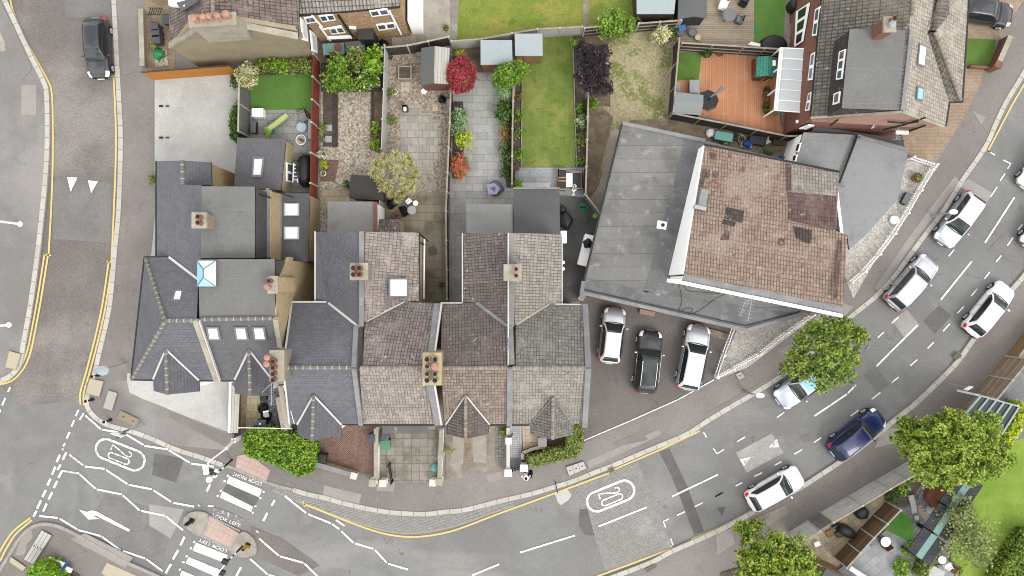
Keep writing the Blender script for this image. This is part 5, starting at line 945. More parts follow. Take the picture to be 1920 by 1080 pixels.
# glazed veranda on the brick house
V = empty('veranda', P(1480, 165), 'glass roofed white lean-to veranda on orange deck side of brick house', 'veranda')
q = [(1463, 90), (1513, 92), (1503, 211), (1452, 207)]; zf = 2.3; ze = 2.9; c4 = [P(1463, 90, zf), P(1513, 92, ze), P(1503, 211, ze), P(1452, 207, zf)]
mb = MB(); mb.face(c4[::-1] if (c4[1] - c4[0]).cross(c4[2] - c4[0]).z < 0 else c4); mb.build('roof_panel', 'roof_glass', V)
mb = MB()
for i in range(7): t = i / 6; a = c4[0].lerp(c4[3], t); b = c4[1].lerp(c4[2], t); mb.beam(a + Vector((0, 0, .03)), b + Vector((0, 0, .03)), .06 if i in (0, 1, 5, 6) else .035, .06)
for a, b in ((c4[0], c4[3]), (c4[1], c4[2])): mb.beam(a + Vector((0, 0, .03)), b + Vector((0, 0, .03)), .12, .12)
a = c4[0].lerp(c4[1], .08); b = c4[3].lerp(c4[2], .08); mb.beam(a + Vector((0, 0, .05)), b + Vector((0, 0, .05)), .1, .08); mb.build('frame', 'upvc', V)
for t in (0.01, .33, .66, .99): p = c4[0].lerp(c4[3], t); mb = MB(); mb.box((p.x, p.y, ZP), (.09, .09, p.z - ZP)); mb.build('post', 'upvc', V)
# ---------- gabled house and terrace, upper left
Ib = empty('gabled_house', P(450, 110), 'house with plain beige rendered gable wall and five-pot chimney', 'house')
roof(Ib, [[(314, -80, 4.3), (318, 86, 4.3), (372, 51, 8.0), (398, 40, 8.3), (396, -80, 8.3)], [(398, -80, 8.3), (400, 40, 8.3), (448, 44, 7.9), (560, 68, 6.0), (562, -80, 6.0)]], 'tile_west'); ridge(Ib, [((398, -80, 8.3), (400, 32, 8.3))], 'ridge_brown')
X = lambda x, z: (x - 960) * (H - z) / F
poly(Ib, 'gable', 'render_tan', [[(-23.35, 16.62, 0), (-14.55, 17.1, 0), (-14.1, 17.1, 6.0), (-17.1, 16.95, 8.0), (-20.2, 16.78, 8.1), (-23.35, 16.62, 4.2)]], .3)
beams(Ib, 'coping', 'stone_coping', [((318, 85, 4.35), (372, 51, 8.1)), ((446, 46, 8.0), (558, 68, 6.08))], .42, .14); walls(Ib, [(-23.2, 16.8), (-14.4, 17.2), (-14.4, 22.5), (-23.2, 22.5)], 0, 4.2, 'brick_yellow'); walls(Ib, [(-18, 17.0), (-14.3, 17.2), (-14.3, 22.5), (-18, 22.5)], 4.2, 5.86, 'brick_yellow')
chimney(Ib, 398, 37, 9.7, 7.0, 2.75, .62, [(-.92, 0, 'cap', .19), (-.36, .02, 'cap', .17), (0, .04, 'cap', .17), (.5, .03, 'cap', .18), (1.02, .1, 'cap', .19)], 'stone_coping', R(4))
pl = Pl((-14.27, 17.2, 0), (-14.27, 22.5, 0), (-14.27, 17.2, 3)); window(Ib, pl, [(562, 32), (566, 75), (576, 78), (573, 42)], 1, Vector((1, 0, 0)), pane='glass_sky_reflect'); window(Ib, pl, [(580, 56), (584, 96), (594, 100), (592, 66)], 1, Vector((1, 0, 0)), pane='glass_sky_reflect', name='back_door')
mb = MB(); mb.slab(pw([(315, -20, 4.75), (346, -20, 6.8), (346, 12, 6.8), (316, 10, 4.75)]), .3); mb.build('dormer_roof', 'white_paint', Ib); mb = MB(); mb.slab(pw([(330, 5, 6.2), (372, -5, 8.1), (370, 3, 8.0), (341, 21, 6.3)]), .1); mb.build('dormer_cheek', 'slate', Ib)
T = empty('terrace', P(660, 70), 'brown brick back of terrace with white windows under grey-brown tiles', 'house')
roof(T, [[(562, -80, 6.9), (562, 28, 5.4), (672, 20, 5.4), (750, 12, 5.4), (757, -80, 6.9)]], 'tile_terrace'); fw = [(-14.2, 18.2), (-10.5, 18.45), (-7.5, 18.75)]
walls(T, [(-14.15, 18.25), (-7.6, 18.75), (-7.6, 22.8), (-14.15, 22.8)], 0, 5.27, 'brick_brown'); beams(T, 'gutter', 'trim_black', [((560, 29, 5.36), (750, 13, 5.36))], .12, .12)
pl = Pl((-14.15, 18.23, 0), (-7.6, 18.73, 0), (-14.15, 18.23, 3)); S = Vector((0, -1, 0))
for p, n in (([(569, 32), (589, 29), (595, 40), (575, 43)], 1), ([(597, 28), (624, 25), (630, 36), (604, 40)], 2), ([(692, 19), (726, 15), (731, 26), (697, 30)], 2), ([(616, 52), (641, 49), (648, 60), (622, 63)], 2), ([(705, 45), (739, 41), (743, 51), (710, 56)], 2)): window(T, pl, p, n, S)
pipes(T, pl, [[(585, 27), (604, 48)], [(599, 47), (619, 74)], [(730, 18), (752, 62)], [(613, 67), (660, 65)], [(613, 70), (660, 68)], [(640, 46), (606, 52)]], .07, 'white_paint', S); pipes(T, pl, [[(634, 26), (661, 66)]], .08, 'trim_black', S)
for x, y in ((659, 49), (664, 50)): q = pl.at(x, y); mb = MB(); mb.rbox((q.x, q.y - .1, q.z), (.3, .18, .14), 0, .03); mb.build('wall_vent', 'plastic_white', T)
c = P(685, 52, 2.4); mb = MB(); mb.box((c.x, 18.2, 2.2), (1.1, .9, .1)); mb.build('porch_roof', 'felt_charcoal', T); mb = MB(); mb.box((c.x, 18.2, 0), (1.0, .8, 2.2)); mb.build('porch', 'metal_dark', T)
walls(T, [(-7.4, 18.9), (-6.6, 18.9), (-6.6, 22.5), (-7.4, 22.5)], 0, 2.6, 'render_white', 'side_wall')
# ================================================================== fences, walls, street furniture
def fence(name, label, cat, pts, h, m, zm=ZP, post='post_concrete', gap=1.83, th=.05, pw_=.1, group='garden fences', rail=None, capm=None, rails=()):
    w = [P(x, y, zm) for x, y in pts]
    for p in w: p.z = ZP
    o = empty(name, w[0], label, cat, group)
    mb = MB()
    for a, b in zip(w, w[1:]):
        d = (b - a).normalized(); s = Vector((-d.y, d.x, 0)) * th / 2
        mb.prism([a - s, b - s, b + s, a + s], ZP - .02, ZP + h)
    mb.build('panel', m, o)
    if capm:
        mb = MB()
        for a, b in zip(w, w[1:]): u = Vector((0, 0, h + .03)); mb.beam(a + u, b + u, th + .06, .05)
        mb.build('capping', capm, o)
    for zr in rails:
        mb = MB()
        for a, b in zip(w, w[1:]): u = Vector((0, 0, zr)); mb.beam(a + u, b + u, th + .1, .07)
        mb.build('rail', capm or post, o)
    if post:
        done = []
        for a, b in zip(w, w[1:]):
            n = max(1, round((b - a).length / gap)); rz = math.atan2(b.y - a.y, b.x - a.x)
            for i in range(n + 1):
                p = a.lerp(b, i / n)
                if any((p - q).length < .4 for q in done): continue
                done.append(p); mb = MB(); mb.box((p.x, p.y, ZP - .05), (pw_, th + .1, h + .13), rz); mb.build('post', post, o)
    return o
fence('board_fence', 'bright orange board fence along the white concrete yard', 'fence', [(290, 150), (448, 138)], 1.8, 'wood_orange', post=None, capm='wood_dark')
fence('slatted_fence', 'weathered grey slatted fence between white yard and small lawn', 'fence', [(470, 160), (468, 258)], 2.1, 'wood_grey', capm='post_concrete')
fence('board_fence', 'rust red board fence with pale concrete posts beside gravel garden', 'fence', [(600, 116), (597, 240), (595, 350), (593, 490)], 1.75, 'wood_red', pw_=.12)
fence('panel_fence', 'silver grey fence between white-flowered shrubs and square planter garden', 'fence', [(729, 100), (727, 180), (723, 288)], 1.7, 'wood_silver', pw_=.09); fence('panel_fence', 'short grey fence piece behind the black-roofed hut', 'fence', [(719, 366), (718, 408)], 1.5, 'wood_silver')
fence('panel_fence', 'long thin fence with white posts beside pale paved garden', 'fence', [(849, 178), (847, 240), (843, 330), (840, 400), (842, 560)], 1.6, 'wood_dark', capm='rail_pale')
fence('panel_fence', 'thin fence between pale paving and striped lawn garden', 'fence', [(963, 152), (961, 250), (960, 350)], 1.5, 'wood_dark', capm='rail_pale'); fence('panel_fence', 'thin fence between lawn border and dry grass garden', 'fence', [(1099, 186), (1097, 270), (1094, 368)], 1.5, 'wood_dark', capm='rail_pale'); fence('panel_fence', 'short slanting fence behind the green hose reel', 'fence', [(1093, 369), (1123, 408)], 1.5, 'wood_grey', capm='rail_pale')
fence('panel_fence', 'grey brown fence behind the timber planter and two-tone shed', 'fence', [(724, 104), (770, 100), (845, 84)], 1.6, 'wood_dark', capm='stone_coping'); fence('panel_fence', 'grey fence behind the pale blue shed roofs', 'fence', [(850, 92), (905, 88), (960, 78), (1006, 70), (1088, 66)], 1.6, 'wood_silver', capm='rail_pale')
fence('panel_fence', 'dark rail fence behind the purple tree', 'fence', [(1092, 68), (1130, 64)], 1.6, 'wood_dark', capm='rail_pale', rails=(.5, 1.1)); fence('panel_fence', 'dark rail fence behind the yellow shrub', 'fence', [(1190, 60), (1268, 54)], 1.6, 'wood_dark', capm='rail_pale', rails=(.5, 1.1)); fence('panel_fence', 'narrow fence between white-roofed and dark grey sheds', 'fence', [(1262, -60), (1265, 54)], 1.7, 'wood_dark', capm='rail_pale')
fence('panel_fence', 'black fence with pale posts on dry grass side of orange deck', 'fence', [(1263, 88), (1252, 221)], 1.75, 'fence_black', capm='rail_pale', post='rail_pale'); fence('panel_fence', 'dark fence with two pale rails between grey deck and orange deck', 'fence', [(1268, 96), (1380, 103), (1458, 108)], 1.7, 'wood_dark', capm='rail_pale', post='rail_pale', rails=(.55, 1.15)); fence('panel_fence', 'black fence with pale posts along lower edge of orange deck', 'fence', [(1252, 223), (1350, 242), (1458, 264)], 1.6, 'fence_black', capm='rail_pale', post='rail_pale'); fence('panel_fence', 'mossy dark fence from orange deck to grey extension', 'fence', [(1458, 264), (1500, 262)], 1.5, 'wood_dark', capm='wood_silver')
# south-east fences
fence('panel_fence', 'silver panel fence beside pavement, nearest the round street tree', 'fence', [(1480, 997), (1514, 977)], 2.1, 'wood_silver', capm='rail_pale', post='post_concrete'); fence('panel_fence', 'brown gate panel set in the silver pavement fence', 'fence', [(1515, 976), (1537, 962)], 2.0, 'wood_grey', post=None); fence('panel_fence', 'long silver panel fence beside pavement and cluttered patio', 'fence', [(1538, 961), (1590, 931), (1640, 901), (1705, 864)], 2.1, 'wood_silver', capm='rail_pale', post='post_concrete')
fence('panel_fence', 'brown lattice panel fence beside pavement and glass canopy', 'fence', [(1745, 830), (1797, 773), (1828, 739), (1856, 705), (1886, 668)], 2.3, 'wood_fence_brown', capm='rail_pale', post='post_concrete', gap=2.3, rails=(.6, 1.2, 1.8)); fence('panel_fence', 'brown board fence between cluttered patio and grey paved patio', 'fence', [(1563, 1044), (1612, 990), (1660, 940)], 2.0, 'wood_brown', capm='rail_pale', post='post_concrete'); fence('panel_fence', 'orange brown board fence at the frame edge by pavement', 'fence', [(1888, 665), (1925, 618), (1960, 575)], 1.2, 'wood_tan', post='wood_tan', capm='rail_pale')
fence('board_fence', 'tan garden screen leaning by the cluttered patio', 'fence', [(1500, 1034), (1560, 1062), (1620, 1110)], 1.8, 'wood_tan', capm='rail_pale', post=None)
# black walkway of the pergola between the gravel garden and the big lawn
o = empty('covered_walkway', P(1745, 960), 'dark slatted covered walkway with teal strip beside big lawn', 'pergola')
for a, b in (((1722, 1045), (1752, 1003)), ((1754, 1000), (1782, 956)), ((1783, 953), (1822, 896))):
    A0, A1 = P(*a, 2.3), P(*b, 2.3); d = (A1 - A0).normalized(); s = Vector((-d.y, d.x, 0))
    for k, (off, w, m) in enumerate(((.62, .7, 'fence_black'), (0, .5, 'teal_paint'), (-.62, .7, 'fence_black'))):
        mb = MB(); mb.beam(A0 + s * off, A1 + s * off, w, .07); mb.build('roof_strip', m, o)
    for q in (A0, A1): mb = MB(); mb.box((q.x, q.y, ZP), (.12, .12, 2.15)); mb.build('post', 'metal_dark', o)
o = empty('glass_canopy', P(1865, 800), 'pale framed glass canopy behind brown lattice fence', 'canopy')
c4 = [P(1788, 800, 2.6), P(1838, 742, 2.6), P(1910, 762, 2.3), P(1872, 822, 2.3)]
mb = MB(); mb.slab(c4, .03); mb.build('glass', 'glass_tint', o); mb = MB()
for i in range(6): t = i / 5; mb.beam(c4[0].lerp(c4[3], t) + Vector((0, 0, .05)), c4[1].lerp(c4[2], t) + Vector((0, 0, .05)), .12, .1)
mb.beam(c4[1] + Vector((0, 0, .06)), c4[2] + Vector((0, 0, .06)), .1, .1); mb.build('frame', 'felt_blue', o)
for q in c4: mb = MB(); mb.box((q.x, q.y, ZP), (.12, .12, q.z - ZP - .03)); mb.build('post', 'plastic_white', o)
# white house corner at the lower edge, with its dark roof
o = empty('garden_room', P(1560, 1110), 'dark roofed garden room at lower frame edge among tan boards', 'outbuilding'); mb = MB(); mb.slab([P(*p, 2.6) for p in ((1549, 1066), (1600, 1092), (1570, 1150), (1518, 1120))], .15); mb.build('roof', 'felt_dark', o)
q = [P(*p, 2.5) for p in ((1550, 1068), (1597, 1092), (1570, 1145), (1522, 1118))]; walls(o, [(p.x, p.y) for p in q], 0, 2.43, 'wood_tan')
fence('render_wall', 'white rendered wall beside grey patio at lower frame edge', 'wall', [(1578, 1052), (1650, 1100)], 1.3, 'render_white', post=None, th=.3, group=None)
# low walls
def lowwall(label, pts, h, m, cap='stone_coping', th=.24, piers=(), name='garden_wall', z=ZP, group=None, capw=.06):
    w = [P(x, y, z) for x, y in pts]
    for p in w: p.z = z
    o = empty(name, w[0], label, 'wall', group); mb = MB()
    for a, b in zip(w, w[1:]):
        d = (b - a).normalized(); s = Vector((-d.y, d.x, 0)) * th / 2; mb.prism([a - s, b - s, b + s, a + s], z - .05, z + h)
    mb.build('wall', m, o)
    if cap:
        mb = MB()
        for a, b in zip(w, w[1:]): u = Vector((0, 0, h + .03)); mb.beam(a + u, b + u, th + capw, .07)
        mb.build('coping', cap, o)
    for x, y, ps, ph, pm in piers:
        p = P(x, y, z); d = (w[1] - w[0]); rz = math.atan2(d.y, d.x); mb = MB(); mb.box((p.x, p.y, z - .05), (ps, ps, ph), rz, 0); mb.box((p.x, p.y, z - .05 + ph), (ps + .1, ps + .1, .08), rz, 1); mb.build('pier', [m, pm], o)
    return o
lowwall('low stone wall with grey coping along herringbone front yard', [(592, 864), (668, 886)], .75, 'brick_yellow', 'lead', .3, [(668, 887, .38, .8, 'mortar_white')])
lowwall('white low wall between herringbone yard and square paving', [(709, 800), (709, 895)], .8, 'render_white', 'stone_coping', .24, [(703, 899, .42, .95, 'stone_coping'), (722, 900, .42, .9, 'mortar_white')])
lowwall('low wall between square paving and stained concrete yard', [(830, 800), (826, 895)], .85, 'render_white', 'stone_coping', .24, [(829, 850, .36, .9, 'stone_coping'), (826, 897, .4, .95, 'stone_coping'), (814, 899, .4, .9, 'mortar_white')])
lowwall('white rendered wall beside mosaic front path', [(953, 798), (953, 882)], .8, 'render_white', 'mortar_white', .2, [(953, 880, .42, 1.05, 'white_paint'), (982, 871, .42, 1.05, 'white_paint'), (954, 822, .36, .9, 'white_paint')])
lowwall('low brick wall round cream slabs beside the clipped hedge', [(979, 858), (980, 846), (1000, 838), (1022, 834)], .5, 'brick_red', 'stone_coping', .18)
lowwall('rubble wall beside bins and gabled house garden', [(271, 22), (274, 128)], .5, 'brick_stack', 'stone_coping', .3)
lowwall('red brick garden wall beside the small green turf', [(1878, 76), (1856, 126)], .9, 'brick_red', 'stone_coping', .3, [(1853, 130, .42, 1.1, 'brick_red')]); lowwall('dark low wall between turf and brick paved drive', [(1812, 128), (1850, 130)], .5, 'brick_red', None, .14)
lowwall('pale wall beside old lean-to and palm', [(579, 494), (579, 562)], 1.4, 'render_white', 'stone_coping', .3)
lowwall('stone boundary wall between slate gravel strip and bay house', [(532, 800 - 60), (545, 808)], 1.2, 'brick_stack', 'stone_coping', .34)
lowwall('white wall stub at driveway end beside grey felt roof', [(1086, 562), (1094, 548)], 1.3, 'render_white', 'stone_coping', .3)
lowwall('brick grating step against felt roofed building', [(1198, 583), (1226, 589)], .35, 'brick_pink', None, .35)
lowwall('rough brick plinth beside silver car and railings', [(1328, 622), (1362, 632)], .3, 'earth_pale', None, .5)
# white ribbed screen roof over the corner forecourt edge
o = empty('bike_shelter', P(440, 780), 'long white corrugated canopy strip beside white forecourt', 'canopy'); mb = MB(); q = [P(430, 714, 1.9), P(443, 714, 2.0), P(444, 811, 2.0), P(430, 811, 1.9)]; q = [P(432, 716, 1.9), P(449, 740, 2.0), P(446, 812, 2.0), P(430, 811, 1.9)]
mb.slab(q, .04); mb.build('sheet', 'log_white', o)
for t in (q[0], q[3]): mb = MB(); mb.box((t.x + .1, t.y, ZP), (.08, .08, 1.75)); mb.build('post', 'white_paint', o)
mb = MB(); mb.beam(q[0], q[3], .14, .1); mb.build('gutter', 'white_paint', o)
lowwall('brown timber fence beside the front path and bright hedge', [(452, 738), (451, 815)], 1.3, 'wood_brown', 'wood_brown', .06)
# railings: white picket round the pebbles
def railing(label, pts, h, m, z=ZP, gap=.19, post=1.8, group='railings round the pebble beds', name='railing', pm='white_paint'):
    w = [P(x, y, z) for x, y in pts]
    for p in w: p.z = z
    o = empty(name, w[0], label, 'railing', group)
    mr, mbz = MB(), MB(); 
    for a, b in zip(w, w[1:]):
        for zz in (h * .25, h * .9): mr.beam(a + Vector((0, 0, zz)), b + Vector((0, 0, zz)), .05, .05)
        L = (b - a).length; n = max(2, int(L / gap)); rz = math.atan2(b.y - a.y, b.x - a.x)
        for i in range(n): p = a.lerp(b, (i + .5) / n); mbz.box((p.x, p.y, z + .06), (.08, .03, h), rz)
    mr.build('rail', m, o); mbz.build('bars', m, o)
    done = []
    for a, b in zip(w, w[1:]):
        n = max(1, round((b - a).length / post)); rz = math.atan2(b.y - a.y, b.x - a.x)
        for i in range(n + 1):
            p = a.lerp(b, i / n)
            if any((p - q).length < .3 for q in done): continue
            done.append(p); q = MB(); q.box((p.x, p.y, z - .05), (.12, .12, h + .2), rz); q.build('post', pm, o)
    return o
railing('white picket railing curving along right pebble strip', [(1588, 530), (1612, 510), (1640, 478), (1668, 440), (1692, 402), (1716, 360), (1742, 316)], .8, 'white_paint'); railing('short white railing from grey extension to the pavement', [(1702, 298), (1745, 312)], .8, 'white_paint')
railing('white picket railing along pavement edge of pebble triangle', [(1340, 706), (1370, 690), (1420, 662), (1470, 622), (1518, 590)], .8, 'white_paint'); railing('white picket railing between pebble triangle and tarmac drive', [(1339, 703), (1352, 664), (1372, 612)], .9, 'white_paint', gap=.24)
# ---------------- poles, lamps, bollards
def pole(o, a, b, r, m, name='post', r1=None): mb = MB(); mb.tube([a, b], r, 8, r1=r1); return mb.build(name, m, o, smooth=True)
def bollard(px, py, label):
    p = P(px, py, ZP); o = empty('bollard', p, label, 'bollard', 'black bollards at the road corner'); mb = MB()
    mb.lathe((p.x, p.y, ZP), [(.13, 0), (.13, .12), (.085, .16), (.07, .8), (.1, .86), (.1, .92), (.06, 1.0), (.02, 1.05)], 12); mb.build('shaft', 'metal_black', o, smooth=True); mb = MB(); mb.lathe((p.x, p.y, ZP), [(.085, .7), (.088, .71), (.086, .78), (.08, .79)], 12); mb.build('band', 'plastic_white', o); return o
bollard(186, 703, 'black bollard beside lamp post, above the cream inspection cover'); bollard(174, 749, 'black bollard at end of the double yellow lines'); bollard(208, 787, 'black bollard beside brown cover and zigzag line')
def lamp(label, base, head, z, arm=None, m='metal_pale', hm='plastic_white', L=.75, W_=.34, ang=0.):
    p = P(*base, ZP); o = empty('street_lamp', p, label, 'street lamp', 'street lamps'); t = P(*head, z); top = Vector((p.x, p.y, z - .1)) if arm is None else P(*arm, z - .25)
    mb = MB(); mb.cyl((p.x, p.y, ZP), .11, .1, 1.1, 10); mb.build('base', m, o, smooth=True); mb = MB(); mb.tube([(p.x, p.y, ZP + 1), (top.x, top.y, z - .3)], .07, 8, r1=.05); mb.build('post', m, o, smooth=True)
    mb = MB(); mb.tube([(top.x, top.y, z - .32), (top.x * .8 + t.x * .2, top.y * .8 + t.y * .2, z - .08), (t.x, t.y, z)], .04, 7); mb.build('arm', m, o, smooth=True)
    mb = MB(); mb.lathe((t.x, t.y, z - .1), [(.05, -.02), (.3, 0), (.34, .05), (.2, .13), (.03, .16)], 14, 0, L, W_); h = mb.build('lantern', hm, o, smooth=True); return o
lamp('pale street lamp with disc lantern beside left road bollard', (237, 682), (191, 695), 5.2, (196, 692), hm='felt_blue', L=1.3, W_=1.0); lamp('thin street lamp leaning over the ice blue car', (1747, 405), (1789, 397), 5.4, (1779, 399), L=.9, W_=.5); lamp('small lamp post by kerb below the pebble triangle', (1395, 733), (1426, 742), 4.2, (1414, 739), m='rail_pale', hm='plastic_white', L=.9, W_=.5)
# tall white lamp column with belisha-style flood head
p = P(448, 820, ZP); o = empty('street_lamp', p, 'tall white lamp column with bent arm above the crossing', 'street lamp', 'street lamps'); mb = MB(); mb.box((p.x, p.y, ZP), (.28, .36, 1.0)); mb.build('base', 'white_paint', o)
pole(o, (p.x, p.y, 1.0), P(424, 841, 3.4), .1, 'white_paint', 'post', .09); pole(o, P(424, 841, 3.4), P(391, 866, 5.6), .055, 'white_paint', 'post', .045); pole(o, P(391, 866, 5.6), P(388, 878, 5.7), .045, 'white_paint', 'arm'); c = P(386, 881, 5.65); mb = MB(); mb.rbox((c.x, c.y, 5.6), (.34, .62, .14), R(10), .05); mb.build('lantern', 'plastic_white', o, smooth=True)
def belisha(base, top, zt, label):
    a, b = P(*base, ZP), P(*top, zt); o = empty('crossing_beacon', a, label, 'beacon', 'striped crossing beacons')
    n = 9
    for i in range(n):
        q0, q1 = a.lerp(b, i / n if i else 0), a.lerp(b, (i + 1) / n); pole(o, q0, q1, .075 if i < 3 else .06, 'metal_black' if (i < 3 or i % 2) else 'plastic_white', 'band')
    return o, b
o, b = belisha((435, 862), (397, 896), 3.6, 'black and white striped beacon with white globe on the pavement'); mb = MB(); c = P(391, 900, 3.9); mb.ball((c.x, c.y, 3.8), .22); mb.build('globe', 'plastic_white', o, smooth=True); c = P(394, 885, 3.3); mb = MB(); mb.rbox((c.x, c.y, 3.1), (.4, .32, .3), R(-20), .03); mb.build('floodlight', 'metal_dark', o); mb = MB(); mb.beam(P(397, 886, 3.25), P(408, 889, 3.2), .06, .06); mb.build('bracket', 'metal_dark', o); c = P(406, 882, 3.1); mb = MB(); mb.box((c.x, c.y, 3.1), (.2, .2, .1), R(-20)); mb.build('cover', 'plastic_white', o); mb = MB(); mb.rbox((*P(404, 893, 3.0).xy, 2.9), (.14, .26, .12), R(-25), .03); mb.build('cover', 'plastic_white', o)
o, b = belisha((455, 1024), (424, 1055), 3.2, 'black and white striped beacon with black floodlights on traffic island')
for i, (x, y) in enumerate(((422, 1053), (416, 1073))): c = P(x, y, 3.2 + i * .3); mb = MB(); mb.rbox((c.x, c.y, c.z - .1), (.44, .34, .26), R(-25), .03); mb.build('floodlight', 'metal_dark', o)
mb = MB(); mb.tube([P(424, 1056, 3.2), P(406, 1078, 3.9)], .045, 7); mb.build('arm', 'plastic_white', o)
def keepleft(px, py, label, m2):
    p = P(px, py, .16); o = empty('island_bollard', p, label, 'bollard', 'traffic island bollards'); d = R(-24); mb = MB(); mb.rbox((p.x, p.y, .15), (.36, .3, .18), d, .04); mb.build('base', 'metal_black', o); mb = MB(); mb.rbox((p.x, p.y, .33), (.3, .16, .75), d, .05); mb.build('shell', m2, o, smooth=True); mb = MB(); mb.rbox((p.x, p.y, 1.08), (.22, .12, .12), d, .03); mb.build('cap', 'metal_black', o); return o
keepleft(360, 976, 'dark keep-left bollard on left end of traffic island', 'metal_dark'); keepleft(465, 1022, 'yellow topped bollard on right end of traffic island', 'amber')
for x, y, w in ((38, 420, 'upper'), (17, 609, 'lower')):
    o = empty('pole', P(x, y, ZP), f'{w} white pole rising out of the left frame edge', 'pole', 'white poles by the left road'); pole(o, P(x, y, ZP), (P(x, y, ZP).x, P(x, y, ZP).y, 5.5), .09, 'white_paint', 'shaft', .06); q = P(x, y, ZP); mb = MB(); mb.lathe((q.x, q.y, ZP), [(.2, 0), (.2, .05), (.12, .1), (.1, .4)], 12); mb.build('base', 'white_paint', o, smooth=True)
# signs
def signpost(label, base, top, z, plates, m='metal_grey', cat='road sign', name='road_sign'):
    p = P(*base, ZP); t = P(*top, z); o = empty(name, p, label, cat, 'signs on posts'); pole(o, p, (p.x, p.y, z), .035, m)
    for x, y, zz, w, h, mm, rz in plates: c = P(x, y, zz); mb = MB(); mb.box((c.x, c.y, zz), (w, .03, h), R(rz)); mb.build('plate', mm, o)
    return o
signpost('pale post with white sign and black back beside zigzag line', (271, 796), (232, 815), 3.2, [(236, 811, 2.3, .75, .8, 'metal_black', 45), (226, 813, 2.9, .8, .6, 'plastic_white', -20)], 'metal_pale')
signpost('thin signpost with small white square plate on right pavement', (1774, 718), (1812, 727), 2.3, [(1812, 727, 2.2, .5, .42, 'plastic_white', 30)], 'metal_pale'); signpost('plain dark post at kerb above the setts', (1041, 903), (1046, 926), 2.9, [], 'metal_dark', 'post', 'post'); signpost('blue sign post beside white street name boards', (160, 1034), (128, 1059), 2.6, [(128, 1058, 2.2, .7, .7, 'sign_blue', 55)], 'metal_pale')
o = empty('name_board', P(105, 1050), 'low white street name boards in front of rounded hedge', 'sign')
for x, y, w in ((99, 1054, .9), (113, 1059, .5), (125, 1069, .6)): c = P(x, y, .7); mb = MB(); mb.box((c.x, c.y, .5), (w, .3, .12), R(-24)); mb.build('board', 'plastic_white', o)
mb = MB(); a, b = P(92, 1052, .5), P(128, 1072, .5); mb.beam(a, b, .08, .1)
for q in (a, b): mb.box((q.x, q.y, ZP), (.08, .08, .4))
mb.build('frame', 'rail_pale', o)
# covers in the pavement
def cover(label, px, m, dots=0, ang=0., seams=0):
    o = empty('manhole_cover', P(*px[0], ZP), label, 'manhole cover', 'covers set in the pavement'); LAY[0] += 1; z = ZP + .012 + .001 * LAY[0]; mb = MB(); mb.slab([P(x, y, z) for x, y in px], .02); mb.build('plate', m, o, ang=R(ang)); q = [P(x, y, z) for x, y in px]
    for i in range(dots):
        c = q[0].lerp(q[1], (i + .5) / dots).lerp(q[3].lerp(q[2], (i + .5) / dots), .5); mb = MB(); mb.box((c.x, c.y, z), (.16, .07, .006), R(ang)); mb.build('lifting_hole', 'metal_dark', o)
    mb = MB(); 
    for i in range(seams): t = (i + 1) / (seams + 1); mb.beam(q[0].lerp(q[1], t), q[3].lerp(q[2], t), .03, .008)
    for a, b in ((0, 1), (1, 2), (2, 3), (3, 0)): mb.beam(q[a], q[b], .03, .008)
    mb.build('rim', 'iron_cover' if m == 'cover_grey' else 'cover_brown', o); return o
cover('cream square cover beside curved yellow lines, left pavement', [(17, 658), (39, 664), (30, 693), (9, 689)], 'cover_cream'); cover('large cream cover between two bollards', [(168, 710), (194, 715), (186, 744), (160, 738)], 'cover_cream', 0, -14); cover('tall pale cover right of bollards', [(203, 732), (220, 737), (210, 770), (193, 765)], 'cover_pale', 0, -14); cover('brown double cover beside black bollard and kerb', [(226, 770), (262, 787), (254, 800), (219, 784)], 'cover_brown', 2, -24, 1)
cover('long grey three-part cover at lower left corner', [(78, 994), (97, 1004), (62, 1059), (44, 1049)], 'cover_grey', 3, 60, 2); cover('narrow cream strip cover near hedge and name boards', [(20, 1044), (49, 1064), (42, 1071), (17, 1054)], 'cover_cream'); cover('grey double cover on pavement above the setts', [(1061, 876), (1094, 865), (1100, 879), (1067, 893)], 'cover_grey', 3, 18, 2); cover('small pale square cover beside pebble railing', [(1379, 702), (1389, 697), (1397, 707), (1386, 713)], 'cover_pale', 1); cover('dark drain grate at kerb beside roundel on setts', [(1140, 879), (1150, 876), (1153, 883), (1143, 887)], 'iron_cover', 0); cover('stone framed cover on lower pavement', [(1210, 1067), (1230, 1058), (1232, 1063), (1213, 1074)], 'iron_cover', 0); cover('dark drain grate with white stain, right gutter', [(1788, 668), (1798, 660), (1804, 667), (1794, 675)], 'iron_cover', 0)
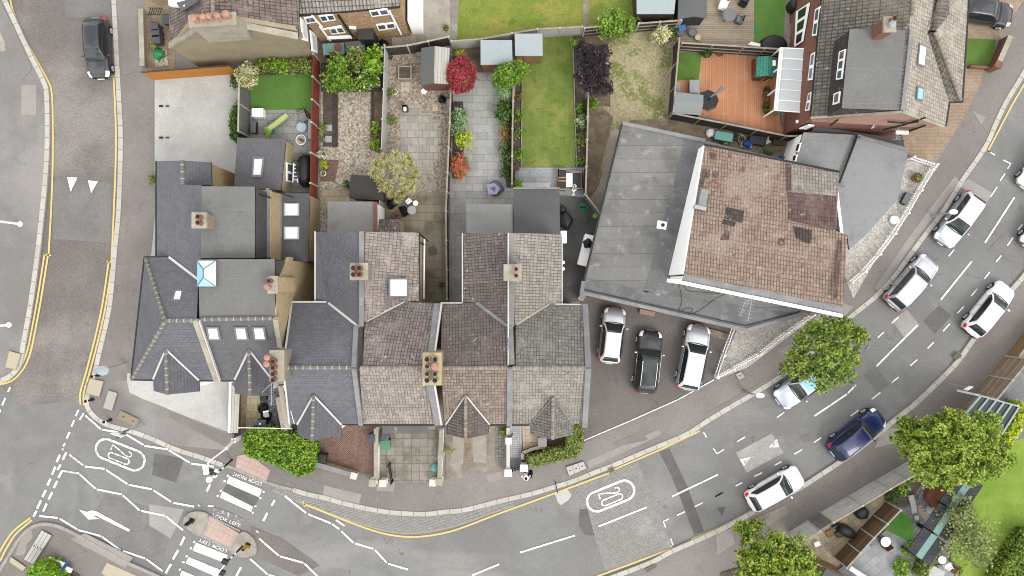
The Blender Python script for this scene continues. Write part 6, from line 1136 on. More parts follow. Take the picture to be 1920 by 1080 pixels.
# ================================================================== vehicles
def vehicle(name, label, cat, front, rear, W_, Ht, paint, style='hatch', group='parked cars', z0=0., glassroof=None, rails=False, roofm=None, lights=True):
    a, b = P(*front, .55), P(*rear, .7); d = a - b; L = Vector((d.x, d.y, 0)).length; rz = math.atan2(d.y, d.x); c = (a + b) / 2
    o = empty(name, (c.x, c.y, z0), label, cat, group, rz)
    h = L / 2; S = 1 if style != 'suv' else 1.1
    wz = W_ / 2
    # stations from the nose to the tail: x, half-width factor, shoulder height, sill height
    st = [(-.0, .52, .50, .30), (.012, .72, .60, .26), (.035, .86, .68, .22), (.08, .955, .76, .2), (.15, .99, .84, .2), (.24, 1., .90, .2), (.30, 1., .94, .2), (.42, 1., .96, .2), (.58, 1., .97, .2), (.72, 1., .99, .2), (.83, .995, 1.0, .2), (.91, .97, .98, .22), (.96, .92, .92, .25), (.985, .84, .84, .3), (1., .66, .72, .36)]
    st = [(x, w, .3 + (zs - .3) * S * (1.0 if style != 'suv' else 1.03), zb) for x, w, zs, zb in st]
    def sect(s_):
        x, w, zs, zb = s_; w *= wz; X = h - x * L
        return [Vector((X, y, z)) for y, z in ((0, zb), (.8 * w, zb), (.95 * w, zb + .1), (.99 * w, zb + .28), (1.0 * w, (zb + zs) / 2 + .05), (.965 * w, zs - .12), (.9 * w, zs - .03), (.78 * w, zs + .005), (.45 * w, zs + .035), (0, zs + .045))]
    def lerp_st(t):
        for i in range(len(st) - 1):
            if st[i][0] <= t <= st[i + 1][0]:
                k = (t - st[i][0]) / (st[i + 1][0] - st[i][0]); return tuple(st[i][j] + (st[i + 1][j] - st[i][j]) * k for j in range(4))
        return st[-1]
    mb = MB(); ts = sorted(set([s_[0] for s_ in st] + [.19, .5, .65, .78, .94])); rg = []
    for t in ts:
        hf = sect(lerp_st(t)); full = hf + [Vector((p.x, -p.y, p.z)) for p in hf[-2:0:-1]]; rg.append(full)
    mb.rings(rg, 0)
    # greenhouse
    xc, xa, xb, xd = {'hatch': (.27, .44, .86, .965), 'suv': (.29, .43, .90, .975), 'sedan': (.27, .43, .80, .93)}[style]
    def belt(t): return lerp_st(min(max(t, 0), 1))[2]
    gs = [(xc, 0.), (xc + (xa - xc) * .3, .36), (xc + (xa - xc) * .7, .78), (xa, .965), (xa + .06, 1.), ((xa + xb) / 2, 1.02), (xb - .08, .99), (xb, .93), (xb + (xd - xb) * .5, .58), (xd, 0.)]
    def gz(t, f): zb_ = belt(t) - .03; return zb_ + (Ht - zb_) * f
    def gpt(i, t, f, v, off=0.):
        wb = lerp_st(min(t, .95))[1] * wz * .9; wt = wb - (.2 + .02 * S) * f; z = gz(t, f)
        y = v * wt; cr = .035 * (1 - v * v); return Vector((h - t * L, y, z + cr - (.05 if abs(v) > .93 else 0) + off))
    def gat(t):
        for i in range(len(gs) - 1):
            if gs[i][0] <= t <= gs[i + 1][0]: k = (t - gs[i][0]) / (gs[i + 1][0] - gs[i][0]); return gs[i][1] + (gs[i + 1][1] - gs[i][1]) * k
        return 0.
    vs = (-1, -.93, -.75, -.4, 0, .4, .75, .93, 1); rg = []
    for t, f in gs:
        top = [gpt(0, t, f, v) for v in vs]; wb = lerp_st(min(t, .95))[1] * wz * .92
        rg.append([Vector((h - t * L, -wb, belt(t) - .06))] + top + [Vector((h - t * L, wb, belt(t) - .06))])
    mb.rings(rg, 1, closed=False)
    for sy in (1, -1):
        ln_ = [sect(lerp_st(t))[7] for t in (.045, .1, .16, .22, xc - .01)]; ln_ = [Vector((p.x, sy * p.y * .98, p.z + .006)) for p in ln_]
        for p0_, p1_ in zip(ln_, ln_[1:]): mb.beam(p0_, p1_, .014, .01, 2)
        for t in (.33, .55, .74):
            s5 = sect(lerp_st(t)); ps = [Vector((p.x, sy * (p.y + .004), p.z + .003)) for p in s5[2:8]]
            for p0_, p1_ in zip(ps, ps[1:]): mb.beam(p0_, p1_, .014, .01, 2)
    s5 = sect(lerp_st(.045)); ps = [Vector((p.x, p.y, p.z + .006)) for p in s5[7:]] + [Vector((p.x, -p.y, p.z + .006)) for p in s5[-2:6:-1]]
    for p0_, p1_ in zip(ps, ps[1:]): mb.beam(p0_, p1_, .014, .01, 2)
    mb.build('body', [paint, roofm or paint, 'trim_black'], o, smooth='all', uv=False, local=True)
    def gpanel(name_, t0, t1, v0, v1, m, nt=5, nv=6, off=.008):
        q = MB(); G_ = [[None] * (nv + 1) for _ in range(nt + 1)]
        for i in range(nt + 1):
            t = t0 + (t1 - t0) * i / nt
            for j in range(nv + 1): G_[i][j] = gpt(0, t, gat(t), v0 + (v1 - v0) * j / nv) + Vector((off if t < .5 else -off, 0, off))
        for i in range(nt):
            for j in range(nv): q.face([G_[i][j], G_[i][j + 1], G_[i + 1][j + 1], G_[i + 1][j]])
        return q.build(name_, m, o, smooth='all', uv=False, local=True)
    gpanel('windscreen', xc + (xa - xc) * .02, xa - .006, -.9, .9, 'glass_tint'); gpanel('rear_window', xb + .012, xd - (xd - xb) * .12, -.86, .86, 'glass_tint')
    if glassroof: gpanel('glass_roof', xa + .03, xb - .05, -.8, .8, glassroof, 6, 6, .012)
    for sy in (1, -1):
        q = MB(); lo, hi = [], []
        for k in range(9):
            t = xc + .055 + (xb + .035 - xc - .055) * k / 8; f = max(.16, gat(t) - .1)
            if k == 8: f = .2
            wb = lerp_st(min(t, .95))[1] * wz * .9
            yl = (wb - .22 * .1) + .012; yh = wb - .22 * f * .97 + .014
            zl = belt(t) + .02; zh = gz(t, f)
            lo.append(Vector((h - t * L, sy * (wb * 1.0 + .012), zl))); hi.append(Vector((h - t * L, sy * yh, zh)))
        for k in range(8): q.face([lo[k], lo[k + 1], hi[k + 1], hi[k]] if sy < 0 else [lo[k + 1], lo[k], hi[k], hi[k + 1]])
        q.build('side_window', 'glass_dark', o, uv=False, local=True)
        wm = lerp_st(xc + .07)[1] * wz
        q = MB(); q.ball((h - (xc + .075) * L, sy * (wm + .1), belt(xc) + .06), .12, 0, 8, .62, .62, 1.); q.build('wing_mirror', paint if paint != 'car_grey' else 'chrome', o, smooth=True, uv=False, local=True)
        for t, ri in ((.17, 0), (.80, 1)):
            r = .32 * (1.06 if style == 'suv' else 1.); X = h - t * L; Y = sy * (wz - .1)
            q = MB(); prof = [(r * .62, -.1), (r * .9, -.11), (r, -.07), (r, .07), (r * .9, .11), (r * .62, .1)]
            rgw = [[Vector((X + rr * math.cos(2 * math.pi * i / 20), Y + yy * sy, r + rr * math.sin(2 * math.pi * i / 20))) for i in range(20)] for rr, yy in prof]
            q.rings(rgw); wl = q.build('wheel', 'tyre', o, smooth=True, uv=False, local=True)
            q = MB(); q.rings([[Vector((X + rr * math.cos(2 * math.pi * i / 20), Y + sy * yy, r + rr * math.sin(2 * math.pi * i / 20))) for i in range(20)] for rr, yy in ((r * .64, .05), (r * .62, .115), (r * .2, .1), (.02, .1))])
            for i in range(5): an = 2 * math.pi * i / 5; q.beam((X + r * .12 * math.cos(an), Y + sy * .118, r + r * .12 * math.sin(an)), (X + r * .58 * math.cos(an), Y + sy * .125, r + r * .58 * math.sin(an)), .07, .02)
            q.build('rim', 'rim', wl, uv=False, local=True)
            q = MB()
            for i in range(13):     # dark wheel arch lip on the body side
                a0 = math.pi * i / 12
            q.rings([[Vector((X + rr * math.cos(math.pi * i / 14), sy * (wz * yy), r + rr * math.sin(math.pi * i / 14))) for i in range(15)] for rr, yy in ((r * 1.0, .9), (r * 1.05, 1.003), (r * 1.17, 1.004), (r * 1.18, .97))], 0, False, False); q.build('wheel_arch', 'trim_black', o, uv=False, local=True)
        def bpatch(nm_, t0, t1, u0, u1, m, off=.01):
            q = MB(); ht, hu = 4, 3; G_ = []
            for i in range(ht + 1):
                t = t0 + (t1 - t0) * i / ht; s_ = sect(lerp_st(t)); row = []
                for j in range(hu + 1):
                    u = u0 + (u1 - u0) * j / hu; k = min(int(u), 8); p = s_[k].lerp(s_[k + 1], u - k); row.append(Vector((p.x + (off if t < .5 else -off), sy * (p.y + off), p.z + off)))
                G_.append(row)
            for i in range(ht):
                for j in range(hu): q.face([G_[i][j], G_[i][j + 1], G_[i + 1][j + 1], G_[i + 1][j]])
            q.build(nm_, m, o, smooth='all', uv=False, local=True)
        if lights: bpatch('headlight', .018, .105, 5.0, 7.25, 'lamp_clear'); bpatch('tail_light', .925, .985, 4.4, 6.9, 'lamp_red')
        if rails: q = MB(); q.tube([gpt(0, xa + .05, 1, sy * .9) + Vector((0, 0, .07)), gpt(0, (xa + xb) / 2, 1.02, sy * .9) + Vector((0, 0, .09)), gpt(0, xb - .04, .97, sy * .9) + Vector((0, 0, .07))], .025, 6); q.build('roof_rail', 'chrome', o, smooth=True, uv=False, local=True)
        q = MB(); q.tube([(h - (xc + .05) * L, sy * (wz * .965), belt(.4) - .02), (h - .8 * L, sy * (wz * .965), belt(.8) - .02)], .012, 5); q.build('side_trim', 'trim_black' if paint not in ('car_blue', 'car_grey') else 'chrome', o, uv=False, local=True)
    q = MB(); q.box((h - .012 * L, 0, .3), (.06, W_ * .55, .16)); q.build('grille', 'trim_black', o, uv=False, local=True); q = MB(); q.box((h + .01, 0, .34), (.03, .52, .11)); q.build('number_plate', 'plastic_white', o, uv=False, local=True)
    q = MB(); q.box((-h - .012, 0, .62), (.03, .52, .11)); q.build('number_plate', 'plate', o, uv=False, local=True)
    q = MB(); wb = lerp_st(xc)[1] * wz
    for k in range(8): v0, v1 = -.86 + 1.72 * k / 8, -.86 + 1.72 * (k + 1) / 8; f = lambda v: Vector((h - (xc - .012 + .03 * v * v) * L, v * wb, belt(xc) + .045 - .05 * v * v)); q.beam(f(v0), f(v1), .07, .02)
    for s_ in (.35, -.2): q.beam((h - (xc + .004) * L, s_ * W_ * .5, belt(xc) + .06), (h - (xc + .05) * L, (s_ - .55) * W_ * .5, belt(xc) + .16), .022, .02)
    q.build('cowl', 'trim_black', o, uv=False, local=True)
    q = MB(); p = gpt(0, xb - .05, .95, 0); q.lathe((p.x, 0, p.z), [(.04, -.03), (.03, .02), (.008, .1)], 8); q.build('roof_aerial', 'trim_black', o, uv=False, local=True)
    q = MB(); b0 = sect(lerp_st(.985)); q.beam((-h + .02, -.36 * W_, .5), (-h + .02, .36 * W_, .5), .1, .16); q.build('bumper', 'trim_black', o, uv=False, local=True)
    return o
vehicle('car', 'black hatchback with red tail lights parked on left road', 'car', (187, 147), (180, 33), 1.74, 1.48, 'car_black')
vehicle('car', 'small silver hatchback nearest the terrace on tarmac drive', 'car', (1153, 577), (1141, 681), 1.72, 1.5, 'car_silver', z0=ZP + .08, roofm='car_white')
vehicle('car', 'dark grey estate with silver roof rails between two silver cars', 'car', (1219, 619), (1207, 736), 1.82, 1.6, 'car_grey', 'suv', z0=ZP + .08, glassroof='glass_tint', rails=True)
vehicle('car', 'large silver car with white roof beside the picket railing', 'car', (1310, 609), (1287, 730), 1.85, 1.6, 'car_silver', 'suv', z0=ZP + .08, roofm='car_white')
vehicle('car', 'silver grey car with glass roof under the street tree', 'car', (1459, 754), (1548, 688), 1.82, 1.55, 'car_ice', 'suv', glassroof='glass_cyan_reflect')
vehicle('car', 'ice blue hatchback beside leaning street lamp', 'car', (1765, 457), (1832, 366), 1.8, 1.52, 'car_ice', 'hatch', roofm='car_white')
vehicle('car', 'silver people carrier with black sides beside kerb railing', 'car', (1746, 486), (1671, 573), 1.82, 1.62, 'car_silver', 'suv', rails=True)
vehicle('car', 'white hatchback with red tail lights and dark rear window', 'car', (1889, 535), (1819, 625), 1.74, 1.46, 'car_white')
vehicle('car', 'dark blue car parked against right kerb', 'car', (1651, 777), (1561, 851), 1.82, 1.56, 'car_blue', 'suv')
vehicle('car', 'white hatchback parked half on lower pavement', 'car', (1501, 888), (1404, 945), 1.78, 1.46, 'car_white', z0=.03)
vehicle('car', 'white car cut by frame edge near yellow line end', 'car', (1921, 352), (1985, 264), 1.75, 1.48, 'car_white'); vehicle('car', 'silver car cut by frame edge above white hatchback', 'car', (1925, 462), (1991, 376), 1.75, 1.48, 'car_silver')
vehicle('car', 'black car on brick drive beside red brick house', 'car', (1894, 33), (1789, 16), 1.76, 1.48, 'car_black', z0=ZP + .06)

# ================================================================== plants
rng = np.random.default_rng(11)
def leaves(name, parent, centres, outs, size, mats, k, spread, flat=.5, asp=1.7, up=.35, stuff=None):
    """k leaf-sized faces round each of the clump centres, one of the given greens per clump (some mixed in)"""
    nC = len(centres); n = nC * k
    c = np.repeat(centres, k, 0) + rng.normal(0, spread, (n, 3)); o = np.repeat(outs, k, 0)
    nr = o * flat + rng.normal(0, .55, (n, 3)) + np.array([0, 0, up]); nr /= np.linalg.norm(nr, axis=1)[:, None] + 1e-9
    t = rng.normal(0, 1, (n, 3)); t -= nr * (t * nr).sum(1)[:, None]; t /= np.linalg.norm(t, axis=1)[:, None] + 1e-9; b = np.cross(nr, t)
    s = size * rng.uniform(.65, 1.35, (n, 1)); a = t * s * asp * .5; w = b * s * .5
    v = np.stack([c - a, c - a * .1 - w, c + a, c - a * .1 + w], 1)
    bend = nr * s * .12; v[:, 0] -= bend; v[:, 2] -= bend
    me = bpy.data.meshes.new(name); me.vertices.add(4 * n); me.vertices.foreach_set('co', v.reshape(-1)); me.loops.add(4 * n); me.loops.foreach_set('vertex_index', np.arange(4 * n, dtype=np.int32))
    me.polygons.add(n); me.polygons.foreach_set('loop_start', np.arange(0, 4 * n, 4, dtype=np.int32)); me.polygons.foreach_set('loop_total', np.full(n, 4, np.int32))
    for m in mats: me.materials.append(MT[m])
    mi = np.repeat(rng.choice(len(mats), nC, p=[.4, .38, .22] if len(mats) == 3 else None), k); r = rng.random(n); mi = np.where(r < .25, rng.choice(len(mats), n), mi).astype(np.int32)
    me.polygons.foreach_set('material_index', mi); me.update(calc_edges=True); ob = bpy.data.objects.new(name, me); COL.objects.link(ob)
    if parent is not None:
        ob.parent = parent; loc = np.array(parent.location); co = v.reshape(-1, 3) - loc; me.vertices.foreach_set('co', co.reshape(-1)); me.update()
    return ob
def blob_points(blobs, per_m2, rough=.22, inner=.25, low=-.35):
    C, O = [], []
    for (x, y, z, rx, ry, rz) in blobs:
        n = max(8, int(per_m2 * 4 * math.pi * ((rx * ry + rx * rz + ry * rz) / 3)))
        d = rng.normal(0, 1, (n, 3)); d /= np.linalg.norm(d, axis=1)[:, None]; d = d[d[:, 2] > low]
        ph = rng.uniform(0, 6.28, 6); bump = 1 + rough * (np.sin(d[:, 0] * 5 + ph[0]) * np.sin(d[:, 1] * 5.5 + ph[1]) + .7 * np.sin(d[:, 2] * 7 + ph[2] + d[:, 0] * 4)) 
        rr = bump * np.where(rng.random(len(d)) < inner, rng.uniform(.45, .85, len(d)), rng.uniform(.86, 1.04, len(d)))
        C.append(np.array([x, y, z]) + d * rr[:, None] * np.array([rx, ry, rz])); O.append(d)
    return np.concatenate(C), np.concatenate(O)
def LM(k): return [f'leaf_{k}_{i}' for i in range(3)]
def plant(name, label, cat, blobs_px, kind, leafsize=.1, dens=9., k=14, spread=.13, stem=True, group=None, core=True, rough=.22, asp=1.7, up=.35, trunk=None, bark='bark', flowers=None, inner=.25, part='foliage', low=-.35):
    """blobs_px: (px, py, z, rx, ry, rz): crown lumps, centred where the photograph shows them at height z"""
    bl = []
    for b in blobs_px: p = P(b[0], b[1], b[2]); bl.append((p.x, p.y, p.z, b[3], b[4], b[5]))
    wt = [b[3] * b[4] for b in bl]; cx = sum(b[0] * w for b, w in zip(bl, wt)) / sum(wt); cy = sum(b[1] * w for b, w in zip(bl, wt)) / sum(wt)
    base = trunk or (cx, cy)
    if trunk: q = P(*trunk, 0); base = (q.x, q.y)
    o = empty(name, (base[0], base[1], ZP), label, cat, group)
    if trunk and len(bl) > 4:                                    # loose sprigs that break the outline of a crown
        for i in range(26):
            b = bl[int(rng.integers(len(bl)))]; d = rng.normal(0, 1, 3); d[2] = abs(d[2]) * .6; d /= np.linalg.norm(d); r = rng.uniform(.18, .36); bl.append((b[0] + d[0] * b[3] * 1.08, b[1] + d[1] * b[4] * 1.08, b[2] + d[2] * b[5] * 1.05, r, r, r * .8))
    C, O = blob_points(bl, dens, rough, inner, low); leaves(part, o, C, O, leafsize, LM(kind), k, spread, asp=asp, up=up)
    mb = MB()
    if stem:
        r = .05 + .05 * max(b[5] for b in bl); zt = max(b[2] for b in bl)
        mb.tube([(base[0], base[1], ZP - .05), (base[0] * .6 + cx * .4, base[1] * .6 + cy * .4, zt * .5), (cx, cy, zt * .85)], r, 8, r1=r * .55)
        for b in bl[:8]: mb.tube([(base[0] * .4 + cx * .6, base[1] * .4 + cy * .6, zt * .55), (b[0] * .7 + cx * .3, b[1] * .7 + cy * .3, b[2] * .85), (b[0], b[1], b[2] + b[5] * .3)], r * .5, 6, r1=r * .15)
        mb.build('trunk' if zt > 2.2 else 'stem', bark, o, smooth=True)
    if flowers:
        fk, fn, fs = flowers; idx = rng.choice(len(C), fn); leaves('blossom', o, C[idx] + O[idx] * .12, O[idx], fs, [f'leaf_{fk}_0'], 7, fs * .5, asp=1.1, up=.8)
    return o
# big trees
plant('street_tree', 'green street tree with open crown over silver grey car', 'tree', [(1550, 612, 5, .75, .6, .6), (1580, 612, 5.2, .7, .6, .6), (1598, 640, 5.2, .55, .7, .6), (1568, 640, 5.5, .8, .75, .7), (1540, 640, 5.2, .6, .6, .6), (1510, 640, 4.5, .6, .42, .4), (1530, 618, 4.8, .5, .45, .45), (1590, 672, 5.1, .65, .6, .6), (1560, 668, 5.4, .75, .6, .6), (1535, 680, 5.0, .65, .5, .5), (1505, 680, 4.6, .75, .55, .5), (1482, 692, 4.3, .6, .5, .45), (1582, 702, 4.8, .7, .55, .55), (1552, 704, 4.8, .6, .5, .5), (1520, 703, 4.5, .6, .4, .4), (1540, 724, 4.3, .35, .4, .35), (1496, 662, 4.4, .5, .35, .35)], 'oak', .125, 12, 11, .11, trunk=(1515, 655), rough=.34, inner=.35, bark='bark_pale', up=.6)
plant('garden_tree', 'large round yellow green tree beside lower right lawn', 'tree', [(1735, 838, 4.6, 1.4, 1.2, 1.3), (1765, 822, 5.2, 1.3, 1.2, 1.3), (1802, 822, 5.6, 1.4, 1.2, 1.3), (1838, 825, 5.3, 1.2, 1.2, 1.2), (1750, 876, 5, 1.4, 1.1, 1.3), (1790, 868, 5.3, 1.3, 1.2, 1.3), (1825, 866, 5.2, 1.3, 1.2, 1.3), (1858, 850, 4.6, 1.0, 1.2, 1.1), (1708, 800, 3.6, .9, .6, .8), (1845, 795, 4.8, .9, .8, .9), (1785, 795, 5., 1.4, .9, 1.1), (1700, 820, 3.6, .8, .8, .8)], 'lime', .115, 15, 13, .11, trunk=(1775, 850), rough=.2, up=.6)
plant('street_tree', 'bushy light green street tree at lower edge', 'tree', [(1440, 1040, 4, 1.7, 1.4, 1.3), (1480, 1050, 4.2, 1.4, 1.4, 1.2), (1415, 1060, 3.9, 1.2, 1.4, 1.2), (1450, 1080, 4.4, 1.8, 1.5, 1.3), (1500, 1075, 4., 1.0, 1.3, 1.1), (1403, 985, 3, .6, .4, .4), (1398, 1000, 3., .4, .6, .4)], 'lime', .115, 15, 12, .11, trunk=(1425, 1010), rough=.22, up=.6, bark='bark_pale')
plant('garden_shrub', 'airy pale green bush at edge of big lawn', 'shrub', [(1800, 975, 2.6, 1.2, 1.3, 1.1), (1825, 1000, 2.6, 1.3, 1.2, 1.1), (1800, 1020, 2.4, 1.3, 1., 1.), (1835, 1035, 2.3, .9, .9, .9), (1795, 945, 2.4, .7, .8, .8)], 'pale', .12, 5., 11, .2, rough=.3, inner=.4)
plant('cordyline', 'spiky cream and green cordyline palm over gravel', 'palm', [(742, 318, 2.8, 1.45, 1.3, 1.)], 'yucca', .1, .1, 3, .05, trunk=(752, 330))
def spikes(o, hubs, n, L, w, mats, droop=.35):
    V, mi = [], []
    for hx_, hy_, hz_ in hubs:
        for i in range(n):
            a = random.uniform(0, 6.283); e = random.uniform(-.1, 1.25); l = L * random.uniform(.7, 1.1); d = Vector((math.cos(a) * math.cos(e), math.sin(a) * math.cos(e), math.sin(e))); s = Vector((-math.sin(a), math.cos(a), 0)) * w; b = Vector((hx_, hy_, hz_)); m = b + d * l * .55; t = b + d * l - Vector((0, 0, droop * l * math.cos(e)))
            V.append([b - s * .5, b + s * .5, m + s, m - s]); V.append([m - s, m + s, t + s * .1, t - s * .1]); k = random.choice((0, 0, 1, 1, 2)); mi += [k, k]
    mb = MB()
    for v, k in zip(V, mi): mb.face(v, k)
    return mb.build('fronds', mats, o, uv=False)
o = [x for x in bpy.data.objects if x.name == 'cordyline'][0]; hubs = [P(x, y, z) for x, y, z in ((742, 318, 3.2), (715, 312, 2.8), (770, 310, 2.8), (728, 345, 2.7), (760, 345, 2.7), (742, 290, 2.8), (712, 335, 2.5), (775, 333, 2.5), (735, 362, 2.3), (722, 296, 2.6), (765, 296, 2.6), (750, 328, 3.1), (700, 322, 2.4), (770, 352, 2.3), (745, 372, 2.1), (728, 305, 3.0), (757, 304, 3.0), (705, 308, 2.5), (779, 322, 2.4), (755, 360, 2.3), (718, 352, 2.3))]; spikes(o, hubs, 80, .56, .024, LM('yucca'))
plant('acer', 'round crimson acer beside two-tone shed', 'tree', [(865, 141, 1.9, .98, 1.25, .8)], 'red', .075, 52, 13, .075, rough=.05, asp=2.6, inner=.15)
plant('garden_tree', 'round mid green tree in front of pale blue sheds', 'tree', [(955, 140, 2.4, .98, .85, .7), (975, 132, 2.2, .5, .5, .45), (940, 150, 2.2, .6, .5, .5)], 'green', .08, 46, 15, .08, rough=.1)
plant('garden_shrub', 'small mint variegated dome below round green tree', 'shrub', [(948, 176, .9, .6, .5, .45)], 'mint', .07, 40, 10, .06, rough=.08)
plant('plum_tree', 'dark purple leaved tree with white flower heads', 'tree', [(1106, 106, 2.6, .8, .75, .7), (1122, 128, 2.7, .75, .75, .7), (1100, 138, 2.6, .75, .8, .7), (1114, 158, 2.5, .8, .7, .6), (1135, 165, 2.2, .5, .45, .45), (1092, 92, 2.2, .5, .5, .45), (1128, 98, 2.3, .5, .45, .45)], 'purple', .09, 24, 14, .1, rough=.2, flowers=('white', 8, .09), inner=.3)
plant('garden_shrub', 'bright green bush behind the purple tree fence', 'shrub', [(1150, 45, 1.7, 1.0, .85, .7), (1135, 55, 1.5, .6, .6, .5), (1170, 50, 1.4, .7, .5, .5), (1183, 48, 1.2, .5, .45, .4)], 'green', .12, 12, 10, .14, rough=.25, flowers=('white', 5, .06)); plant('garden_shrub', 'yellow variegated shrub by dark rail fence corner', 'shrub', [(1241, 66, 1.2, .62, .6, .5)], 'cream', .1, 26, 9, .1, rough=.2)
plant('garden_shrub', 'small dark green plant beside the yellow shrub', 'shrub', [(1261, 66, .8, .3, .4, .4)], 'dark', .1, 20, 9, .1, stem=False)
# hedges: boxes of leaves
def hedge(label, px, h, kind, size=.1, dens=42, k=7, z=ZP, name='hedge', rnd=.12, group=None, over=1.0):
    w = [P(x, y, h) for x, y in px]; cx = sum(p.x for p in w) / len(w); cy = sum(p.y for p in w) / len(w); o = empty(name, (cx, cy, z), label, 'hedge' if name == 'hedge' else 'shrub', group)
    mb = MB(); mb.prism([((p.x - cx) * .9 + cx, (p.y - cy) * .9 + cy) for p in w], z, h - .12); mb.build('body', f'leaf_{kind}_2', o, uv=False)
    C, O = [], []; A0 = 0
    tri = tessellate_polygon([[Vector((p.x, p.y, 0)) for p in w]])
    for t in tri:
        a, b, c = (np.array([w[i].x, w[i].y, h]) for i in t); ar = abs(np.cross(b - a, c - a)[2]) / 2; n = int(ar * dens) + 1; r1, r2 = rng.random((2, n)); f = r1 + r2 > 1; r1[f], r2[f] = 1 - r1[f], 1 - r2[f]
        q = a + (b - a) * r1[:, None] + (c - a) * r2[:, None]; q[:, 2] += rng.normal(0, .06, n); C.append(q); O.append(np.tile([0, 0, 1.], (n, 1)))
    for i in range(len(w)):
        a, b = w[i], w[(i + 1) % len(w)]; L = (b - a).length; n = int(L * (h - z) * dens) + 2; t = rng.random(n); zz = rng.uniform(z + .1, h, n); q = np.stack([a.x + (b.x - a.x) * t, a.y + (b.y - a.y) * t, zz], 1); nn = np.array([(b - a).y, -(b - a).x, 0]); nn /= np.linalg.norm(nn) + 1e-9
        mid = np.array([(a.x + b.x) / 2 - cx, (a.y + b.y) / 2 - cy, 0]); nn = nn if nn @ mid > 0 else -nn; C.append(q - nn * .06); O.append(np.tile(nn, (n, 1)))
    leaves('foliage', o, np.concatenate(C), np.concatenate(O), size, LM(kind), k, .07, up=.5); return o
hedge('bright green clipped hedge block beside tactile paving', [(456, 826), (462, 808), (500, 804), (560, 818), (588, 834), (588, 862), (582, 886), (560, 892), (520, 872), (460, 852)], 1.6, 'hedge', .1, 85, 7)
hedge('clipped hedge curving round the front of end house', [(990, 858), (1020, 850), (1064, 840), (1070, 800), (1090, 798), (1092, 840), (1080, 856), (1040, 866), (1000, 876)], 1.2, 'olive', .09, 75, 7)
hedge('rounded hedge behind white street name boards', [(50, 1074), (62, 1060), (80, 1056), (96, 1064), (108, 1078), (118, 1110), (60, 1110)], 1.5, 'bright', .09, 80, 7)
hedge('dark green hedge at lower right frame corner', [(1872, 1085), (1895, 1045), (1925, 1000), (1960, 1000), (1960, 1130), (1872, 1130)], 1.5, 'oak', .12, 34, 7); hedge('narrow yellow green hedge beside glass canopy', [(1868, 838), (1906, 790), (1914, 755), (1930, 770), (1912, 815), (1885, 850)], 1.4, 'yellow', .11, 34, 7); hedge('ivy hedge strip along white yard by slatted fence', [(436, 200), (446, 192), (446, 268), (432, 258), (430, 232)], 1.5, 'dark', .09, 40, 7); hedge('thin yellow green hedge strip beside dark walkway', [(1722, 1080), (1735, 1052), (1758, 1018), (1768, 1022), (1745, 1065), (1735, 1090)], 1.2, 'olive', .1, 34, 7)
plant('garden_shrub', 'dark green shrubs along the top of small turf', 'shrub', [(492, 124, 1.2, .5, .45, .5), (512, 122, 1.2, .5, .4, .5)], 'oak', .09, 28, 10, .1); plant('garden_shrub', 'lime green shrub behind small turf', 'shrub', [(530, 124, 1.2, .6, .42, .5)], 'bright', .09, 28, 10, .1); plant('garden_shrub', 'olive shrub under gable wall end', 'shrub', [(552, 124, 1.2, .5, .45, .5), (575, 124, 1.1, .55, .5, .5)], 'olive', .09, 28, 10, .1)
plant('garden_shrub', 'cream variegated shrub at corner of slatted fence', 'shrub', [(464, 142, 2.0, .72, .82, .6)], 'cream', .075, 60, 13, .07, rough=.08); plant('climber', 'dark ivy clump on white yard edge', 'shrub', [(440, 152, .9, .3, .4, .4)], 'dark', .09, 26, 9, .1, stem=False)
plant('garden_shrub', 'glossy green shrub left in white-flowered border', 'shrub', [(640, 122, 1.8, .75, .75, .6), (625, 150, 1.5, .7, .7, .6), (650, 158, 1.4, .7, .55, .5)], 'green', .13, 18, 10, .12); plant('garden_shrub', 'yellow green upright shrub between two green ones', 'shrub', [(668, 108, 2.0, .55, .75, .6)], 'olive', .1, 24, 10, .1); plant('garden_shrub', 'bright green shrub beside silver grey fence', 'shrub', [(700, 112, 1.9, .68, .85, .6)], 'bright', .12, 20, 10, .12); plant('rose_bush', 'white and pink flowering shrub above gravel', 'shrub', [(680, 155, 1.2, .7, .55, .45), (700, 150, 1.2, .55, .55, .45), (690, 135, 1.4, .6, .4, .4)], 'green', .1, 20, 9, .11, flowers=('white', 26, .09)); plant('garden_shrub', 'low green plants along silver fence', 'shrub', [(704, 242, .6, .28, .5, .35), (703, 268, .6, .3, .4, .35)], 'bright', .09, 24, 9, .09, stem=False)
plant('garden_shrub', 'variegated grey green shrub on pale paving edge', 'shrub', [(863, 222, 1.1, .6, .7, .45), (858, 240, 1., .5, .5, .4)], 'variegated', .1, 24, 9, .1); plant('garden_shrub', 'yellow flowering round shrub on pale paving edge', 'shrub', [(870, 262, 1.0, .6, .6, .45)], 'yellow', .08, 30, 9, .08); plant('hydrangea', 'coral flowering hydrangea by long thin fence', 'shrub', [(862, 312, 1.0, .62, .9, .5)], 'coral', .09, 32, 10, .07, rough=.08)
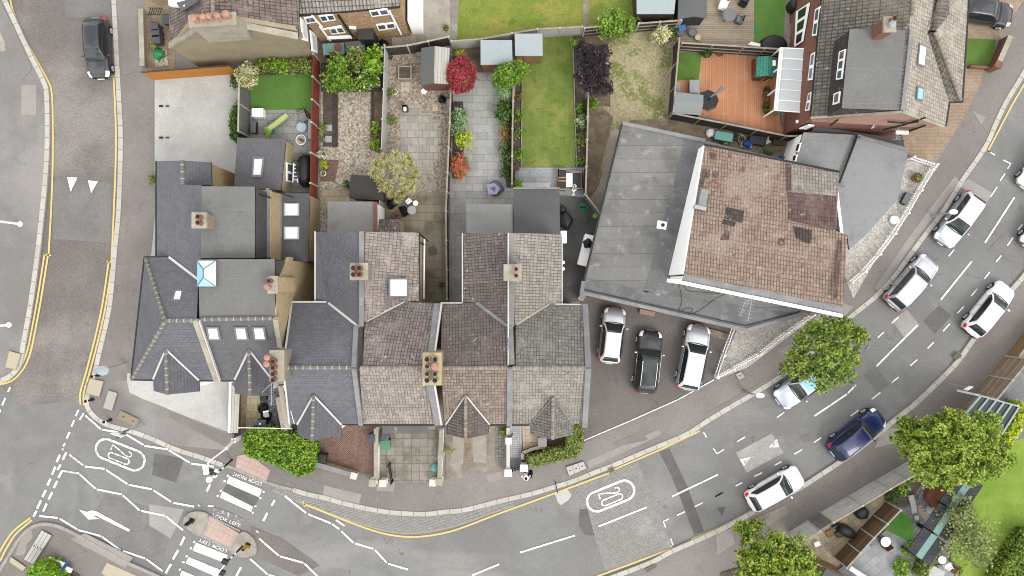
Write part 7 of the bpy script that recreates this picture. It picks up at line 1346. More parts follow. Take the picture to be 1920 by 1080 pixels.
plant('garden_shrub', 'dark glossy shrub on right edge of pale paving', 'shrub', [(944, 212, 1.2, .6, .8, .5)], 'dark', .1, 24, 10, .1, flowers=('mint', 10, .05)); plant('garden_shrub', 'rust and green shrub beside thin fence', 'shrub', [(949, 252, .9, .35, .5, .4)], 'rust', .09, 24, 9, .09); plant('garden_shrub', 'dark sprawling shrub overhanging pale paving', 'shrub', [(950, 300, .9, .5, .75, .4), (948, 275, .8, .4, .4, .35), (950, 325, .7, .35, .4, .35)], 'dark', .09, 22, 9, .1); plant('yucca', 'yellow green spiky plant behind red acer', 'plant', [(862, 104, .5, .25, .2, .2)], 'yellow', .08, 10, 5, .06, stem=False); o = bpy.data.objects['yucca']; spikes(o, [P(862, 104, .6)], 60, .65, .02, LM('yellow'))
for x, y, r, kind, lab in ((1077, 82, .3, 'bright', 'small sprig in border corner by rear fence'), (1090, 228, .42, 'mint', 'white flecked bush in right lawn border'), (1092, 262, .42, 'olive', 'yellow olive bush in right lawn border'), (1088, 200, .3, 'green', 'small green plant below purple tree'), (1112, 196, .36, 'bright', 'lone bright shrub on dry grass edge'), (1090, 300, .26, 'green', 'small plant at foot of right lawn border'),
                         (970, 218, .32, 'bright', 'bright plant in left lawn border top'), (970, 250, .3, 'olive', 'grassy plant in left lawn border'), (970, 290, .34, 'green', 'leafy plant in left lawn border near pot'), (971, 345, .26, 'bright', 'green plant beside dark flat roof corner'), (972, 180, .28, 'rust', 'brown tinged plant in left lawn border'),
                         (605, 240, .25, 'olive', 'small plant beside red fence drains'), (650, 348, .24, 'dark', 'little bush beside black-roofed hut'), (848, 497, .2, 'olive', 'weed clump on stained front concrete'), (286, 338, .3, 'olive', 'yellowed shrub by corner house side'), (1438, 292, .35, 'dark', 'flat green bush behind tan roof'), (290, 86, .3, 'olive', 'weeds beside dark wheelie bins'), (1690, 915, .45, 'green', 'leafy shrub behind the long silver fence'),
                         (1706, 890, .4, 'bright', 'bright sprays under the large tree'), (1705, 1030, .5, 'bright', 'bright green bush beside grey patio'), (1690, 1065, .6, 'bright', 'bright green shrub at lower patio edge'), (1672, 930, .5, 'dark', 'dark climber on long silver fence'), (945, 830 - 20, .3, 'olive', 'straggling plant beside mosaic path wall'), (733, 175, .3, 'olive', 'straw coloured weeds by silver fence'), (735, 225, .28, 'olive', 'yellow weeds beside paved gravel garden'), (1000, 1, .2, 'dark', 'tuft at top lawn edge')):
    if lab.startswith('tuft'): continue
    if lab.startswith('weed clump'): x, y = 841 + 1, 843
    plant('garden_plant', lab, 'plant', [(x, y, .45, r, r * 1.1, r * .9)], kind, .09, 30, 8, .08, stem=False)
# ================================================================== things in the gardens and yards
def thing(name, label, cat, px, z=ZP, group=None): return empty(name, P(*px, z), label, cat, group)
def gable_shed(name, label, px4, ze, zr, m_roof, m_wall, axis=0, m2=None, cat='shed', z=ZP):
    """px4: roof eave corners TL, TR, BR, BL at eave height; axis 0: ridge runs left-right, 1: up-down"""
    q = [P(x, y, ze) for x, y in px4]; o = empty(name, ((q[0] + q[2]) / 2).xy.to_3d(), label, cat); o.location.z = z
    if axis == 0: r0, r1 = (q[0] + q[3]) / 2, (q[1] + q[2]) / 2; f = [[q[0], q[1], None, None], [None, None, q[2], q[3]]]
    else: r0, r1 = (q[0] + q[1]) / 2, (q[3] + q[2]) / 2
    r0.z = r1.z = zr; mb = MB()
    A_, B_ = ([q[0], q[1], r1, r0], [r0, r1, q[2], q[3]]) if axis == 0 else ([q[0], r0, r1, q[3]], [r0, q[1], q[2], r1])
    mb.slab(A_, .06, 0); mb.build('roof', m_roof, o); mb = MB(); mb.slab(B_, .06, 0); mb.build('roof', m2 or m_roof, o)
    c = sum(q, Vector()) / 4; w = [(p.x * .92 + c.x * .08, p.y * .92 + c.y * .08) for p in q]; mb = MB(); mb.prism(w, z, ze - .06)
    e0, e1 = (r0 * .92 + c * .08), (r1 * .92 + c * .08)
    ids = ((0, 3), (1, 2)) if axis == 0 else ((0, 1), (3, 2))
    for (i, j), e in zip(ids, (e0, e1)): mb.face([Vector((*w[i], ze - .06)), Vector((*w[j], ze - .06)), Vector((e.x, e.y, zr - .08))])
    mb.build('wall', m_wall, o); return o
def flat_shed(name, label, px4, zr, m_roof, m_wall, tilt=.15, door='wood_tan', cat='shed'):
    q = [P(x, y, zr) for x, y in px4]; q[2].z -= tilt; q[3].z -= tilt; c = sum(q, Vector()) / 4; o = empty(name, (c.x, c.y, ZP), label, cat); mb = MB(); mb.slab(q, .07); mb.build('roof', m_roof, o)
    w = [(p.x * .93 + c.x * .07, p.y * .93 + c.y * .07) for p in q]; mb = MB(); mb.prism(w, ZP, zr - tilt - .09); mb.build('wall', m_wall, o)
    mb = MB(); a, b = Vector((*w[3], 0)), Vector((*w[2], 0)); mb.beam(a.lerp(b, .3) + Vector((0, -.02, 1.0)), a.lerp(b, .6) + Vector((0, -.02, 1.0)), .05, 1.7); mb.build('door', door, o); return o
gable_shed('garden_shed', 'shed with grey felt and white corrugated roof halves beside red acer', [(790, 90), (843, 90), (841, 158), (789, 160)], 1.9, 2.3, 'felt_shed', 'brick_red', 1, 'log_white')
flat_shed('garden_shed', 'left shed with pale blue grey flat roof behind round tree', [(901, 75), (960, 75), (961, 119), (901, 120)], 2.2, 'felt_blue', 'wood_tan', .18); flat_shed('garden_shed', 'right shed with pale blue grey flat roof on striped lawn', [(965, 63), (1017, 63), (1018, 103), (966, 103)], 2.2, 'felt_blue', 'wood_tan', .18)
gable_shed('garden_shed', 'shed with whitish felt roof at top frame edge', [(1190, -30), (1266, -30), (1264, 26), (1194, 26)], 2.0, 2.35, 'felt_shed_pale', 'wood_dark', 0, 'felt_blue'); gable_shed('garden_shed', 'dark grey gabled shed above bins on grey deck side', [(1272, -40), (1327, -40), (1325, 34), (1271, 36)], 1.9, 2.3, 'felt_shed', 'fence_black', 1)
gable_shed('garden_shed', 'grey green gabled shed in corner of orange deck', [(1264, 172), (1319, 178), (1314, 216), (1262, 212)], 1.8, 2.1, 'felt_shed_pale', 'metal_dark', 0); gable_shed('garden_hut', 'low black-brown roofed hut beside the palm', [(658, 328), (716, 330), (720, 376), (655, 372)], 1.7, 2.0, 'felt_charcoal', 'wood_dark', 0)
flat_shed('garden_store', 'teal topped store beside pale grey box by terrace wall', [(604, 82), (645, 80), (646, 101), (606, 103)], 1.3, 'teal_paint', 'wood_dark', .05); o = thing('garden_pot', 'round brown pot standing on the teal topped store', 'pot', (635, 90), 1.3); mb = MB(); c = P(635, 90, 1.33); mb.lathe((c.x, c.y, 1.31), [(.2, 0), (.28, .2), (.24, .2), (.2, .14), (.02, .12)], 16); mb.build('pot', 'rust', o, smooth=True)
flat_shed('garden_store', 'dark flat store next to teal topped store', [(647, 79), (684, 76), (684, 99), (648, 101)], 1.1, 'metal_grey', 'metal_dark', .03)
# playhouse
o = gable_shed('playhouse', 'wooden playhouse with teal tiled roof on orange deck', [(1419, 106), (1457, 109), (1454, 145), (1417, 144)], 1.35, 1.65, mat('tile_teal', '57aa96', pat=dict(w=.28, h=.22, mo=.02, c2='4a9c89', mc='3d8574', off=.5), grain=(9, .06), bump=.01) and 'tile_teal', 'wood_brown', 1, cat='playhouse', z=ZP + .15)
c = P(1452, 118, 1.6); mb = MB(); mb.box((c.x, c.y, 1.52), (.22, .4, .06)); mb.build('skylight', 'plastic_white', o)
for x, y in ((1431, 149), (1439, 151)): c = P(x, y, .7); mb = MB(); mb.box((c.x, c.y, .55), (.3, .06, .4), R(25)); mb.build('shutter', 'plastic_yellow' if x > 1435 else 'wood_orange', o)
c = P(1417, 125, .6); mb = MB(); mb.box((c.x - .1, c.y, .35), (.25, 1.0, .5)); mb.build('window_box', 'wood_red', o)
# bins
def bin_(label, px, m, rz=0., s=.56, h=1.0, group='wheelie bins', z=ZP, dot=None):
    c = P(*px, h); o = empty('wheelie_bin', (c.x, c.y, z), label, 'bin', group, 0.); mb = MB(); ca = R(rz)
    q0 = [(x * math.cos(ca) - y * math.sin(ca), x * math.sin(ca) + y * math.cos(ca)) for x, y in ((-.5, -.5), (.5, -.5), (.5, .5), (-.5, .5))]
    mb.rings([[Vector((c.x + x * s * k, c.y + y * s * k, zz)) for x, y in q0] for k, zz in ((.8, z + .04), (.98, h - .08))]); mb.build('body', m, o)
    mb = MB(); mb.rbox((c.x, c.y, h - .08), (s * 1.06, s * 1.12, .1), ca, .04); mb.build('lid', m, o, smooth=True); mb = MB(); a = Vector((math.cos(ca + math.pi / 2), math.sin(ca + math.pi / 2), 0)); t = Vector((math.cos(ca), math.sin(ca), 0)); p = Vector((c.x, c.y, h - .05)) + a * s * .6; mb.tube([p - t * s * .45, p + t * s * .45], .025, 6); mb.build('handle', 'metal_black', o)
    if dot: mb = MB(); mb.cyl((c.x - .1, c.y + .05, h + .02), .08, .08, .008, 12); mb.build('sticker', dot, o)
    for sg in (-1, 1): w = Vector((c.x, c.y, z + .1)) + a * s * .4 + t * sg * s * .4; mb = MB(); mb.ball(tuple(w), .1, 0, 6, 1, .4, 1); mb.build('wheel', 'tyre', o)
    return o
for x, y, w in ((289, 50, 'upper'), (291, 62, 'middle'), (292, 73, 'lower')): bin_(f'dark grey wheelie bin, {w} of three beside rubble wall', (x, y), 'bin_grey', 5)
bin_('blue grey bin close to gabled house corner', (311, 36), 'bin_grey', 0, .6); bin_('grey wheelie bin on herringbone side of white wall', (696, 822), 'bin_grey'); bin_('grey wheelie bin above green bin on square paving', (722, 818), 'bin_grey', -12); bin_('green lidded bin under porch on square paving', (722, 835), 'bin_green', 3, .66); bin_('black bin beside hedge and low stone wall', (603, 860), 'bin_black', -12); bin_('grey bin with white sticker behind bright hedge', (490, 796), 'bin_grey', 0, .62, dot='plastic_white'); bin_('brown black bin on slate gravel below aerial', (493, 746), 'bin_black', 0, .45, .8); bin_('pale grey bin at cream slabs beside bay', (1017, 829), 'concrete_lid', 0, .62)
def bag(label, px, m, s=.35, z=ZP, name='rubbish_bag', cat='bag', group=None, h=None, k=7):
    c = P(*px, z + s * .5); o = empty(name, (c.x, c.y, z), label, cat, group); mb = MB(); n = 12
    prof = [(.55, 0), (.95, .22), (1., .5), (.72, .8), (.25, 1.), (.12, 1.15)]; rs = random.Random(px[0] * 7 + px[1]); ph = [rs.uniform(0, 6) for _ in range(4)]
    rg = [[Vector((c.x + s * r * (1 + .16 * math.sin(3 * a + ph[0] + zz * 3) + .1 * math.sin(5 * a + ph[1])) * math.cos(a), c.y + s * r * (1 + .16 * math.sin(3 * a + ph[2]) + .1 * math.sin(4 * a + ph[3])) * math.sin(a), z + zz * s * 1.3)) for a in [2 * math.pi * i / n for i in range(n)]] for r, zz in prof]
    mb.rings(rg); mb.build('bag', m, o, smooth='all'); q = MB(); q.ball((c.x, c.y, z + s * 1.48), s * .16, 0, 6); q.build('knot', m, o, smooth=True); return o
bag('black sack with white label on slate gravel', (494, 767), 'bag_black', .42); bag('black sack with pale cardboard beside grey bin', (500, 781), 'bag_black', .42)
o = thing('cardboard_box', 'torn white carton lying on black sack', 'box', (499, 778), .7); mb = MB(); c = P(499, 778, .75); mb.box((c.x, c.y, .68), (.4, .34, .1), R(15)); mb.build('carton', 'cover_pale', o); mb = MB(); mb.beam((c.x - .2, c.y + .22, .8), (c.x + .2, c.y + .3, .84), .1, .03); mb.build('flap', 'plastic_white', o)
bag('green sack beside weeds and three grey bins', (298, 101), 'plastic_green', .42); bag('mint green bag at foot of low wall on square paving', (816, 877), 'turquoise', .34); bag('black sack beside red acer and gravel bench', (829, 187), 'bag_black', .3); bag('black sack left in clutter below palm', (735, 381), 'bag_black', .42); bag('black sack below the round metal table', (760, 398), 'bag_black', .34); bag('small black bag beside the coiled hose', (755, 392), 'bag_black', .26); bag('white sack left of teal lidded chest', (1333, 250), 'plastic_white', .36); bag('blue bag behind silver fence top', (716, 90), 'plastic_blue', .3); bag('black bin bag beside terrace back wall', (719, 82), 'bag_black', .34); bag('white sack beside picket railing pebbles', (1677, 412), 'plastic_white', .34); bag('blue sack in timber planter behind tan roof', (1401, 270), 'bin_blue', .3, .5)
def box(name, label, cat, px, size, m, rz=0., z=ZP, lid=None, group=None, parts=None, lidn='lid'):
    c = P(*px, z + size[2]); o = empty(name, (c.x, c.y, z), label, cat, group); mb = MB(); mb.box((c.x, c.y, z), size, R(rz)); mb.build('body' if lid else 'box', m, o)
    if lid: g = .84 if lidn == 'soil' else 1.06; mb = MB(); mb.rbox((c.x, c.y, z + size[2] - (.045 if g < 1 else 0)), (size[0] * g, size[1] * g, .06), R(rz), .02); mb.build(lidn, lid, o)
    return o
box('storage_chest', 'white storage box at corner of small turf', 'storage box', (483, 211), (.8, .6, .55), 'plastic_white', 0, lid='plastic_white'); box('storage_chest', 'teal lidded chest along black deck fence', 'storage box', (1357, 256), (1.25, .6, .6), 'bin_green', -10, lid='turquoise'); box('storage_chest', 'black chest beside black deck fence and white chair', 'storage box', (1421, 263), (1.2, .6, .6), 'chest_dark', -8, lid='metal_dark'); box('planter', 'timber planter box holding blue sack', 'planter', (1400, 271), (.8, .45, .4), 'wood_silver', -8, lid='soil_dark', lidn='soil'); box('planter', 'empty timber planter box near grey extension', 'planter', (1461, 267), (.8, .4, .35), 'wood_brown', -3, lid='soil_dark', lidn='soil'); box('storage_crate', 'blue crate behind tan roof by white wall', 'crate', (1471, 299), (.6, .45, .35), 'bin_blue', -10, lid='bin_blue'); box('storage_tub', 'dark grey tub lying by picket railing', 'tub', (1700, 372), (.42, .85, .4), 'metal_dark', -28, lid='chest_grey'); box('planter', 'square planter with dark soil on gravel', 'planter', (759, 136), (1.0, 1.0, .4), 'concrete_path', 0, lid='soil_dark', lidn='soil')
box('bench', 'pale grey bench against long thin fence', 'bench', (842, 199), (.32, 1.0, .42), 'plastic_grey', 0, lid='plastic_grey', lidn='seat'); box('planter', 'long white trough on lawn garden patio', 'planter', (1003, 347), (2.1, .34, .3), 'plastic_white', 0, lid='concrete_white', lidn='gravel'); box('worktop', 'long white outdoor worktop beside felt roof', 'cabinet', (1098, 469), (.62, 2.2, .9), 'plastic_white', -14, lid='plastic_white', lidn='top'); bag('black cover bundle lying on white worktop', (1102, 457), 'cover_black', .36, .97, 'cover_bundle', 'cover')
box('cabinet', 'grey cabinet between deck turf and corner shed', 'cabinet', (1302, 162), (.7, .9, .5), 'plastic_grey', 0, z=ZP + .15, lid='plastic_grey'); box('cabinet', 'low grey box against black dry grass fence', 'cabinet', (1270, 165), (.35, .8, .4), 'plastic_grey', 0, z=ZP + .15, lid='plastic_grey'); box('bench', 'left grey bench seat against black deck fence', 'bench', (1334, 228), (1.2, .42, .42), 'chest_grey', -10, z=ZP + .15, lid='chest_grey', lidn='seat'); box('bench', 'right grey bench seat against black deck fence', 'bench', (1372, 236), (1.2, .42, .42), 'chest_grey', -10, z=ZP + .15, lid='chest_grey', lidn='seat'); box('storage_chest', 'white and grey box behind red fence beside paddling pool', 'storage box', (583, 242), (.4, 1.4, .45), 'plastic_grey', 0, lid='metal_pale')
box('step', 'brown wooden step beside brick house patio door', 'step', (1486, 35), (.42, .62, .12), 'wood_brown', 0); box('stepping_stone', 'square concrete pad beside terrace fence', 'slab', (790, 74), (.5, .5, .3), 'cover_brown', 0); box('drain_cover', 'upper white square drain in dark bed', 'drain', (617, 240), (.46, .46, .06), 'plastic_white', 0, lid='metal_pale', group='drains in the dark bed'); box('drain_cover', 'lower white square drain in dark bed', 'drain', (616, 261), (.46, .46, .06), 'plastic_white', 0, lid='metal_pale', group='drains in the dark bed')
def pot(label, px, r, h, m, plantk=None, z=ZP, pr=None, name='plant_pot', group='plant pots', soil='soil_dark'):
    c = P(*px, z + h); o = empty(name, (c.x, c.y, z), label, 'plant pot', group); mb = MB(); mb.lathe((c.x, c.y, z), [(r * .72, 0), (r * .95, h * .85), (r * 1.06, h * .86), (r * 1.06, h), (r * .9, h), (r * .88, h - .05), (.02, h - .05)], 16); mb.build('pot', m, o, smooth=True)
    mb = MB(); mb.cyl((c.x, c.y, h + z - .06), r * .87, r * .87, .025, 14); mb.build('soil', soil, o)
    if plantk: rr = pr or r; C, O = blob_points([(c.x, c.y, z + h + rr * .5, rr, rr, rr * .8)], 40, .15, .3); leaves('foliage', o, C, O, .07, LM(plantk), 8, .06)
    return o
pot('terracotta pot on lawn garden patio corner', (968, 315), .24, .35, 'terracotta'); pot('large terracotta pot with green plant by picket railing', (1721, 333), .36, .45, 'terracotta', 'olive', pr=.26); pot('white flowering pot beside red fence', (606, 290), .26, .3, 'plastic_white', 'white', pr=.36); pot('yellow green pot plant beside red fence', (609, 309), .24, .3, 'terracotta', 'yellow', pr=.3); pot('white pot with leggy plant at red fence foot', (606, 325), .2, .3, 'plastic_white', 'mint', pr=.16); pot('dark bronze pot, topmost of row by veranda', (1438, 168), .26, .36, 'rust', 'dark', ZP + .15, .2); pot('dark pot with round stone, second of row by veranda', (1436, 178), .22, .34, 'rust', 'rust', ZP + .15, .14); pot('red glazed pot in row by veranda', (1438, 187), .27, .36, 'plastic_red', 'rust', ZP + .15, .16); pot('dark pot with ball shrub below red pot', (1436, 198), .22, .3, 'metal_dark', 'dark', ZP + .15, .26); pot('bottom dark pot with ball shrub by veranda', (1438, 208), .22, .3, 'metal_dark', 'dark', ZP + .15, .26); pot('dark grey pot with white flowers at deck fence', (1326, 99), .34, .4, 'metal_dark', 'dark', ZP + .15, .32); pot('round brown pot at deck fence', (1351, 99), .24, .32, 'rust', None, ZP + .15)
pot('round metal planter beside teal lidded chest', (1381, 256), .26, .36, 'metal_dark', 'dark', pr=.14); pot('stone ring planter beside black deck fence', (1391, 261), .28, .36, 'stone_coping', 'rust', pr=.16); pot('bowl with brush below teal lidded chest', (1358, 271), .26, .25, 'rust', 'olive', pr=.2); pot('pale round pot in gravel by silver fence', (740, 172), .2, .2, 'plastic_white', soil='plastic_grey'); pot('grey round pot below white pot in gravel', (734, 190), .22, .2, 'plastic_grey', soil='concrete_path'); pot('white round stone pot below two-tone shed', (795, 171), .2, .16, 'plastic_white', soil='plastic_white'); pot('pale ring pot at red fence bed corner', (604, 262), .2, .25, 'rail_pale', 'olive', pr=.14); pot('cream yellow pot at grey deck corner', (1309, 70), .22, .4, 'cream_plastic', soil='cream_plastic'); pot('left grey tub in clutter beside dark shed', (1277, 61), .28, .4, 'chest_grey', soil='chest_grey'); pot('right grey tub in clutter beside dark shed', (1299, 60), .3, .5, 'chest_grey', soil='metal_grey'); box('storage_crate', 'blue crate beneath dark grey shed', 'crate', (1279, 52), (.5, .4, .4), 'bin_blue', 5, lid='plastic_blue'); pot('small metal pot near terrace yard corner', (774, 45), .16, .3, 'metal_grey', 'olive', pr=.12); pot('black pot with stick in terrace yard', (768, 24), .16, .3, 'metal_dark', None)
pot('old pot with dry plant beside terrace fence', (836, 52), .2, .3, 'metal_dark', 'olive', pr=.2); pot('round dark pot beside thin fence by silver fence corner', (731, 106), .2, .3, 'metal_black', None)
# garden furniture
def table(label, px, r, h, m, legm='metal_pale', z=ZP, name='round_table'):
    c = P(*px, z + h); o = empty(name, (c.x, c.y, z), label, 'table'); mb = MB(); mb.lathe((c.x, c.y, z + h - .05), [(r * .96, 0), (r, .01), (r, .04), (r * .97, .05), (.02, .05)], 20); mb.build('tabletop', m, o, smooth=True)
    for i in range(4): a = R(45 + 90 * i); mb = MB(); mb.tube([(c.x + r * .75 * math.cos(a), c.y + r * .75 * math.sin(a), z), (c.x + r * .5 * math.cos(a), c.y + r * .5 * math.sin(a), z + h - .05)], .022, 6); mb.build('leg', legm, o)
    return o
def armchair(label, px, rz, w, d, m, cush, z=ZP, name='garden_armchair', group='garden chairs', arms=True, h=.42):
    c = P(*px, z + .5); o = empty(name, (c.x, c.y, z), label, 'sofa' if w > .95 else 'chair', group, R(rz)); bx = lambda n, cc, sz, mm: MB().rbox(cc, sz, 0., min(.05, sz[2] * .4), 0).build(n, mm, o, smooth=True, local=True)
    bx('seat', (0, 0, .08), (d, w, h - .14), m); bx('cushion', (.04, 0, h - .05), (d * .78, w - .2, .12), cush); bx('backrest', (-d / 2 + .05, 0, .1), (.12, w, .66), m)
    if arms:
        for s in (-1, 1): bx('armrest', (0, s * (w / 2 - .05), .1), (d, .1, .48), m)
    for sx in (-1, 1):
        for sy in (-1, 1): MB().box((sx * (d / 2 - .06), sy * (w / 2 - .06), 0), (.05, .05, .1)).build('leg', 'metal_dark', o, local=True)
    return o
armchair('tan rattan armchair with dark cushion, upper of pair', (1054, 325), 0, .72, .68, 'rattan_tan', 'cushion_dark'); armchair('tan rattan armchair with dark cushion, lower of pair', (1053, 347), 0, .72, .68, 'rattan_tan', 'cushion_dark'); armchair('tan rattan sofa with long dark cushion by fence', (1082, 338), 180, 1.3, .78, 'rattan_tan', 'cushion_dark', name='garden_sofa'); box('coffee_table', 'white coffee table between rattan chairs and sofa', 'table', (1068, 338), (.5, .95, .4), 'rattan_tan', 0, lid='plastic_white', lidn='tabletop')
o = thing('ornament', 'white wire sculpture beside white coffee table', 'ornament', (1077, 352)); mb = MB(); c = P(1078, 352, .8)
for i in range(7): mb.tube([(c.x + .05 * i - .2, c.y - .5, ZP + .02), (c.x - .05 * i + .1, c.y - .1, .5), (c.x + .12 * math.sin(i * 2), c.y + .25 * math.cos(i), .95)], .022, 5)
mb.build('wire', 'plastic_white', o)
armchair('grey rattan armchair at turf edge beside red fence', (568, 217), 200, .76, .74, 'rattan_grey', 'rattan_grey'); table('small white round table in clutter below palm', (779, 381), .2, .45, 'plastic_white'); table('round metal bistro table in clutter below palm', (772, 394), .33, .7, 'metal_pale'); o = thing('tray', 'white slatted tray on rusty stand below palm', 'tray', (766, 377)); mb = MB(); c = P(766, 377, .5); mb.box((c.x, c.y, .45), (.42, .36, .04), R(40)); mb.build('tray', 'plastic_white', o); mb = MB()
for i in range(4): mb.beam((c.x - .14 + i * .09, c.y - .12 + i * .08 - .1, .5), (c.x - .24 + i * .09, c.y + .02 + i * .08 - .0, .5), .03, .02)
mb.build('slats', 'metal_grey', o); mb = MB(); mb.box((c.x, c.y, ZP), (.3, .26, .33), R(40)); mb.build('stand', 'rust', o)
def coil(label, px, m, r=.34, n=5, z=ZP, cat='hose'):
    c = P(*px, z + .2); o = empty('hose_coil', (c.x, c.y, z), label, cat); mb = MB()
    for k in range(n): mb.tube([(c.x + r * (1 - .1 * (k % 3)) * math.cos(a) + .05 * (k % 2), c.y + r * (.8 - .08 * k) * math.sin(a), z + .04 + .05 * k) for a in [2 * math.pi * i / 18 for i in range(19)]], .024, 6)
    mb.build('hose', m, o, smooth=True); mb = MB(); mb.cyl((c.x, c.y, z), .1, .08, .3, 10); mb.build('reel', 'metal_dark', o); return o
coil('coiled brown hose beside lean-to below palm', (743, 404), 'hose_brown', .4, 6); coil('green hose reel behind slanting fence', (1093, 389), 'plastic_green', .38, 7)
box('watering_can', 'lime green box leaning on slanting fence', 'box', (1116, 405), (.34, .3, .3), 'plastic_lime_deep', -35, lid='plastic_lime_deep')
def covered(label, px, rx, ry, h, m, z=ZP, rz=0., name='covered_barbecue', cat='barbecue', top=.5, wob=.08):
    c = P(*px, z + h * .7); o = empty(name, (c.x, c.y, z), label, cat); mb = MB(); n = 22; rs = random.Random(px[0]); ph = rs.uniform(0, 6)
    rg = [[Vector((c.x + (rx * k * (1 + wob * math.sin(5 * a + ph + zz * 2)) * math.cos(a)) * math.cos(rz) - (ry * k * (1 + wob * math.sin(4 * a + ph)) * math.sin(a)) * math.sin(rz), c.y + (rx * k * (1 + wob * math.sin(5 * a + ph + zz * 2)) * math.cos(a)) * math.sin(rz) + (ry * k * (1 + wob * math.sin(4 * a + ph)) * math.sin(a)) * math.cos(rz), z + zz * h)) for a in [2 * math.pi * i / n for i in range(n)]] for k, zz in ((1., 0), (.97, .3), (.93, .62), (.82, .84), (top, .97), (.04, 1.))]
    mb.rings(rg); mb.build('cover', m, o, smooth='all'); return o
o = covered('large black covered barbecue beside white ladder and red fence', (569, 318), .6, 1.25, 1.15, 'cover_black', wob=.05); mb = MB(); c = P(562, 318, 1.2); mb.rbox((c.x, c.y, 1.1), (.4, 1.1, .12), 0, .04); mb.build('lid', 'chest_dark', o)
o = thing('ladder', 'short white ladder against black covered barbecue', 'ladder', (551, 322)); a, b = P(551, 312, 1.0), P(549, 340, 1.0); mb = MB()
for dx in (0, .36): mb.beam(a + Vector((dx, .25, 0)), b + Vector((dx, -.1, 0)), .06, .06)
mb.build('stile', 'plastic_white', o); mb = MB()
for i in range(5): p = a.lerp(b, i / 4) + Vector((0, .1, 0)); mb.beam(p, p + Vector((.36, 0, 0)), .05, .05)
mb.build('rung', 'plastic_white', o); covered('black covered barbecue beside dark flat roof', (1062, 413), .5, .65, .95, 'cover_black', wob=.12); covered('small black covered grill above larger one', (1055, 392), .28, .3, .8, 'cover_black'); covered('big black domed cover on turf beyond deck fence', (1452, 83), 1.05, .75, .75, 'cover_black', wob=.02, name='covered_pool', cat='covered pool', top=.6); covered('black dome cover by patio door at frame edge', (1492, 8), .5, .5, 1.0, 'cover_black', wob=.02)
o = covered('lilac grey covered parasol or table on pale paving', (928, 352), .62, .55, .75, 'fabric_violet', wob=.12, name='covered_table', cat='covered table'); mb = MB(); c = P(925, 354, .9); mb.slab([Vector((c.x + x, c.y + y, .9 + z)) for x, y, z in ((-.5, .35, -.05), (.1, .42, 0), (.5, .05, -.02), (.25, -.4, -.06), (-.4, -.42, -.05))], .05); mb.build('cover_top', 'fabric_purple', o)
covered('round dark grey covered table, upper one on cluttered patio', (1618, 963), .5, .5, .75, 'metal_dark', name='covered_table', cat='covered table'); covered('dark covered barbecue, lower one on cluttered patio', (1590, 998), .75, .42, .9, 'metal_dark', rz=R(-25)); covered('brown leaf heap shaped mound under large tree', (1760, 930), .85, .95, .8, 'rust', name='compost_heap', cat='heap', wob=.1)
o = thing('parasol', 'closed blue grey parasol leaning from dark octagonal base', 'parasol', (1328, 188), ZP + .15); c = P(1328, 188, .35); mb = MB(); mb.lathe((c.x, c.y, ZP + .15), [(.78, 0), (.78, .06), (.7, .09), (.1, .1)], 8); mb.build('base', 'metal_dark', o); mb = MB(); mb.tube([(c.x, c.y, .25), (c.x + .1, c.y + .1, 1.2)], .04, 8); mb.build('post', 'metal_black', o); mb = MB(); mb.tube([(c.x - .05, c.y + .02, 1.1), (c.x + .35, c.y + .3, 1.3), (c.x + .75, c.y + .62, 1.45)], .06, 8, r1=.14); mb.build('canopy', 'metal_grey', o, smooth=True)
for x, y, w, d, lab in ((1388, 35, .55, .5, 'grey folding chair beside glass table on grey deck'), (1357, 8, .6, .6, 'white wire chair at frame edge on grey deck'), (1396, 2, .6, .55, 'black chair at frame edge on grey deck'), (759, 203, .42, .4, 'black and white folding chair on gravel paving'), (1437, 264, .45, .4, 'white plastic chair by black chest'), (1663, 1022, .6, .6, 'brown slatted chair beside white round table')):
    wm = 'plastic_white' if 'white' in lab.split(' chair')[0].split(' and ')[0] else 'metal_dark' if 'black' in lab else 'rust' if 'brown' in lab else 'metal_grey'; armchair(lab, (x, y), {1388: 160, 1357: 250, 1396: 60, 759: -90, 1437: 200, 1663: 120}[x], w, d, wm, 'plastic_white' if x == 759 else wm, ZP + (.15 if x < 1400 and x > 1300 else 0), 'garden_chair', arms=x not in (759, 1437))
table('round glass table with metal legs on grey deck', (1368, 27), .5, .7, 'metal_grey', 'metal_dark', ZP + .15); table('bright white round table on grey patio', (1661, 1016), .37, .72, 'plastic_white', 'metal_dark'); table('small white square topped table near airy pale bush', (1767, 1050), .3, .6, 'plastic_white', 'metal_dark')
o = thing('plant_stand', 'black folding chair left of white round table', 'chair', (1640, 1018)); mb = MB(); c = P(1640, 1016, .5); mb.rbox((c.x, c.y, .4), (.7, .55, .08), R(20), .03); mb.build('seat', 'chest_grey', o); mb = MB()
for dx, dy in ((-.3, -.2), (.3, -.2), (.3, .2), (-.3, .2)): mb.beam((c.x + dx, c.y + dy, ZP), (c.x + dx, c.y + dy, .42), .04, .04)
mb.build('frame', 'metal_dark', o); o.name = 'folding_chair'
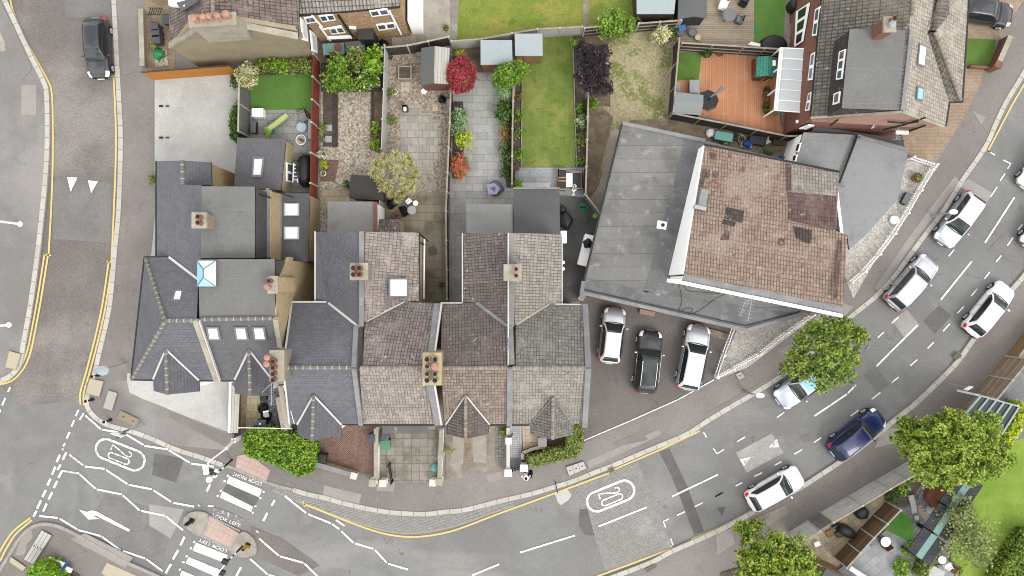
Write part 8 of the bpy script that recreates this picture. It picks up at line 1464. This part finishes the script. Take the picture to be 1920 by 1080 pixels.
# paddling pools, slide, toys
def pool(label, px, r, m, inner, h=.25):
    c = P(*px, ZP + h); o = empty('paddling_pool', (c.x, c.y, ZP), label, 'paddling pool'); mb = MB(); mb.lathe((c.x, c.y, ZP), [(r * .92, 0), (r, h * .3), (r * 1.02, h * .8), (r, h), (r * .9, h), (r * .87, h * .7), (r * .86, .1)], 24); mb.build('rim', m, o, smooth=True); mb = MB(); mb.cyl((c.x, c.y, ZP + h * .5), r * .88, r * .88, .12, 20); mb.build('water', inner, o); return o
pool('pale blue round paddling pool by red fence', (565, 238), .38, 'pool_liner', 'pool_liner'); pool('white round tub of toys by red fence', (564, 262), .38, 'plastic_white', 'cover_pale')
for dx, dy, m in ((-.1, .05, 'plastic_red'), (.08, -.04, 'plastic_green'), (.02, .12, 'plastic_yellow')): pass
o = thing('toy', 'small coloured toys inside white round tub', 'toy', (564, 262), .4); mb = MB(); c = P(564, 262, .5); mb.ball((c.x, c.y, .44), .09); mb.build('ball', 'plastic_red', o, smooth=True); mb = MB(); mb.rbox((c.x + .14, c.y - .08, .37), (.16, .1, .12), .5, .03); mb.build('block', 'plastic_green', o); mb = MB(); mb.rbox((c.x - .14, c.y + .08, .37), (.14, .12, .1), .2, .03); mb.build('block', 'hose_brown', o)
o = thing('toy_slide', 'lime green toy slide with striped steps on patio', 'slide', (518, 232)); a, b = P(503, 243, .85), P(539, 216, .25); mb = MB(); d = (b - a); s = Vector((-d.y, d.x, 0)).normalized()
for i in range(8):
    t0, t1 = i / 8, (i + 1) / 8; f = lambda t: a + d * t + Vector((0, 0, -.25 * t * (1 - t)))
    mb.face([f(t0) - s * .2, f(t1) - s * .2, f(t1) + s * .2, f(t0) + s * .2]); mb.face([f(t0) - s * .2 + Vector((0, 0, .12)), f(t1) - s * .2 + Vector((0, 0, .12)), f(t1) - s * .2, f(t0) - s * .2]); mb.face([f(t0) + s * .2, f(t1) + s * .2, f(t1) + s * .2 + Vector((0, 0, .12)), f(t0) + s * .2 + Vector((0, 0, .12))])
mb.build('chute', 'plastic_lime', o); mb = MB(); e = P(499, 256, .12)
for k in range(4): p = a.lerp(e, k / 4); mb.beam(p - s * .2, p + s * .2, .14, .06)
mb.build('step', 'plastic_lime_deep', o); mb = MB(); mb.beam(a - s * .22, e - s * .22, .05, .2); mb.beam(a + s * .22, e + s * .22, .05, .2); mb.build('side', 'plastic_lime', o)
box('toy', 'turquoise toy lying beside lime slide', 'toy', (518, 241), (.14, .5, .14), 'turquoise', -38); box('toy', 'red toy block under lime slide', 'toy', (509, 242), (.26, .2, .16), 'plastic_red', 20); box('grill_cover', 'grey cylinder cover along slatted fence foot', 'cover', (475, 238), (.36, .85, .5), 'metal_dark', 0, lid='chest_grey')
for x, y, rz, lab in ((1416, 38, -60, 'yellow toy spade at turf edge by grey deck'), (1449, 54, 30, 'yellow toy spade lying on turf')):
    c = P(x, y, .2); o = empty('toy_spade', c, lab, 'toy'); mb = MB(); d = Vector((math.cos(R(rz)), math.sin(R(rz)), 0)); mb.lathe((c.x, c.y, ZP + .02), [(.17, 0), (.2, .02), (.16, .04), (.02, .04)], 12, 0, 1., .8); mb.build('blade', 'plastic_yellow', o); mb = MB(); q = Vector((c.x, c.y, ZP + .04)); mb.tube([q - d * .15, q - d * .5], .03, 6); mb.build('handle', 'plastic_yellow', o)
o = thing('play_mat', 'green play net at corner of turf beside deck', 'mat', (1416, 57)); mb = MB(); q = [P(1408, 52, .2), P(1420, 50, .2), P(1424, 62, .2), P(1408, 63, .2)]; mb.slab(q, .03); mb.build('mat', 'plastic_green', o)
# white things beside the covered pool
o = thing('sun_lounger', 'white folded lounger beside black domed cover', 'lounger', (1420, 84)); mb = MB(); mb.slab([P(1408, 78, .5), P(1444, 86, .5), P(1442, 90, .45), P(1402, 84, .45)], .08); mb.build('bed', 'plastic_white', o); mb = MB(); c = P(1462, 84, .5); mb.box((c.x, c.y, .4), (.5, .2, .08), R(-20)); mb.build('footrest', 'plastic_white', o)
# south-east patios
o = thing('stone_bench', 'curved white stone bench in grey gravel garden', 'bench', (1712, 947)); mb = MB(); mb.slab([P(x, y, .45) for x, y in ((1703, 930), (1713, 928), (1718, 945), (1720, 961), (1711, 963), (1708, 946))], .1); mb.build('seat', 'stone_white', o)
for x, y in ((1708, 935), (1715, 957)): c = P(x, y, .3); mb = MB(); mb.box((c.x, c.y, ZP), (.25, .2, .24)); mb.build('leg', 'stone_white', o)
for x, y, lab in ((1706, 918, 'round white stepping stone near silver fence'), (1719, 971, 'round white stepping stone below stone bench')): c = P(x, y, ZP + .1); o = empty('stepping_stone', c, lab, 'stone'); mb = MB(); mb.lathe((c.x, c.y, ZP + .02), [(.19, 0), (.2, .05), (.17, .08), (.02, .085)], 18); mb.build('stone', 'stone_white', o)
o = thing('boulder', 'smooth white boulder on buff gravel circle', 'boulder', (1742, 956)); c = P(1742, 956, .3); mb = MB(); mb.ball((c.x, c.y, .25), .24, 0, 10, .7, .85, 1.4); mb.build('stone', 'stone_white', o, smooth=True)
for x, y, s, m, lab in ((1575, 1002, (.5, .4, .35), 'wood_brown', 'broken wooden stool on cluttered patio'), (1569, 986, (.7, .16, .3), 'metal_dark', 'dark folded frame on cluttered patio'), (1532, 1020, (.4, .3, .3), 'plastic_white', 'white tub on cluttered patio near round tree'), (1556, 1000, (.5, .5, .18), 'hose_brown', 'pile of brown boards on cluttered patio')): box('patio_clutter' if False else lab.split(' on ')[0].split()[-1], lab, lab.split(' on ')[0].split()[-1], (x, y), s, m, 25, lid=m)
box('garden_table', 'pale table at lower frame edge near dark walkway', 'table', (1752, 1075), (1.2, .9, .7), 'plastic_grey', -28, lid='concrete_white', lidn='tabletop'); armchair('white wire chair beside pale table near bush', (1779, 1062), 210, .5, .5, 'plastic_white', 'plastic_white', name='garden_chair'); pot('rust leaved pot plant near airy pale bush', (1790, 1068), .25, .3, 'terracotta', 'rust', pr=.35)
# top-left scraps and drains on the forecourt
o = thing('metal_rack', 'dark metal rack lying in gabled house garden', 'rack', (290, 21)); mb = MB(); c = P(290, 21, .2)
for k in range(6): mb.beam((c.x - .45 + k * .16, c.y - .25, ZP + .06), (c.x - .3 + k * .16, c.y + .25, ZP + .06), .03, .04)
for s in (-.25, .25): mb.beam((c.x - .5 + s * .3, c.y + s, ZP + .06), (c.x + .42 + s * .3, c.y + s, ZP + .06), .03, .04)
mb.build('bars', 'metal_dark', o)
for y, w in ((199, 'upper'), (258, 'lower')):
    o = thing('floor_hinge', f'{w} pair of black gate fixings on white yard', 'gate fixing', (307, y)); mb = MB(); c = P(302, y, ZP + .1); mb.rbox((c.x, c.y, ZP + .1), (.3, .14, .05), 0, .02); mb.build('plate', 'metal_black', o); mb = MB(); c = P(314, y, ZP + .1); mb.rbox((c.x, c.y, ZP + .1), (.26, .1, .05), 0, .02); mb.build('hinge', 'metal_black', o)
# overhead wire across the bright hedge
o = thing('overhead_cable', 'pale cable strung above bright clipped hedge', 'cable', (500, 802)); mb = MB(); mb.tube([P(446, 802, 2.4), P(500, 802.5, 2.35), P(548, 804, 2.5)], .025, 5); mb.build('wire', 'plastic_white', o)
o = thing('washing_line', 'straw coloured line across dry grass garden', 'line', (1240, 150)); mb = MB(); mb.tube([P(1264, 120, 1.7), P(1245, 150, 1.2), P(1222, 180, .8)], .02, 5); mb.build('line', 'rail_pale', o)
# metal gates and rails at the fronts
railing('small black gate leaning at square paving entrance', [(732, 868), (737, 900)], .85, 'metal_black', post=9, group='front gates', name='gate', pm='metal_black'); railing('small black gate across mosaic path', [(958, 879), (979, 872)], .9, 'metal_black', post=9, group='front gates', name='gate', pm='metal_black')
o = thing('letter_box', 'black hook lamp on white wall of mosaic path', 'lamp', (956, 817)); mb = MB(); c = P(957, 816, 1.2); mb.tube([(c.x - .25, c.y - .1, 1.1), (c.x + .05, c.y - .1, 1.15), (c.x + .15, c.y + .15, 1.2)], .06, 7); mb.build('arm', 'metal_black', o); o.name = 'wall_lamp'
# washing-up things in the middle yard
o = thing('manhole_cover', 'round dark drain cover in shaded old paving', 'manhole cover', (811, 470)); mb = MB(); c = P(811, 470, ZP + .1); mb.cyl((c.x, c.y, ZP + .1), .34, .34, .02, 20); mb.build('plate', 'iron_cover', o)
box('plant_stand', 'black plinth with white cup in shaded old paving', 'stand', (828, 533), (.3, .3, .35), 'bin_black', 0, lid='bin_black')

# ================================================================== the person on the pavement
def person():
    f = P(986, 884.5, ZP); o = empty('person', f, 'person in white top and dark trousers carrying black bag past white gate pier', 'person'); rz = R(250); fw = Vector((math.cos(rz), math.sin(rz), 0)); sd = Vector((-fw.y, fw.x, 0))
    def W3(a, b, z): return tuple(f + fw * a + sd * b + Vector((0, 0, z)))
    V, E, Rr = [], [], []
    def add(p, r, par=None):
        V.append(tuple(Vector(p) - f)); Rr.append(r)
        if par is not None: E.append((par, len(V) - 1))
        return len(V) - 1
    pel = add(W3(0, 0, .95), (.15, .12)); wa = add(W3(.01, 0, 1.1), (.14, .105), pel); ch = add(W3(.03, 0, 1.3), (.17, .12), wa); nk = add(W3(.05, 0, 1.46), (.075, .075), ch); hd = add(W3(.08, 0, 1.58), (.085, .095), nk); add(W3(.08, 0, 1.68), (.08, .09), hd)
    for s, fo in ((1, .28), (-1, -.26)):
        hp = add(W3(.0, s * .1, .88), (.095, .095), pel); kn = add(W3(fo * .55, s * .1, .5), (.065, .065), hp); an = add(W3(fo, s * .1, .1), (.045, .045), kn); add(W3(fo + .15, s * .1, .05), (.04, .035), an)
        sh = add(W3(.03, s * .2, 1.38), (.065, .065), ch); el = add(W3(-fo * .5, s * .27, 1.1), (.048, .048), sh); wr = add(W3(-fo * .7 + .14, s * .26, .88), (.034, .034), el); hn = add(W3(-fo * .7 + .18, s * .26, .8), (.038, .025), wr)
        for k in range(5): b = add(W3(-fo * .7 + .16 + .022 * k, s * (.25 + (.02 if k == 4 else 0)), .75 - .01 * (k % 3)), (.01, .01), hn); add(W3(-fo * .7 + .16 + .022 * k + .01, s * .24, .68 + .012 * abs(k - 2)), (.008, .008), b)
    me = bpy.data.meshes.new('body'); me.from_pydata(V, E, []); ob = bpy.data.objects.new('body', me); COL.objects.link(ob); sk = ob.modifiers.new('skin', 'SKIN'); ss = ob.modifiers.new('sub', 'SUBSURF'); ss.levels = ss.render_levels = 1
    for i, r in enumerate(Rr): me.skin_vertices[0].data[i].radius = r
    me.skin_vertices[0].data[0].use_root = True; dg = bpy.context.evaluated_depsgraph_get(); dg.update(); m2 = bpy.data.meshes.new_from_object(ob.evaluated_get(dg)); ob.modifiers.clear(); ob.data = m2; m2.name = 'body'
    for m in ('skin', 'cloth_white', 'cloth_black'): m2.materials.append(MT[m])
    for p in m2.polygons:
        c = p.center; zz = c.z; lat = abs(c.dot(sd)); p.material_index = 0; p.use_smooth = True
        if zz < .93 - ZP and not (lat > .19 and zz > .6): p.material_index = 2
        elif zz < 1.36 and zz > .9 - ZP and lat < .34 and not (lat > .22 and zz < 1.02): p.material_index = 1
    ob.parent = o
    h = Vector(W3(.07, 0, 1.66)); mb = MB(); mb.ball(tuple(h), .115, 0, 12, 1.0, 1., 1.); mb.build('hair', 'hair', o, smooth=True); q = MB(); n = Vector(W3(.2, 0, 1.63)); q.ball(tuple(n), .02, 0, 6); q.build('nose', 'skin', o)
    q = MB(); q.lathe(W3(.05, 0, 1.49), [(.1, 0), (.17, .02), (.19, .06), (.13, .09)], 16); q.build('hood', 'cloth_white', o, smooth=True)
    return o
person(); c = P(994.5, 888, .8); o = empty('shoulder_bag', (c.x, c.y, .55), 'large black bag hanging beside person in white top', 'bag'); mb = MB(); mb.rbox((c.x, c.y, .6), (.3, .5, .62), R(-12), .1); mb.build('bag', 'cloth_black', o, smooth=True); mb = MB(); mb.tube([(c.x - .05, c.y - .2, 1.2), (c.x - .15, c.y, 1.42), (c.x - .05, c.y + .2, 1.2)], .02, 6); mb.build('strap', 'cloth_black', o)
# ================================================================== camera, light, render settings
def finish():
    cam = bpy.data.cameras.new('camera'); co = bpy.data.objects.new('camera', cam); COL.objects.link(co)
    co.location = (0, 0, H); co.rotation_euler = (0, 0, 0); cam.sensor_width = 36; cam.lens = F / 1920 * 36; cam.clip_end = 2000; cam.clip_start = .5
    SC.camera = co
    el, az = R(50), R(138)                      # azimuth clockwise from +Y (up in the photograph): light from the lower right
    w = bpy.data.worlds.new('World'); SC.world = w; w.use_nodes = True; nt = w.node_tree; q = NB(nt); bg = nt.nodes['Background']
    sk = q.n('ShaderNodeTexSky', sky_type='NISHITA'); sk.sun_disc = False; sk.sun_elevation = el; sk.sun_rotation = az; sk.dust_density = 2.; sk.ozone_density = 1.; sk.altitude = 60
    hs = q.n('ShaderNodeHueSaturation'); hs.inputs['Saturation'].default_value = .22; hs.inputs['Value'].default_value = .8; q.l(sk.outputs[0], hs.inputs['Color'])
    tc = q.n('ShaderNodeTexCoord'); nz = q.n('ShaderNodeTexNoise'); nz.inputs['Scale'].default_value = 3.; nz.inputs['Detail'].default_value = 6; nz.inputs['Roughness'].default_value = .55
    q.l(tc.outputs['Generated'], nz.inputs['Vector'])
    f = q.ramp(nz.outputs['Fac'], .44, .54)
    cl = q.mix(f, hs.outputs[0], (9.5, 9.4, 9.3))
    q.l(cl, bg.inputs['Color']); bg.inputs['Strength'].default_value = .15
    s = bpy.data.lights.new('sun', 'SUN'); s.energy = .95; s.angle = R(24); s.color = (1., .955, .89)
    so = bpy.data.objects.new('sun', s); COL.objects.link(so)
    d = Vector((math.sin(az) * math.cos(el), math.cos(az) * math.cos(el), math.sin(el)))
    so.rotation_euler = d.to_track_quat('Z', 'Y').to_euler(); so.location = (20, -20, 60)
    SC.view_settings.view_transform = 'Standard'; SC.view_settings.look = 'None'; SC.view_settings.exposure = EXPO; SC.view_settings.gamma = 1
    SC.render.engine = 'CYCLES'; SC.cycles.max_bounces = 5; SC.cycles.diffuse_bounces = 3; SC.cycles.transparent_max_bounces = 6
    SC.cycles.use_denoising = True; SC.cycles.pixel_filter_type = 'BLACKMAN_HARRIS'; SC.cycles.filter_width = 1.05
EXPO = 1.09
finish()
